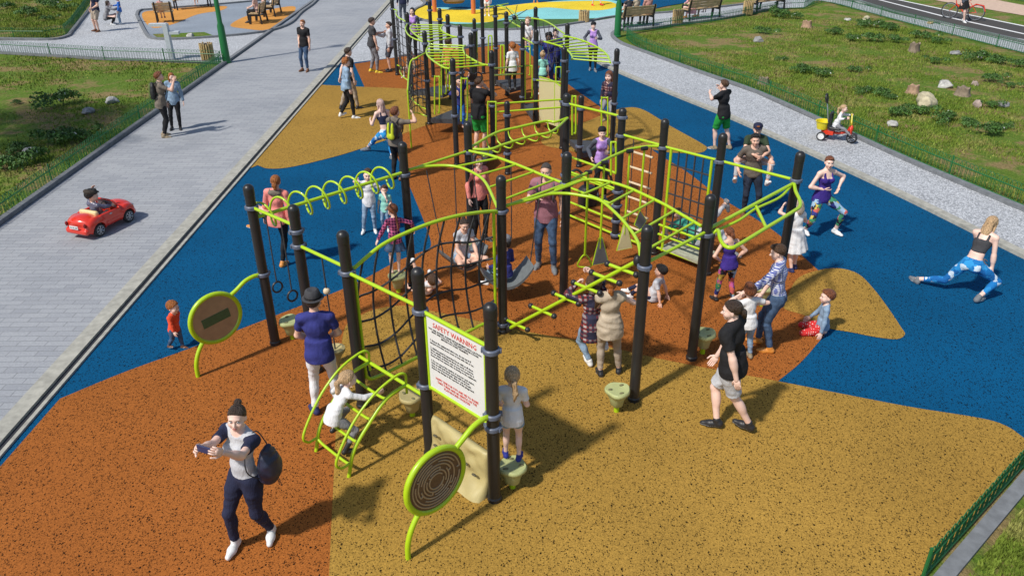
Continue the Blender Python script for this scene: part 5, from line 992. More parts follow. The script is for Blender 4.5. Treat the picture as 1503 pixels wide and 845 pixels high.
person('blonde woman in black sports bra and blue marbled leggings in a deep side stretch', g2(1410, 432), -52, 1.74, sex='f', skin=PALE, hair=('long', BLO), top=('crop', C_CHAR, dict(sleeve=0, hem=.21, crop=1)), bot=('leggings', C_BPRINT, 1.75), shoes=(S_GREY, S_WHITE), pel=('p', 1428, 387, .0), rh=('p', 1455, 402, -.1), lh=('p', 1446, 396, .2), rf=('g', 1436, 436, .1), lf=('g', 1346, 409, .08), rk=(.5, 1, .1), lk=(0, -.2, -1), lean=26, head=(-6, 6, 0), lfy=60, rfy=-10)
car = person('man in striped T shirt and dark jeans carrying a friend on his back', g2(1102, 316), 172, ty=194, sex='m', skin=LIGHT, hair=('short', BLK), top=('tee', C_STRIPE), bot=('jeans', C_DDENIM, 1.93), shoes=(S_BROWN, C_WHITE), rh=(.30, .14, 1.02), lh=(-.30, .14, 1.02), re=(.8, -1, -.4), le=(-.8, -1, -.4), lean=6, rf=(.15, .0, .08), lf=(-.15, .03, .08))
fr = car['rootp'] - car['R'] @ V3(-.08, .24, 0)
person('bearded man in cap and dark green top riding piggyback', fr[:2], 172, 1.62, z=.06, sex='m', skin=LIGHT, hair=('short', GIN), top=('tee', C_OLIVE), bot=('jeans', C_LGREY, 1.8), shoes=(S_WHITE,), pel=(0, -.02, 1.10), rf=(.36, .34, .78), lf=(-.30, .34, .74), rk=(.8, 1, .3), lk=(-.8, 1, .3), rh=(.06, .46, 1.36), lh=(-.10, .46, 1.32), re=(1, .2, -.6), le=(-1, .2, -.6), lean=10, head=(-4, 0, 0), hat=('cap', C_NAVY), rfp=-40, lfp=-40)
person('man in black T shirt and green shorts by the gravel path stretching his arms', g2(1059, 221), 38, ty=117, sex='m', skin=PALE, hair=('short', BRN), top=('tee', C_BLACK, dict(hem=-.10)), bot=('shorts', C_GREEN, .86), shoes=(S_KHAKI, C_WHITE), lh=('p', 1042, 137, .36), rh=('p', 1057, 131, .34), rf=('g', 1071, 215), lf=('g', 1049, 215), le=(-.5, .2, -1), re=(.3, -.2, -1), head=(4, 0, 0))
def jogger(lab, px, ty, yaw): return person(lab, g2(*px), yaw, ty=ty, sex='f', skin=PALE, hair=('pony', BLK), top=('jacket', C_LILAC, dict(sleeve=1.95, sm=C_SLATE)), bot=('leggings', C_BLACK, 1.9), shoes=(S_GREY, S_WHITE), rh=(.26, .10, 1.06), lh=(-.14, .28, 1.22), re=(.7, -1, -.2), le=(-.7, -1, -.2), rf=(.09, -.08, .1), lf=(-.08, .14, .08), hat=('beanie', C_BLACK))
jogger('jogging woman in lilac jacket and black cap near the gravel path', (870, 104), 33, 178); jogger('jogging woman in lilac jacket and black cap between the two climbing frames', (882, 290), 187, 178)
# --- inside the near frame
purple = person('man with shaved hair in plum T shirt and jeans holding a bag strap', g2(801, 392), 172, ty=239, sex='m', skin=LIGHT, hair=('buzz', (.075, .06, .05)), top=('tee', C_PLUM, dict(hem=-.12, g=.018)), bot=('jeans', C_DENIM, 1.93), shoes=(S_GREY, C_WHITE), rh=(.10, .24, 1.30), re=(.8, -.3, -1), rf=(.12, -.03, .08), lf=(-.14, .1, .08), head=(-4, 6, 0), rc=1.2)
person('ginger woman in open coral hoodie and black leggings standing on a pod', gp(703, 350, .34)[:2], 216, ty=226, z=.335, sex='f', skin=PALE, hair=('bun', GIN), top=('hoodie', C_PINK, dict(sleeve=1.96, hood=C_CHAR)), bot=('leggings', C_BLACK, 1.9), shoes=(S_BLACK, C_WHITE), head=(-20, 6, 0), lf=(-.09, .1, .08))
person('barefoot girl in grey top and denim shorts sitting cross legged in the swing', sw1, 214, 1.52, sex='f', skin=LIGHT, hair=('bun', DBR), top=('tee', C_LGREY, dict(sleeve=.6)), bot=('shorts', C_LDENIM, .32), pel=(0, -.02, .56), rf=(-.10, .20, .54), lf=(.10, .22, .50), rk=(1, .5, .15), lk=(-1, .5, .15), rh=(.14, .34, .64), lh=(-.12, .36, .62), lean=10, head=(-15, 10, 0), rfy=40, lfy=-40)
person('boy in blue hoodie and grey beanie sitting in the swing, back turned', sw2, 40, 1.25, sex='c', skin=LIGHT, hair=('crew', BLK), top=('hoodie', C_BLUE, dict(sleeve=1.95, hem=-.05)), bot=('jeans', C_LDENIM, 1.88), shoes=(S_WHITE,), pel=(0, 0, .68), rf=(.10, .48, .36), lf=(-.16, .5, .32), rk=(.1, 1, .6), lk=(-.1, 1, .6), rh=(.22, .28, .82), lh=(-.26, .25, .82), hat=('beanie', C_GREY))
person('girl in pink plaid shirt and denim skirt balancing on a pod, braid down her back', gp(581, 400, .34)[:2], 18, ty=302, z=.335, sex='c', skin=PALE, hair=('braid', RED), top=('shirt', C_PLAID_P, dict(sleeve=1.97, hem=-.04)), bot=('skirt', C_DENIM, .24), shoes=None, lh=('p', 549, 364, -.05), rh=('p', 607, 336, .1), re=(.6, -.6, .2), lf=(-.09, .02, .08), rf=(.09, .05, .08), head=(10, 14, 0), lean=10)
person('child in white top and blue shorts lying with white shoes up behind the sign post', g2(628, 436), 24, 1.20, sex='c', skin=LIGHT, hair=('short', BRN), top=('tee', C_WHITE), bot=('shorts', C_BLUE, .5), shoes=(S_WHITE,), pel=(0, .1, .20), rf=('p', 630, 397, .1), lf=('p', 605, 380, .1), rk=(.2, -.2, 1), lk=(-.2, -.2, 1), lean=-58, plean=-40, rh=('p', 625, 414, -.1), lh=('p', 600, 422, -.1), rfp=50, lfp=50)
person('girl in white T shirt and pale jeans under the spiral beam, arms raised', g2(543, 340), 186, ty=248, sex='c', skin=PALE, hair=('short', BRN), top=('tee', C_WHITE, dict(hem=-.12, g=.02)), bot=('jeans', C_LDENIM, 1.9), shoes=(S_WHITE,), rh=('p', 523, 266, -.05), lh=('p', 566, 290, -.1), rf=(.16, .05, .08), lf=(-.14, 0, .08))
person('small child in mint top beside the girl in pale jeans', g2(566, 338), 176, ty=272, sex='c', skin=LIGHT, hair=('short', BRN), top=('tee', C_MINT, dict(hem=-.12, g=.02)), bot=('jeans', C_LDENIM, 1.9), shoes=(S_WHITE,), lh=(-.16, .2, 1.0))
person('woman in coral jacket and black leggings stretching one leg up behind the leftmost post', g2(411, 391), -4, ty=256, sex='f', skin=LIGHT, hair=('lowbun', GIN), top=('jacket', C_PINK, dict(sleeve=1.97, hem=-.10, hood=C_TAUPE)), bot=('leggings', C_BLACK, 1.92), shoes=(S_TAN, S_WHITE), lf=('p', 376, 330, .12), lk=(-1, .2, 0), lh=('p', 388, 320, .1), rh=(.24, -.02, .84), lfy=80, head=(6, 0, 0), rf=(.05, 0, .08))
# --- left of the frames
person('blonde woman in black bra top and blue marbled leggings stretching near the paved path', g2(562, 228), 38, 1.74, sex='f', skin=PALE, hair=('long', (.62, .42, .36)), top=('crop', C_NAVY, dict(sleeve=0, hem=.21, crop=1)), bot=('leggings', C_BPRINT, 1.75), shoes=(S_GREY, S_WHITE), pel=('p', 566, 195, -.12), rf=('g', 576, 230, .1), lf=('g', 539, 217, .08), lk=(-.2, 1, 0), rk=(.5, 1, 0), rh=('p', 573, 208, -.05), lh=(-.14, .22, .85), lean=14, head=(8, 0, 0), lfy=60)
bpman = person('man with yellow and black backpack reaching up to the net', g2(583, 264), -22, ty=157, sex='m', skin=LIGHT, hair=('messy', RED), top=('tee', C_TAUPE), bot=('jeans', C_BLACK, 1.9), shoes=(S_BROWN,), rh=('p', 606, 168, .2), re=(1, -.4, -.3), lh=(-.24, .1, .85), head=(-16, -8, 0))
person('ginger woman in denim jacket and black trousers walking across ochre rubber', g2(511, 174), -66, ty=85, sex='f', skin=PALE, hair=('curly', GIN), top=('jacket', C_LDENIM, dict(sleeve=1.95, hem=-.10, g=.02)), bot=('jeans', C_BLACK, 1.9), shoes=(S_WHITE,), rf=(.08, .16, .08), lf=(-.1, -.2, .12), lfp=-20, head=(-8, 0, 0))
person('man in black T shirt and khaki trousers half hidden behind the woman in denim', g2(514, 161), -50, ty=70, sex='m', skin=PALE, hair=('short', DBR), top=('tee', C_BLACK), bot=('jeans', C_KHAKI, 1.9), shoes=(S_BLACK,), lh=('p', 498, 118, 0), lf=(-.1, -.24, .1), lfp=-18, rf=(.1, .2, .08))
person('bearded man in black T shirt and jeans standing alone on the paved path', g2(448, 105), 164, ty=29, sex='m', skin=LIGHT, hair=('crew', GIN), top=('tee', C_BLACK), bot=('jeans', C_DENIM, 1.86), shoes=(S_BROWN,), rh=(.12, .12, .93), lh=(-.24, .02, .82))
cpl = person('man with black backpack on the paved path raising one hand', g2(241, 201), -66, ty=105, sex='m', skin=LIGHT, hair=('messy', RED), top=('tee', C_TAUPE, dict(hem=-.12)), bot=('jeans', C_BLACK, 1.9), shoes=(S_KHAKI, S_BROWN), rh=(.12, .34, 1.55), re=(.7, -.2, -1), lh=(-.22, .12, .85), head=(0, -10, 0), rc=.2)
person('woman in denim shirt and striped top on the paved path beside the backpacker', g2(258, 190), 196, ty=106, sex='f', skin=PALE, hair=('long', GIN), top=('jacket', C_LDENIM, dict(sleeve=1.95, hem=-.14, g=.02)), bot=('jeans', C_BLACK, 1.9), shoes=(S_BLACK,), lh=(-.30, .02, .80), rh=(.26, .04, .82), lf=(-.14, .04, .08), head=(20, 0, 0))
person('man in charcoal T shirt, grey trousers and yellow shoes clasping hands', g2(548, 107), -66, ty=26, sex='m', skin=LIGHT, hair=('short', DBR), top=('tee', C_CHAR), bot=('jeans', C_GREY, 1.93), shoes=(S_YEL, C_WHITE), lh=(-.06, .42, 1.28), le=(-.6, -.2, -1), rh=(.22, .1, .85), rf=(.12, .1, .08), lf=(-.12, -.05, .08))
person('man in grey long sleeves and navy shorts facing the man in yellow shoes', g2(573, 105), 102, ty=32, sex='m', skin=LIGHT, hair=('crew', DBR), top=('shirt', C_LGREY, dict(sleeve=1.9)), bot=('shorts', C_SLATE, .9), shoes=(S_BLACK,), rh=(.06, .42, 1.28), re=(.6, -.2, -1), lh=(-.26, .05, .82))
# --- in the far frame
person('man in black T shirt and green shorts inside the far climbing frame', g2(704, 226), -24, ty=113, sex='m', skin=LIGHT, hair=('short', BRN), top=('tee', C_BLACK, dict(hem=-.10)), bot=('shorts', C_GREEN, .9), shoes=(S_KHAKI, C_WHITE), rh=('p', 714, 129, .1), re=(1, .2, -1), lh=(-.1, .3, 1.3), head=(-26, 0, 0))
a_, z_ = topat(672, 112, 18.6, 1.25); person('child in dark blue pyjamas print hanging from the rings', a_, -160, 1.25, z=z_, sex='c', skin=LIGHT, hair=('short', BLK), top=('shirt', C_BLUE, dict(sleeve=1.95)), bot=('jeans', C_BLUEJ, 1.88), shoes=None, lh=('p', 689, 109, -.1), rh=(.2, .1, 1.2), lk=(-.3, 1, 0), rc=1.2, lc=1.2)
a_, z_ = topat(797, 75, 21.9, 1.20); person('child in mint T shirt standing behind the cream panel', a_, 10, 1.20, z=z_, sex='c', skin=PALE, hair=('bun', BLO), top=('tee', C_MINT), bot=('jeans', C_DENIM, 1.88), shoes=(S_WHITE,))
a_, z_ = topat(806, 39, 23.6, 1.72); person('young man in navy tracksuit climbing the web net', a_, 160, 1.72, z=z_, sex='m', skin=BROWN, hair=('curly', BLK), top=('jacket', C_BLUE, dict(sleeve=1.95)), bot=('loose', C_BLUE, 1.9), shoes=(S_WHITE,), pel=(0, 0, .74), rf=(.16, .26, .12), lf=(-.2, .22, .2), rh=(.2, .3, 1.35), lh=(-.25, .25, 1.3), head=(14, 0, 0))
a_, z_ = topat(816, 43, 24.1, 1.6); person('fair man in navy behind the one climbing the web net', a_, 170, 1.6, z=z_, sex='m', skin=PALE, hair=('crew', BRN), top=('jacket', C_BLUE, dict(sleeve=1.95)), bot=('loose', C_NAVY, 1.9), shoes=(S_WHITE,))
a_, z_ = topat(752, 62, 21.6, 1.30); person('ginger boy in white T shirt on the dark platform', a_, 20, 1.30, z=z_, sex='c', skin=PALE, hair=('short', GIN), top=('tee', C_WHITE, dict(hem=-.15)), bot=('jeans', C_BLACK, 1.9), shoes=(S_BLACK,))
a_, z_ = topat(775, 25, 25.6, 1.0); person('tiny blond child in white vest at the back of the far frame', a_, 160, 1.0, z=max(z_, .3), sex='t', skin=PALE, hair=('toddler', BLO), top=('tee', C_WHITE), bot=('shorts', C_KHAKI, .8), shoes=(S_WHITE,))
a_, z_ = topat(602, 11, 25.6, 1.6); person('black haired girl in lilac jacket behind the net on the left', a_, 172, 1.6, z=max(z_, 0), sex='f', skin=PALE, hair=('long', BLK), top=('jacket', C_LILAC, dict(sleeve=1.95, sm=C_SLATE)), bot=('leggings', C_BLACK, 1.9), shoes=(S_BLACK,))
a_, z_ = topat(656, 56, 22.6, 1.4); person('child in orange top climbing behind the front ladder of the far frame', a_, -30, 1.4, z=max(z_, .2), sex='c', skin=LIGHT, hair=('short', DBR), top=('tee', cloth('orange', (.55, .2, .08))), bot=('shorts', C_SLATE, .8), shoes=(S_WHITE,), rh=(.3, .25, 1.5))
person('child in beige sitting low behind the curved net', g2(604, 112), 150, 1.2, sex='c', skin=PALE, hair=('short', BLO), top=('shirt', C_BEIGE, dict(sleeve=1.9)), bot=('jeans', C_BEIGE, 1.9), shoes=(S_WHITE,), pel=(0, 0, .35), rf=(.15, .4, .08), lf=(-.15, .36, .08), rk=(0, .4, 1), lk=(0, .4, 1))
a_, z_ = topat(897, 104, 19.6, 1.42); person('girl in red plaid shirt and grey trousers climbing past the far right post', a_, 150, 1.42, z=max(z_, .1), sex='c', skin=PALE, hair=('long', RED), top=('shirt', C_PLAID_R, dict(sleeve=1.95, hem=-.15, g=.02)), bot=('jeans', C_GREY, 1.9), shoes=(S_KHAKI,), lf=(-.3, .2, .2), rf=(.05, .1, .3))
dq = (p3('L', 0) + p3('K', 0)) / 2 + [.42, .42, 0]
person('person in grey trousers lying on the slatted deck with one leg up', dq[:2], 210, 1.7, z=.20, sex='m', skin=LIGHT, hair=('short', BRN), top=('tee', cloth('sea_green', (.05, .30, .22))), bot=('jeans', C_LGREY, 1.85), shoes=(S_GREY,), pel=(0, 0, .13), lean=-78, plean=-70, rf=('p', 1071, 292, .1), lf=(-.15, .7, .10), rk=(0, -.3, 1), lk=(0, .2, 1), rh=(.4, -.3, .08), lh=(-.4, -.3, .08), rfp=50)
# --- farther off
person('man with shoulder bag and khaki shorts at the left gravel path', g2(143, 47), 150, 1.82, sex='m', skin=LIGHT, hair=('short', BRN), top=('tee', C_NAVY), bot=('shorts', C_KHAKI, .9), shoes=(S_BROWN,), lh=(-.1, .2, 1.0))
person('woman crouching to hug a child on the left gravel path', g2(163, 37), -70, 1.68, sex='f', skin=PALE, hair=('long', DBR), top=('hoodie', C_GREY, dict(sleeve=1.95)), bot=('leggings', C_BLACK, 1.9), shoes=(S_WHITE,), pel=(0, -.12, .34), rf=(.13, .05, .08), lf=(-.13, .12, .08), rk=(.4, 1, .6), lk=(-.4, 1, .6), rh=(.1, .5, .8), lh=(-.1, .5, .7), lean=20)
person('child in blue jacket standing before the crouching woman', g2(177, 36), 100, 1.25, sex='c', skin=PALE, hair=('short', BLO), top=('hoodie', C_BLUEJ, dict(sleeve=1.95)), bot=('jeans', C_LDENIM, 1.9), shoes=(S_WHITE,), rh=(.1, .4, 1.1))
person('person with dark blue shoulder bag at the far end of the paved path', g2(592, 34), 20, 1.72, sex='m', skin=LIGHT, hair=('short', BLK), top=('jacket', C_NAVY, dict(sleeve=1.95)), bot=('jeans', C_SLATE, 1.9), shoes=(S_BLACK,))
person('child in white shorts by the orange swing posts', g2(715, 24), 180, 1.45, sex='c', skin=PALE, hair=('pony', BRN), top=('tee', C_PINK), bot=('shorts', C_WHITE, .45), shoes=(S_WHITE,))
person('child standing on blue rubber at the far edge of the lemon patch', g2(786, 5), 200, 1.5, sex='c', skin=LIGHT, hair=('short', BRN), top=('tee', C_WHITE), bot=('shorts', C_DENIM, .5), shoes=(S_TAN,))
person('runner in red shoes on the lemon patch', g2(874, 9), 230, 1.6, sex='f', skin=PALE, hair=('pony', BRN), top=('tee', C_WHITE), bot=('shorts', C_NAVY, .4), shoes=(cloth('shoe_red', (.6, .05, .04)),), lf=(-.1, .3, .12), rf=(.1, -.15, .08))
# ================================================================ vehicles, furniture, fences, plants
REDP = mat('red_car_paint', (.66, .035, .014), .22, var=.03, coat=.6); TYRE = mat('tyre_rubber', (.022, .023, .025), .75); RIM = mat('silver_rim', (.42, .44, .47), .3, .6, var=.08); CREAMS = mat('cream_seat', (.72, .56, .28), .55); PLATE = mat('plate_white', (.75, .75, .74), .4, var=.02); YELP = mat('yellow_plastic', (.75, .62, .015), .35, var=.05); REDP2 = mat('red_plastic', (.68, .05, .02), .35, var=.05); STEEL = mat('steel', (.45, .47, .5), .35, .7)
def rbox(F, c, h, r, k=.03):
    c, h = np.array(c, float), np.array(h, float)
    def f(X, Y, Z):
        q = [np.abs(v - c[i]) - (h[i] - r) for i, v in enumerate((X, Y, Z))]; o = np.sqrt(sum(np.maximum(a, 0) ** 2 for a in q)); return o + np.minimum(np.maximum(np.maximum(q[0] + 0 * q[1] + 0 * q[2], q[1] + 0 * q[0]), q[2] + 0 * q[0]), 0) - r
    F.raw(f, c - h, c + h, k); return F
def sdmesh(name, F, vx, m, parent, post=None):
    V, Fc = F.mesh(vx, 0, post); return clothmesh(name, V, Fc, m, parent, 1.0)
def wheel(parent, c, r, w, rim=RIM, spokes=7, axis=(1, 0, 0), name='wheel'):
    b = MB(); b.lathe([(r * .66, -w / 2), (r * .9, -w / 2), (r, -w * .32), (r, w * .32), (r * .9, w / 2), (r * .66, w / 2)], c, 28, axis=axis); wh = b.build(name, TYRE, parent, angle=40)
    b = MB(); b.lathe([(r * .68, -w * .45), (r * .68, w * .45)], c, 28, axis=axis); ax = np.array(axis, float); b2 = b.build('hub', mat('rim_dark', (.05, .055, .06), .5), wh, angle=40)
    b = MB(); u = np.cross(ax, [0, 0, 1.]); v = np.array([0, 0, 1.]); c = np.array(c, float)
    for s in (-1, 1):
        e = c + ax * s * w * .47
        for k in range(spokes): a = k * 2 * math.pi / spokes; d = u * math.cos(a) + v * math.sin(a); b.tube([e + d * r * .12, e + d * r * .64], [r * .07, r * .11], 5)
        b.tube([e + (u * math.cos(t) + v * math.sin(t)) * r * .66 for t in np.linspace(0, 6.283, 29)[:-1]], r * .045, 5, True); b.ell(e, (r * .16,) * 3, None, 8, 6)
    b.build('rim', rim, wh, angle=50); return wh
cy = -20.; co = thing('toy_car', 'red open topped ride-on toy car with cream seat back, driving up the paved path', 'toy car', (-8.05, 14.2, .004), math.radians(cy))
F = Field(); rbox(F, (0, 0, .225), (.285, .60, .125), .09, .04); F.ell((0, .40, .30), (.265, .235, .125), k=.06).ell((0, -.42, .325), (.262, .21, .115), k=.06)
for s in (-1, 1):
    F.ell((s * .25, .385, .21), (.075, .20, .165), k=.04).ell((s * .25, -.36, .22), (.075, .21, .175), k=.04); rbox(F, (s * .262, -.02, .31), (.03, .26, .085), .028, .03)
    F.ell((s * .17, .57, .26), (.07, .06, .055), k=.03)
rbox(F, (0, -.60, .165), (.265, .055, .06), .05, .03); rbox(F, (0, .60, .155), (.25, .045, .055), .045, .03)
def cpost(G, X, Y, Z):
    q = np.sqrt(np.maximum(np.abs(X) - .165, 0) ** 2 + np.maximum(np.abs(Y + .02) - .19, 0) ** 2 + np.maximum(np.abs(Z - .45) - .25, 0) ** 2) - .05; G = np.maximum(G, -q)
    for yy in (-.36, .385):
        w = np.maximum(np.sqrt((Y - yy) ** 2 + (Z - .128) ** 2) - .150, .19 - np.abs(X)); G = np.maximum(G, -w)
    return G
sdmesh('car_body', F, .0095, REDP, co, cpost)
for yy in (-.36, .385):
    for s in (-1, 1): wheel(co, (s * .262, yy, .128), .128, .085)
b = MB(); b.tube(crom([(-.255, .23, .36), (-.235, .16, .50), (-.18, .13, .545), (0, .125, .555), (.18, .13, .545), (.235, .16, .50), (.255, .23, .36)], 5), .018, 8); wf = b.build('windscreen_frame', REDP, co)
b = MB(); b.slab([(-.23, .215, .37), (.23, .215, .37), (.19, .135, .53), (-.19, .135, .53)], .006); b.build('windscreen', mat('tinted_screen', (.25, .30, .33), .1), wf, smooth=False)
F = Field(); rbox(F, (0, -.255, .405), (.215, .045, .055), .04); sdmesh('seat_back', F, .012, CREAMS, co); F = Field(); rbox(F, (0, -.06, .20), (.19, .18, .04), .03); sdmesh('seat', F, .014, CREAMS, co)
b = MB(); b.box((0, -.668, .262), (.20, .012, .062), mi=0); pl_ = b.build('number_plate', PLATE, co, smooth=False)
text(pl_, '12 96-68', .048, (0, -.676, .286), INKB, Matrix(((1, 0, 0), (0, 0, -1), (0, 1, 0))))
for s in (-1, 1):
    b = MB(); b.ell((s * .225, -.615, .30), (.026, .028, .05), None, 8, 6); b.build('tail_light', mat('tail_lens', (.22, .01, .01), .2), co, angle=180); b = MB(); b.ell((s * .18, .615, .275), (.045, .03, .035), None, 10, 6); b.build('headlight', RIM, co, angle=180); b = MB(); b.ell((s * .305, .17, .40), (.035, .02, .025), None, 8, 6); b.build('mirror', REDP, co, angle=180)
    b = MB(); b.ell((s * .298, -.03, .345), (.008, .035, .014), None, 8, 5); b.build('door_handle', RIM, co, angle=180)
b = MB(); b.tube([(.07 * math.cos(t), .12 + .03 * math.sin(t), .42 + .065 * math.sin(t)) for t in np.linspace(0, 6.283, 21)[:-1]], .011, 6, True); b.tube([(0, .12, .42), (0, .2, .36)], .012, 6); b.build('steering_wheel', BLACKP, co)
SHINY = mat('shiny_grey_jacket', (.10, .10, .15), .28, var=.3, scale=14)
person('small child in shiny grey jacket and flat cap driving the red toy car', (-8.05 + .0, 14.13), cy - 4, 1.06, z=.05, sex='t', skin=LIGHT, hair=('short', BLK), top=('jacket', SHINY, dict(sleeve=1.95)), bot=('jeans', C_NAVY, 1.85), shoes=(S_BLACK,), pel=(0, -.1, .32), rf=(.12, .36, .20), lf=(-.12, .36, .20), rk=(.2, .5, 1), lk=(-.2, .5, 1), rh=(.30, .30, .68), lh=(-.14, .10, 1.22), le=(-1, .1, .1), head=(-16, 6, 0), hat=('flat', cloth('brown_cap', (.05, .04, .032))))
# tricycle
r0, r1 = gp(1206, 205), gp(1247, 212); ty_ = math.atan2(r1[1] - r0[1], r1[0] - r0[0]); tyaw = ty_ - math.pi / 2; mid = (r0 + r1) / 2 - np.array([math.sin(tyaw) * -.0, 0, 0]); tl_ = np.linalg.norm(r1 - r0); side_ = np.array([math.cos(tyaw), math.sin(tyaw), 0])
tc_ = mid - side_ * .09; tr = thing('tricycle', 'red tricycle with yellow rear bucket, black seat and push handle on gravel', 'tricycle', (tc_[0], tc_[1], .006), tyaw)
hl = tl_ / 2
for s in (-1, 1): wheel(tr, (s * .21, -hl, .115), .115, .06, PLATE, 18)
wheel(tr, (0, hl, .135), .135, .05, RIM, 8)
b = MB(); b.tube([(-.2, -hl, .13), (.2, -hl, .13)], .018, 8); b.tube(crom([(0, -hl, .18), (0, -.05, .2), (0, hl * .55, .27), (0, hl * .78, .42)], 5), .035, 10); b.box((0, -hl + .10, .20), (.2, .30, .10)); b.build('frame', REDP2, tr, angle=50)
b = MB(); b.tube([(.045, hl, .135), (.045, hl * .8, .42)], .014, 6); b.tube([(-.045, hl, .135), (-.045, hl * .8, .42)], .014, 6); b.ell((0, hl * .86, .36), (.06, .045, .10)); b.build('fork', REDP2, tr, angle=180)
b = MB(); b.tube(crom([(-.22, hl * .5, .66), (-.14, hl * .62, .68), (-.04, hl * .76, .52), (0, hl * .8, .44), (.04, hl * .76, .52), (.14, hl * .62, .68), (.22, hl * .5, .66)], 5), .014, 8); hb_ = b.build('handlebar', YELP, tr)
for s in (-1, 1): b = MB(); b.tube([(s * .19, hl * .54, .67), (s * .27, hl * .44, .65)], .02, 8); b.build('grip', BLACKP, hb_)
F = Field(); rbox(F, (0, -.08, .32), (.13, .14, .035), .03, .03); rbox(F, (0, -.24, .52), (.13, .03, .20), .03, .04); se = sdmesh('seat', F, .014, BLACKP, tr, lambda G, X, Y, Z: np.maximum(G, -(np.sqrt((X / .07) ** 2 + ((Z - .60) / .06) ** 2) - 1) * .06))
b = MB(); a = np.linspace(0, 6.283, 25)[:-1]; V = []
for r_, z_ in ((.15, .26), (.20, .46), (.215, .46), (.185, .45), (.14, .28)): V += [(r_ * 1.05 * math.cos(t), -hl - .06 + r_ * .9 * math.sin(t), z_) for t in a]
b.add(V, [(i * 24 + j, i * 24 + (j + 1) % 24, (i + 1) * 24 + (j + 1) % 24, (i + 1) * 24 + j) for i in range(4) for j in range(24)] + [tuple(range(23, -1, -1)), tuple(96 + j for j in range(24))]); b.build('bucket', YELP, tr, angle=50)
b = MB(); b.tube([(0, -.26, .3), (0, -.40, .93)], .014, 8); ph = b.build('push_bar', STEEL, tr); b = MB(); b.tube(crom([(0, -.40, .92), (.07, -.42, 1.0), (.075, -.44, 1.09), (0, -.45, 1.14), (-.075, -.44, 1.09), (-.07, -.42, 1.0)], 4, True), .022, 8, True); b.build('push_handle', BLACKP, ph)
b = MB(); b.tube([(-.13, hl, .10), (.13, hl, .17)], .012, 6); b.box((-.14, hl, .10), (.06, .07, .02)); b.box((.14, hl, .17), (.06, .07, .02)); b.build('pedals', BLACKP, tr, smooth=False)
tw = math.degrees(tyaw)
person('fair girl with long ponytail in white top riding the tricycle', (tc_[0], tc_[1]), tw, 1.06, z=.006, sex='c', skin=PALE, hair=('pony', BLO), top=('shirt', C_WHITE, dict(sleeve=1.97, hem=-.1)), bot=('leggings', C_GREY, 1.9), shoes=(S_BLACK,), pel=(0, -.12, .68), rf=(.20, hl / .606 + .0, .36), lf=(-.20, hl / .606, .24), rk=(.2, .5, 1), lk=(-.2, .5, 1), rh=(.34, hl * .5 / .606, 1.08), lh=(-.34, hl * .5 / .606, 1.08), lean=16, head=(0, -6, 0), rc=1.2, lc=1.2)
# bicycle and its owner
bw0, bw1 = gp(1391, 27), gp(1430, 30.5); by = math.atan2(bw1[1] - bw0[1], bw1[0] - bw0[0]); bk = thing('bicycle', 'red bicycle standing on the cycle lane', 'bicycle', tuple((bw0 + bw1) / 2), by); hb2 = .56
def bwheel(x):
    b = MB(); b.tube([(x + .34 * math.cos(t), 0, .345 + .34 * math.sin(t)) for t in np.linspace(0, 6.283, 33)[:-1]], .022, 6, True); w = b.build('wheel', TYRE, bk); b = MB()
    for k in range(14): a = k * .4488; b.tube([(x, 0, .345), (x + .32 * math.cos(a), 0, .345 + .32 * math.sin(a))], .003, 3)
    b.tube([(x + .315 * math.cos(t), 0, .345 + .315 * math.sin(t)) for t in np.linspace(0, 6.283, 29)[:-1]], .013, 5, True); b.build('spokes', RIM, w)
bwheel(-hb2); bwheel(hb2); b = MB(); CRK = (.05, 0, .30)
for p, q, r in (((hb2, 0, .345), CRK, .014), ((hb2, 0, .345), (.2, 0, .78), .012), (CRK, (.22, 0, .86), .019), (CRK, (-.34, 0, .66), .026), ((.2, 0, .74), (-.3, 0, .55), .02), ((-.38, 0, .80), (-.32, 0, .60), .022), ((-.33, .05, .62), (-hb2, .05, .345), .014), ((-.33, -.05, .62), (-hb2, -.05, .345), .014)): b.tube([p, q], r, 8)
b.build('frame', REDP2, bk); b = MB(); b.tube([(-.38, 0, .8), (-.40, 0, .98)], .016, 6); b.tube(crom([(-.2, .28, 1.0), (-.34, .22, 1.04), (-.42, 0, 1.0), (-.34, -.22, 1.04), (-.2, -.28, 1.0)], 4), .014, 6); b.build('handlebar', STEEL, bk)
b = MB(); b.ell((.25, 0, .92), (.13, .08, .04)); b.tube([(.22, 0, .84), (.24, 0, .92)], .015, 6); b.build('saddle', BLACKP, bk, angle=180); b = MB(); b.tube([(CRK[0] - .17, -.1, .30), (CRK[0] + .17, .1, .30)], .012, 6); b.lathe([(.10, -.008), (.10, .008)], CRK, 16, axis=(0, 1, 0)); b.build('crank', STEEL, bk)
b = MB(); b.slab([(hb2 - .36, 0, .52), (hb2 - .1, 0, .73), (hb2 + .25, 0, .68), (hb2 + .37, 0, .42), (hb2 + .33, 0, .42), (hb2 + .22, 0, .64), (hb2 - .08, 0, .69), (hb2 - .32, 0, .5)], .05); b.build('mudguard', REDP2, bk, smooth=False)
person('woman in black skirt and white shoes beside the red bicycle', gp(1413, 33)[:2], 196, 1.70, sex='f', skin=PALE, hair=('long', BRN), top=('tee', C_SLATE), bot=('skirt', C_BLACK, .30), shoes=(S_WHITE,), rf=(.06, .14, .08), lf=(-.08, -.08, .1), lfy=30)
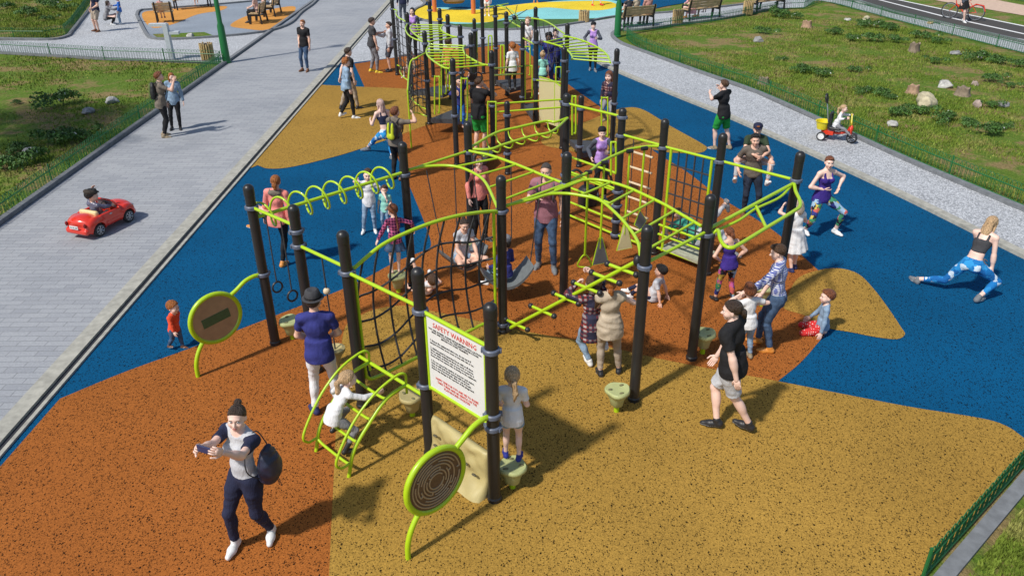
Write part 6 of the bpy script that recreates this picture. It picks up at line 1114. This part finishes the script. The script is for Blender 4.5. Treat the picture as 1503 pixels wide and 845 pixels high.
# wooden benches
SLAT = mat('bench_timber', (.50, .36, .19), .65, var=.22, scale=9, bmp=.2); IRON = mat('black_cast_iron', (.012, .012, .013), .5)
def bench(label, e0, e1, group='park benches'):
    e0, e1 = np.array(e0), np.array(e1); m = (e0 + e1) / 2; d = e1 - e0; L_ = min(np.linalg.norm(d), 2.0); o = thing('park_bench', label, 'bench', (m[0], m[1], .012), math.atan2(d[1], d[0]), group)   # front faces local +y
    for s in (-1, 1):
        x = s * (L_ / 2 - .08); b = MB(); b.slab([(x, -.10, 0), (x, -.02, 0), (x, .0, .36), (x, .10, .44), (x, -.05, .95), (x, -.12, .95), (x, -.04, .44)][::-1], .06); b.slab([(x, .42, 0), (x, .52, 0), (x, .50, .40), (x, .45, .46), (x, .0, .46), (x, .0, .36), (x, .38, .36)], .055); b.slab([(x, -.03, .60), (x, .46, .62), (x, .48, .44), (x, .52, .44), (x, .52, .67), (x, -.03, .66)], .05); b.build('bench_end', IRON, o, smooth=False)
    for k in range(4): b = MB(); b.box((0, .07 + k * .115, .475), (L_, .10, .03)); b.build('seat_slat', SLAT, o, smooth=False)
    for k in range(3): z = .60 + k * .125; b = MB(); b.box((0, .045 - (z - .44) * .29, z), (L_, .028, .11), rot('X', 14)); b.build('back_slat', SLAT, o, smooth=False)
    return o, m, math.atan2(d[1], d[0])
def sitter(lab, o, x, hair, top, bot, shoes, sex='f', H=1.7, skin=PALE, **k):
    ob, m, a = o; p = m + np.array([math.cos(a) * x - math.sin(a) * .22, math.sin(a) * x + math.cos(a) * .22]); s = H / 1.75; pz = .57 / s
    kw = dict(pel=(0, 0, pz), rf=(.11, .46, .09), lf=(-.11, .44, .09), rk=(.1, 1, .8), lk=(-.1, 1, .8), rh=(.14, .34, pz + .12), lh=(-.14, .34, pz + .12), lean=4); kw.update(k)
    return person(lab, p, math.degrees(a), H, z=.012, sex=sex, skin=skin, hair=hair, top=top, bot=bot, shoes=shoes, group='people sitting on the benches', **kw)
B1 = bench('park bench beside the green lamp post on the right, three people on it', g2(913, 43), g2(960, 38.5)); sitter('person in dark grey vest, leftmost on the bench by the lamp post', B1, -.42, ('short', RED), ('vest', C_CHAR, dict(sleeve=.3)), ('jeans', C_DDENIM, 1.9), (S_BLACK,), 'm'); sitter('woman in beige top in the middle of the bench by the lamp post', B1, -.02, ('lowbun', RED), ('tee', C_BEIGE), ('jeans', C_DDENIM, 1.9), (S_BLACK,)); sitter('man in dusty pink shirt at the right end of the bench by the lamp post', B1, .62, ('crew', BRN), ('shirt', cloth('dusty_pink', (.50, .26, .22)), dict(sleeve=1.9)), ('jeans', C_BLACK, 1.9), (S_BLACK,), 'm')
B2 = bench('park bench between the two slatted litter bins', g2(1008, 31.5), g2(1057, 26)); sitter('woman in pink dress on the bench between the bins', B2, -.6, ('long', BRN), ('dress', cloth('pale_pink', (.68, .36, .38)), dict(sleeve=1.9, dress=.3)), None, (S_TAN,)); sitter('woman in white blouse on the bench between the bins', B2, .12, ('long', DBR), ('shirt', C_WHITE, dict(sleeve=1.9)), ('jeans', C_KHAKI, 1.9), (S_BROWN,)); sitter('child in beige next to the woman in white blouse', B2, .5, ('short', BRN), ('tee', C_BEIGE), ('shorts', C_GREY, .8), (S_WHITE,), 'c', 1.2, rf=(.1, .5, .35), lf=(-.1, .5, .35))
B3 = bench('park bench farthest right, cut by the top of the photo', g2(1104, 20), g2(1154, 14.5)); sitter('person in blue jeans on the farthest right bench', B3, -.1, ('short', BRN), ('tee', C_NAVY), ('jeans', C_DENIM, 1.9), (S_BLACK,), 'm')
B4 = bench('park bench with a child in red, left of the far lamp post', g2(229, 35), g2(257, 33.5)); sitter('child in red and white sitting on the left bench', B4, -.1, ('short', BRN), ('tee', pattern('red_white', 'stripes', [(.6, .08, .05), (.7, .68, .66)], .8)), ('shorts', C_RED, .8), (S_BLUE,), 'c', 1.15, rf=(.1, .5, .3), lf=(-.1, .5, .3))
B5 = bench('park bench of the near pair on the amber surface', g2(382, 37), g2(392, 31)); B6 = bench('park bench of the far pair on the amber surface', g2(402, 26), g2(412, 19)); sitter('person in pale pink top and black skirt reading on the near bench', B5, 0, ('long', BRN), ('tee', cloth('blush', (.60, .40, .35))), ('leggings', C_BLACK, 1.9), (S_BLACK,)); sitter('person in white top on the far bench of the pair', B6, 0, ('short', BRN), ('tee', C_WHITE), ('jeans', C_DENIM, 1.9), (S_BLACK,))
B7 = bench('park bench at the back edge of the amber surface', g2(258, 16), g2(312, 11)); sitter('barefoot child at the right end of the back bench', B7, .3, ('short', BRN), ('tee', C_WHITE), ('shorts', C_KHAKI, .6), None, 'c', 1.3, rf=(.1, .5, .28), lf=(-.1, .45, .2))
# litter bins of upright battens
BIN = mat('bin_batten', (.52, .37, .17), .7, var=.3, scale=12)
def bin_(label, px, h=.62):
    p = gp(*px); o = thing('litter_bin', label, 'litter bin', (p[0], p[1], .006), 0, 'wooden litter bins'); b = MB(); b.lathe([(.19, .03), (.19, h - .04), (.165, h - .04), (.165, h - .2), (.01, h - .22)], n=20); b.build('liner', DECK, o, angle=40); b = MB()
    for k in range(16): a = k * math.pi / 8; rr = .215; b.tube([(rr * math.cos(a), rr * math.sin(a), .02), (rr * math.cos(a), rr * math.sin(a), h + .02 * math.sin(k * 2.3))], .032, 7)
    b.build('battens', BIN, o, angle=50); b = MB(); b.lathe([(.2, 0), (.2, .03)], n=18); b.build('base', IRON, o)
bin_('wooden litter bin by the lamp post on the left', (306, 89)); bin_('wooden litter bin left of the bench with the woman in pink', (994, 36)); bin_('wooden litter bin right of the bench with the woman in pink', (1097, 22)); bin_('short pale stump bin on the far grass strip', (857, 32.5), .5)
# lamp posts
GRN = mat('green_paint', (.008, .135, .035), .4, var=.05); 
def lamp(label, px):
    p = gp(*px); o = thing('lamp_post', label, 'lamp post', (p[0], p[1], 0), 0, 'green lamp posts'); b = MB(); b.lathe([(.17, 0), (.17, .04), (.145, .06), (.125, 1.3), (.085, 1.42), (.075, 5.4), (.001, 5.4)], n=18); b.build('pole', GRN, o, angle=30)
    b = MB(); b.lathe([(.08, 5.4), (.2, 5.5), (.24, 5.9), (.1, 6.05), (.01, 6.1)], n=16); b.build('lantern', GRN, o, angle=40)
lamp('green lamp post at the corner of the left lawn and paved path', (333, 92.5)); lamp('green lamp post at the tip of the right lawn', (906, 54))
# grey two armed post
p = gp(253, 88); o = thing('sign_post', 'pale grey concrete post with two stub arms behind the low fence', 'post', (p[0], p[1], 0), math.radians(4)); PG = mat('pale_concrete', (.50, .54, .58), .75, var=.08, bmp=.2); b = MB(); b.box((0, 0, .65), (.17, .24, 1.3)); b.build('shaft', PG, o, smooth=False); b = MB(); b.box((-.26, 0, 1.27), (.62, .22, .10)); b.build('arm', PG, o, smooth=False); b = MB(); b.box((.26, 0, .98), (.38, .2, .10)); b.build('arm', PG, o, smooth=False)
# green hoop-top wire fences
WIRE = mat('green_wire', (.010, .13, .035), .5, var=.05)
def fence(label, pts, h=.48, step=.11, rad=.0068):
    P = np.array(pts, float); d = np.r_[0, np.cumsum(np.linalg.norm(np.diff(P, axis=0), axis=1))]; L_ = d[-1]; at = lambda s: np.array([np.interp(s, d, P[:, 0]), np.interp(s, d, P[:, 1])])
    o = thing('wire_fence', label, 'fence', (*P[0], 0)); org = np.array([*P[0], 0]); b = MB(); n = int(L_ / step); w = step * 1.7
    tmpl_s = np.array([0, .02, .1, .3, .5, .7, .9, .98, 1.0]); tz = np.array([.02, h - .11, h - .05, h - .008, h, h - .008, h - .05, h - .11, .02])
    for i in range(n):
        s0 = i * step; q = []
        for t, z in zip(tmpl_s, tz): xy = at(min(s0 + t * w, L_)); q.append((xy[0] - org[0] + (.004 if i % 2 else -.004), xy[1] - org[1], z))
        b.tube(q, rad, 3, caps=False)
    b.build('hoop_panel', WIRE, o, angle=180); Q = np.c_[P - P[0], np.zeros(len(P))]
    for z in (.05, h - .13): b = MB(); b.tube(Q + [0, 0, z], .014, 5); b.build('rail', WIRE, o)
    for i in range(int(L_ / 2.5) + 1): xy = at(i * 2.5) - P[0]; b = MB(); b.tube([(*xy, 0), (*xy, h + .02)], .018, 6); b.build('fence_post', WIRE, o)
    return o
def off_line(px, k): L_ = crom([g2(*p) for p in px], 4); d = np.gradient(L_, axis=0); d /= np.linalg.norm(d, axis=1)[:, None]; return L_ + np.stack([-d[:, 1], d[:, 0]], 1) * k
fence('low green hoop fence along the top of the left lawn', [g2(-70, 73), g2(0, 78.5), g2(150, 88), g2(330, 94.5)])
fence('low green hoop fence between the left lawn and the paved path', [(-10.62, 29.2), (-10.16, 7.0)], .44)
fence('low green hoop fence along the gravel path beside the right lawn', off_line([(912, 58), (925, 68), (950, 80), (1020, 106), (1110, 138), (1230, 192), (1330, 238), (1503, 312), (1560, 336)], .22), .46)
fence('low green hoop fence behind the benches at the top of the right lawn', off_line([(914, 47), (940, 46), (1000, 38), (1060, 30), (1140, 15), (1178, 12.5)], -.1), .42)
fence('low green hoop fence along the far gravel path of the right lawn', off_line([(1180, 13), (1210, 4), (1260, 16), (1330, 35), (1503, 80), (1650, 118)], .0), .46)
fence('green fence in the near right corner', [(g2(1352, 852)[0], g2(1352, 852)[1]), g2(1503, 683), g2(1580, 600)], .42, .075, .006)
fence('green hoop fence round the far left lawn', [g2(-60, 57), g2(0, 57.5), g2(66, 58), g2(96, 53), g2(107, 42), g2(140, -6)], .46)
fence('green fence at the far top right beyond the beige path', [g2(1450, -6), g2(1503, 3), g2(1600, 20)], .5)
# orange swing posts with a basket, far away
ORP = mat('orange_post', (.62, .17, .05), .5); o = thing('basket_swing', 'orange posted swing frame with a wooden basket on the far lemon surface', 'swing', (0, 0, 0)); q0, q1 = gp(638, 18), gp(695, 21)
for q in (q0, q1): b = MB(); b.tube([q, q + [0, 0, 2.6]], .11, 14); b.build('post', ORP, o)
b = MB(); b.tube([q0 + [0, 0, 2.55], q1 + [0, 0, 2.55]], .07, 10); b.build('crossbar', ORP, o); qc = yp(666, 1, q0[1] + .8); bs = thing('swing_basket', 'brown basket seat hanging between the orange posts', 'swing seat', tuple(qc)); b = MB(); b.lathe([(.05, -.12), (.5, -.1), (.58, .02), (.52, .05), (.48, -.05), (.02, -.06)], n=20); b.build('basket', mat('brown_basket', (.20, .12, .05), .8), bs)
for s in (-1, 1): b = MB(); b.tube([(s * .5, 0, 0), (s * .5, -.8, 2.55 - qc[2])], .012, 6); b.build('rope', ROPE, bs)
# things people carry
def at_p(I, p): return I['W'](p)
i_ = phone_woman; w = (i_['hands'][0][2] + i_['hands'][1][2]) / 2; hd = np.mean([x[2] - x[1] for x in i_['hands']], 0); hd /= np.linalg.norm(hd); pw = at_p(i_, i_['hands'][0][2] * .5 + i_['hands'][1][2] * .5 + hd * .11 + V3(0, 0, .0)); wd = i_['R'] @ (i_['hands'][0][2] - i_['hands'][1][2]); wd[2] *= .3; wd /= np.linalg.norm(wd)
ph = thing('mobile_phone', 'dark blue phone held out by the woman in front', 'phone', tuple(pw)); U_ = np.array([0, 0, 1.]) - wd * wd[2]; U_ /= np.linalg.norm(U_); R_ = np.stack([wd, np.cross(U_, wd), U_], 1); F = Field(); rbox(F, (0, 0, 0), (.078, .006, .038), .0055, 0); V, Fc = F.mesh(.003); clothmesh('phone_body', V @ R_.T, Fc, mat('phone_blue', (.03, .04, .11), .3), ph, 1.); b = MB(); b.box(R_ @ V3(0, -.0068, 0), (.146, .002, .068), R_); b.build('screen', BLACKP, ph, smooth=False)
bgp = thing('drawstring_bag', 'navy drawstring bag on the shoulder of the woman with the phone', 'bag', tuple(i_['rootp'])); bgp.rotation_euler = i_['root'].rotation_euler; s = i_['s']; c = (i_['waist'] + V3(-.235, -.10, .05)); F = Field(); F.ell(c + V3(0, 0, -.09), (.085, .12, .15), k=.1).ell(c + V3(.01, .0, .05), (.065, .08, .16), k=.12); V, Fc = F.mesh(.012, 0, wr(.006, 24, 1.)); clothmesh('bag_body', V, Fc, mat('navy_nylon', (.018, .022, .05), .45, var=.2), bgp, s)
sh_ = i_['S'][1] + V3(.02, .0, .055); b = MB(); b.tube(crom([c + V3(.01, -.02, .17), sh_ + V3(-.02, -.07, .0), sh_ + V3(0, .0, .012), sh_ + V3(-.0, .075, -.04), i_['waist'] + V3(-.17, .13, .08), c + V3(.02, .08, -.16)], 6) * s, .006, 6); b.build('cord', ROPE, bgp)
b = MB(); [b.tube([(c + V3(-.03 - .01 * k, -.05, -.18)) * s, (c + V3(-.04 - .03 * k, -.06, -.30)) * s], .004, 5) for k in (0, 1)]; b.build('cord', ROPE, bgp)
def backpack(I, lab, m1, m2=None, sc=1.):
    o = thing('backpack', lab, 'backpack', tuple(I['rootp'])); o.rotation_euler = I['root'].rotation_euler; F = Field(); c = I['chest'] + I['Rc'] @ V3(0, -.185, -.04); F.ell(c + I['Rc'] @ V3(0, 0, -.06), (.15 * sc, .085, .18), I['Rc'], .04).ell(c + I['Rc'] @ V3(0, 0, .08), (.13 * sc, .075, .14), I['Rc'], .04); V, Fc = F.mesh(.014, 0, wr(.004, 20, 2.)); clothmesh('bag_body', V, Fc, m1, o, I['s'])
    if m2: F = Field(); F.ell(c + I['Rc'] @ V3(.05, -.055, .0), (.04, .045, .19), I['Rc'], .01).ell(c + I['Rc'] @ V3(-.05, -.055, .0), (.04, .045, .19), I['Rc'], .01).ell(c + I['Rc'] @ V3(0, -.06, -.13), (.10, .045, .08), I['Rc'], .03); V, Fc = F.mesh(.012); clothmesh('pocket', V, Fc, m2, o, I['s'])
    for k in (0, 1):
        q = I['S'][k]; e = (1, -1)[k]; b = MB(); b.tube(crom([c + I['Rc'] @ V3(e * .08, .06, .16), q + I['Rc'] @ V3(-e * .06, -.02, .075), q + I['Rc'] @ V3(-e * .055, .10, -.02), I['chest'] + I['Rc'] @ V3(e * .12, .11, -.1), c + I['Rc'] @ V3(e * .13, .06, -.18)], 5) * I['s'], .016, 6); b.build('strap', m1, o)
backpack(bpman, 'yellow and black backpack of the man reaching to the net', mat('black_nylon', (.02, .02, .02), .6), mat('acid_yellow', (.55, .62, .02), .55)); backpack(cpl, 'black backpack with olive side on the man by the left lawn', mat('black_nylon', (.02, .02, .02), .6), mat('olive_nylon', (.10, .14, .03), .6)); backpack(purple, 'dark backpack on the man in the plum T shirt', mat('grey_nylon', (.07, .075, .085), .6))
# rocks and stumps
ROCKM = {}
def stone(lab, px, w, h, col, stump=False, flat=1.):
    p = gp(*px); rr = np.random.default_rng(int(px[0] * 7 + px[1])); k = 1 / 1144. * 1; dist = np.linalg.norm(p - CPOS); W_ = w * dist / CF / 2 * (1 if stump else .88); H_ = h * dist / CF * (.9 if stump else .72)
    m = mat(('stump_' if stump else 'stone_') + '%d%d%d' % tuple(int(c * 99) for c in col), col, .9, var=.3, scale=9, bmp=.8, bscale=22); b = MB()
    if stump:
        n = 22; ph_ = rr.random(6) * 6; rad = lambda a, z: W_ * (1 + .10 * math.sin(3 * a + ph_[0]) + .06 * math.sin(7 * a + ph_[1]) + (.35 * (1 - z) ** 3)); V = []; zs = np.linspace(0, 1, 6)
        for z in zs: V += [(rad(2 * math.pi * j / n, z) * math.cos(2 * math.pi * j / n), rad(2 * math.pi * j / n, z) * math.sin(2 * math.pi * j / n), z * H_ * (1 + (.12 * math.sin(5 * j + ph_[2]) if z == 1 else 0))) for j in range(n)]
        V += [(.5 * x, .5 * y, z * .92) for x, y, z in V[-n:]] ; F_ = [(i * n + j, i * n + (j + 1) % n, (i + 1) * n + (j + 1) % n, (i + 1) * n + j) for i in range(6) for j in range(n)] + [tuple(6 * n + j for j in range(n))]; b.add(V, F_)
        o = b.build('tree_stump', m, None, angle=50); tag(o, lab, 'stump', 'old stumps in the grass')
    else:
        F = Field(); 
        for i in range(5): F.ell((rr.normal(0, .3), rr.normal(0, .2), .3 + rr.normal(0, .12)), (.55 + .25 * rr.random(), .45 + .2 * rr.random(), .42 + .2 * rr.random()), rot('Z', rr.random() * 180) @ rot('Y', rr.normal(0, 22)), .12)
        nrm = [rr.normal(0, 1, 3) for _ in range(7)]; nrm = [q / np.linalg.norm(q) for q in nrm]
        def post_(G, X, Y, Z):
            for q in nrm: G = np.maximum(G, X * q[0] + Y * q[1] + (Z - .3) * q[2] - .62)
            return G + .035 * np.sin(7 * X + 5 * Z) * np.sin(6 * Y - 8 * Z) + .02 * np.sin(17 * X) * np.sin(15 * Y + 13 * Z)
        V, Fc = F.mesh(.085, 0, post_); V = V * np.array([W_ / .72, W_ / .80, H_ / .82]); o = clothmesh('rock', V, Fc, m, None, 1.); tag(o, lab, 'rock')
    o.location = (p[0], p[1], -.02); o.rotation_euler = (0, 0, rr.random() * 3)
WHT, GRY, CRM, PNK, STP, STB = (.42, .41, .38), (.25, .25, .245), (.44, .39, .26), (.36, .28, .24), (.22, .17, .12), (.34, .22, .14)
for a in (('big cream boulder among shrubs on the right lawn', (1354, 154), 27, 20, CRM), ('flat white rock above the cream boulder', (1387, 127), 20, 9, WHT), ('pale rock lying near the fence, by the tricycle', (1310, 184), 15, 8, WHT), ('pinkish upright rock right of the cream boulder', (1434, 156), 11, 11, PNK), ('flat grey rock at the right edge of the lawn', (1473, 156), 16, 7, GRY), ('grey block shaped rock in the middle of the right lawn', (1403, 80), 15, 6, GRY), ('little white rock near the far fence on the right', (1439, 85), 7, 5, WHT), ('cream rock near the far end of the right lawn', (1270, 32), 13, 8, CRM), ('small pale rock left of the cream rock at the far end', (1246, 30), 8, 4, WHT), ('small tan rock by the cycle lane', (1364, 35), 8, 4, (.5, .36, .2)), ('grey rock on the left end of the right lawn', (1112, 61), 15, 9, GRY), ('small brown rock between boulder and pink rock', (1431, 124), 9, 6, PNK),
          ('white rock on the left lawn', (164, 150), 16, 10, WHT), ('grey rock below the white rock on the left lawn', (130, 165), 17, 9, GRY), ('large grey rock among shrubs in the left lawn', (46, 226), 24, 12, GRY), ('pale rock on the grass patch by the play area', (279, 54), 12, 6, WHT), ('small white rock in the far left lawn', (102, 1.5), 7, 4, WHT)): stone(*a)
for a in (('brown stump left of the cream boulder', (1340, 136), 13, 11, STB), ('grey fibrous stump right of the flat white rock', (1413, 139), 15, 11, STP), ('tall stump near the middle of the right lawn', (1341, 76), 11, 12, STP), ('stump near the benches on the right lawn', (1184, 40), 11, 9, STB), ('grey stump near the gravel path on the right', (1120, 123), 13, 10, STP)): stone(*a, stump=True)
# low shrubs
LEAFS = [mat('shrub_leaf', (.06, .14, .022), .6, var=.5, scale=3), mat('flower_white', (.7, .7, .66), .7)]
def shrub_mesh(seed, fl):
    rr = np.random.default_rng(seed); V, F, Mi = [], [], []; b = MB()
    lobes = [(rr.normal(0, .33), rr.normal(0, .26), .22 + .16 * rr.random(), .24 + .14 * rr.random()) for _ in range(7)]
    for k in range(620):
        lx, ly, lz, lr = lobes[rr.integers(7)]; q = rr.normal(0, 1, 3); q /= np.linalg.norm(q); q[2] = abs(q[2]) * .9 - .15; r = lr * (.45 + .6 * rr.random() ** .5); c = np.array([lx, ly, lz]) + q * r * np.array([1.1, 1.1, .9]); c[2] = max(c[2], .02)
        n = q + rr.normal(0, .5, 3); n /= np.linalg.norm(n); u = np.cross(n, rr.normal(0, 1, 3)); u /= np.linalg.norm(u); v = np.cross(n, u); L_ = .045 + .03 * rr.random(); w = L_ * .55
        b.add([c - u * L_, c + v * w + n * .008, c + u * L_, c - v * w + n * .008], [(0, 1, 2, 3)], 1 if (fl and k % 110 == 3) else 0)
    for k in range(14): lx, ly, lz, lr = lobes[k % 7]; b.tube([(lx * .2, ly * .2, 0), (lx * .7, ly * .7, lz * .6), (lx, ly, lz + lr * .5)], .008, 4)
    return b
SHM = []
def shrub(lab, px, w, i):
    p = gp(*px); dist = np.linalg.norm(p - CPOS); s = w * dist / CF / 1.25; v = i % 5
    while len(SHM) <= v: q = len(SHM); o0 = shrub_mesh(20 + q, q % 2 == 0).build('shrub', LEAFS, None, smooth=False); SHM.append(o0.data); bpy.data.objects.remove(o0)
    o = bpy.data.objects.new('shrub', SHM[v]); COL.objects.link(o); o.location = (p[0], p[1], -.03); o.rotation_euler = (0, 0, i * 1.3); s = min(s, 1.25); o.scale = (s, s * .8, min(s, 1.1) * .95); tag(o, lab, 'shrub', 'low leafy shrubs in the lawns')
SR = [(1122, 49, 24), (1141, 25, 30), (1162, 28, 22), (1225, 51, 24), (1249, 60, 22), (1285, 61, 30), (1317, 63, 22), (1283, 42, 26), (1306, 45, 24), (1265, 38, 20), (1353, 56, 26), (1376, 64, 22), (1148, 89, 14), (1176, 107, 30), (1203, 112, 28), (1256, 105, 22), (1373, 93, 22), (1436, 90, 30), (1462, 93, 26), (1492, 98, 24), (1456, 119, 28), (1483, 128, 18), (1272, 138, 24), (1294, 140, 26), (1305, 145, 18), (1320, 169, 34), (1353, 167, 30), (1392, 180, 34), (1421, 184, 26), (1447, 197, 38), (1476, 188, 20), (1455, 157, 22)]
SLL = [(8, 14, 20), (43, 24, 28), (71, 12, 26), (72, 30, 18), (97, 16, 22), (92, 156, 46), (25, 152, 14), (82, 212, 50), (118, 205, 40), (13, 246, 44), (52, 240, 44), (30, 222, 30)]
WR_ = ['beside the grey rock on the left end of the right lawn', 'by the far right bench', 'just right of the stump near the benches', 'left of a group of three on the far right lawn', 'second from the left among the far shrubs', 'wide one in the middle of the far shrubs', 'right one of the far shrub row', 'behind the far shrub row', 'behind the far shrub row on its right', 'by the cream rock at the far end', 'nearest to the far gravel path', 'right of the one nearest to the far gravel path', 'small and alone by the left of the lawn', 'left one of the pair above the gravel path', 'right one of the pair above the gravel path', 'sparse one alone in the middle', 'below the grey block shaped rock', 'left one of the row below the far fence', 'middle one of the row below the far fence', 'rightmost one of the row below the far fence', 'round and alone left of the lawn edge', 'small one at the right lawn edge', 'left of the brown stump', 'between brown stump and tricycle fence', 'small one touching the brown stump', 'left below the cream boulder', 'in front of the cream boulder', 'right below the cream boulder', 'right of the one below the boulder', 'largest one near the gravel fence', 'right of the largest one by the fence', 'between the pink and the flat grey rock']
WL_ = ['at the left edge of the far left lawn', 'wide one on the far left lawn', 'far back in the far left lawn', 'nearest to the hoop fence on the far left lawn', 'rightmost one on the far left lawn', 'round one left of the grey rock on the left lawn', 'tiny one at the left edge of the left lawn', 'big one behind the large grey rock', 'big one nearest to the paved path', 'at the left edge below the large grey rock', 'in front of the large grey rock', 'left behind the large grey rock']
for i, ((x, y, w), d) in enumerate(zip(SR + SLL, WR_ + WL_)): shrub('low green shrub, ' + d, (x, y), w, i)
# grass blades over the lawns
def inside(poly, X, Y):
    c = np.zeros(len(X), bool); n = len(poly)
    for i in range(n): (x0, y0), (x1, y1) = poly[i], poly[(i + 1) % n]; c ^= ((y0 > Y) != (y1 > Y)) & (X < (x1 - x0) * (Y - y0) / (y1 - y0 + 1e-9) + x0)
    return c
def grass(poly, n, label, h=.055):
    P = np.array(poly); lo, hi = P.min(0), P.max(0); X = RNG.uniform(lo[0], hi[0], n * 3); Y = lo[1] + (hi[1] - lo[1]) * RNG.random(n * 3) ** 1.35; k = inside(poly, X, Y); X, Y = X[k][:n], Y[k][:n]; m = len(X)
    cl = np.sin(X * 1.3 + .7 * np.sin(Y)) * np.sin(Y * 1.1 + X * .4) + .8 * np.sin(X * .41 + 1) * np.sin(Y * .37 + 2); k2 = cl + RNG.normal(0, .35, m) > -.55; X, Y, cl = X[k2], Y[k2], cl[k2]; m = len(X); hh = h * (.55 + .5 * RNG.random(m)) * (1 + .35 * np.clip(cl, -1, 1)); a = RNG.random(m) * 6.283; w = .012 + .010 * RNG.random(m); le = RNG.normal(0, .4, (m, 2)) * hh[:, None]
    A = np.stack([X - w * np.cos(a), Y - w * np.sin(a), np.zeros(m) - .02], 1); B_ = np.stack([X + w * np.cos(a), Y + w * np.sin(a), np.zeros(m) - .02], 1); C_ = np.stack([X + le[:, 0], Y + le[:, 1], hh], 1); V = np.stack([A, B_, C_], 1).reshape(-1, 3)
    me = bpy.data.meshes.new('grass'); me.vertices.add(len(V)); me.vertices.foreach_set('co', V.astype(np.float32).ravel()); me.loops.add(m * 3); me.loops.foreach_set('vertex_index', np.arange(m * 3, dtype=np.int32)); me.polygons.add(m); me.polygons.foreach_set('loop_start', np.arange(m, dtype=np.int32) * 3); me.update(calc_edges=True); me.materials.append(GRASSM); o = bpy.data.objects.new('grass', me); COL.objects.link(o); tag(o, label, 'grass', None, 'stuff')
gm, N, L, P_ = nmat('grass_blades'); P_.inputs['Roughness'].default_value = .8; P_.inputs['Specular IOR Level'].default_value = .15; n1 = noise(N, L, .9, 4, .6); n2 = noise(N, L, 14, 2); r1 = ramp(N, [(.25, (.10, .175, .018)), (.5, (.185, .25, .036)), (.7, (.33, .30, .10))]); r2 = ramp(N, [(.3, (.6, .6, .6)), (.7, (1.25, 1.25, 1.25))]); L.new(n1.outputs[0], r1.inputs[0]); L.new(n2.outputs[0], r2.inputs[0]); L.new(mixc(N, L, 1., r1.outputs[0], r2.outputs[0], 'MULTIPLY'), P_.inputs['Base Color']); GRASSM = gm
GRR = [g2(*p) for p in [(916, 57), (950, 74), (1020, 100), (1110, 131), (1230, 184), (1330, 229), (1520, 306), (1600, 200), (1520, 92), (1330, 40), (1250, 20), (1190, 13), (1140, 18), (1060, 33), (1000, 41), (940, 50)]]
grass(GRR, 70000, 'short green grass with dry patches on the right lawn')
grass([(-10.25, 7), (-10.6, 29), g2(0, 80), (-24, 29), (-24, 12)], 60000, 'short green grass with dry patches on the left lawn')
grass([g2(*p) for p in [(1420, 845), (1503, 745), (1600, 700), (1600, 900)]], 9000, 'short grass in the near right corner', .05)
grass([g2(-60, 56), g2(60, 57), g2(94, 50), g2(104, 40), g2(140, -6), g2(-60, -6)], 22000, 'grass of the far left lawn', .09)

# a broad tree standing outside the picture on the left; its shade falls across the lawn and the paved path
def tree(label, x, y, hgt, rad, seed):
    rr = np.random.default_rng(seed); o = thing('broadleaf_tree', label, 'tree', (x, y, 0)); b = MB(); b.tube([(0, 0, -.1), (.05, .03, hgt * .3), (.12, 0, hgt * .55)], [.22, .16, .11], 10)
    for k in range(7): a = k * .9; b.tube([(.08, 0, hgt * (.33 + .03 * k)), (.55 * rad * math.cos(a), .55 * rad * math.sin(a), hgt * (.6 + .04 * (k % 3))), (.85 * rad * math.cos(a), .85 * rad * math.sin(a), hgt * (.72 + .05 * (k % 3)))], [.08, .05, .02], 6)
    b.build('trunk', mat('bark', (.10, .075, .05), .9, var=.4, scale=8, bmp=.8), o); n = 5200; q = rr.normal(0, 1, (n, 3)); q /= np.linalg.norm(q, axis=1)[:, None]; cl = rr.normal(0, 1, (26, 3)); cl /= np.linalg.norm(cl, axis=1)[:, None]; ci = rr.integers(0, 26, n)
    c = cl[ci] * rad * .72 * np.array([1, 1, .7]) + q * rad * .36 * rr.random((n, 1)) ** .4 + np.array([0, 0, hgt * .72]); u = rr.normal(0, 1, (n, 3)); u /= np.linalg.norm(u, axis=1)[:, None]; w = np.cross(u, rr.normal(0, 1, (n, 3))); w /= np.linalg.norm(w, axis=1)[:, None]; s = .12 + .08 * rr.random((n, 1))
    V = np.stack([c - u * s, c + w * s * .6, c + u * s, c - w * s * .6], 1).reshape(-1, 3); clothmesh('crown', V, np.arange(n * 4).reshape(-1, 4), mat('tree_leaf', (.05, .11, .02), .6, var=.4, scale=2), o, 1.)
tree('broad leafy tree standing on the left lawn outside the frame', -17.8, 16.6, 8.5, 3.9, 5)
# ---- parts gathered under an Empty get their first piece as their own mesh
for o in [o for o in list(SC.objects) if o.type == 'EMPTY' and o.parent is not None]:
    ch = list(o.children); f = ch[0]; nm = o.name.split('.')[0]; f.name = nm
    for c in ch[1:]: c.parent = f; c.matrix_parent_inverse = Matrix.Identity(4)
    f.parent = o.parent; bpy.data.objects.remove(o)
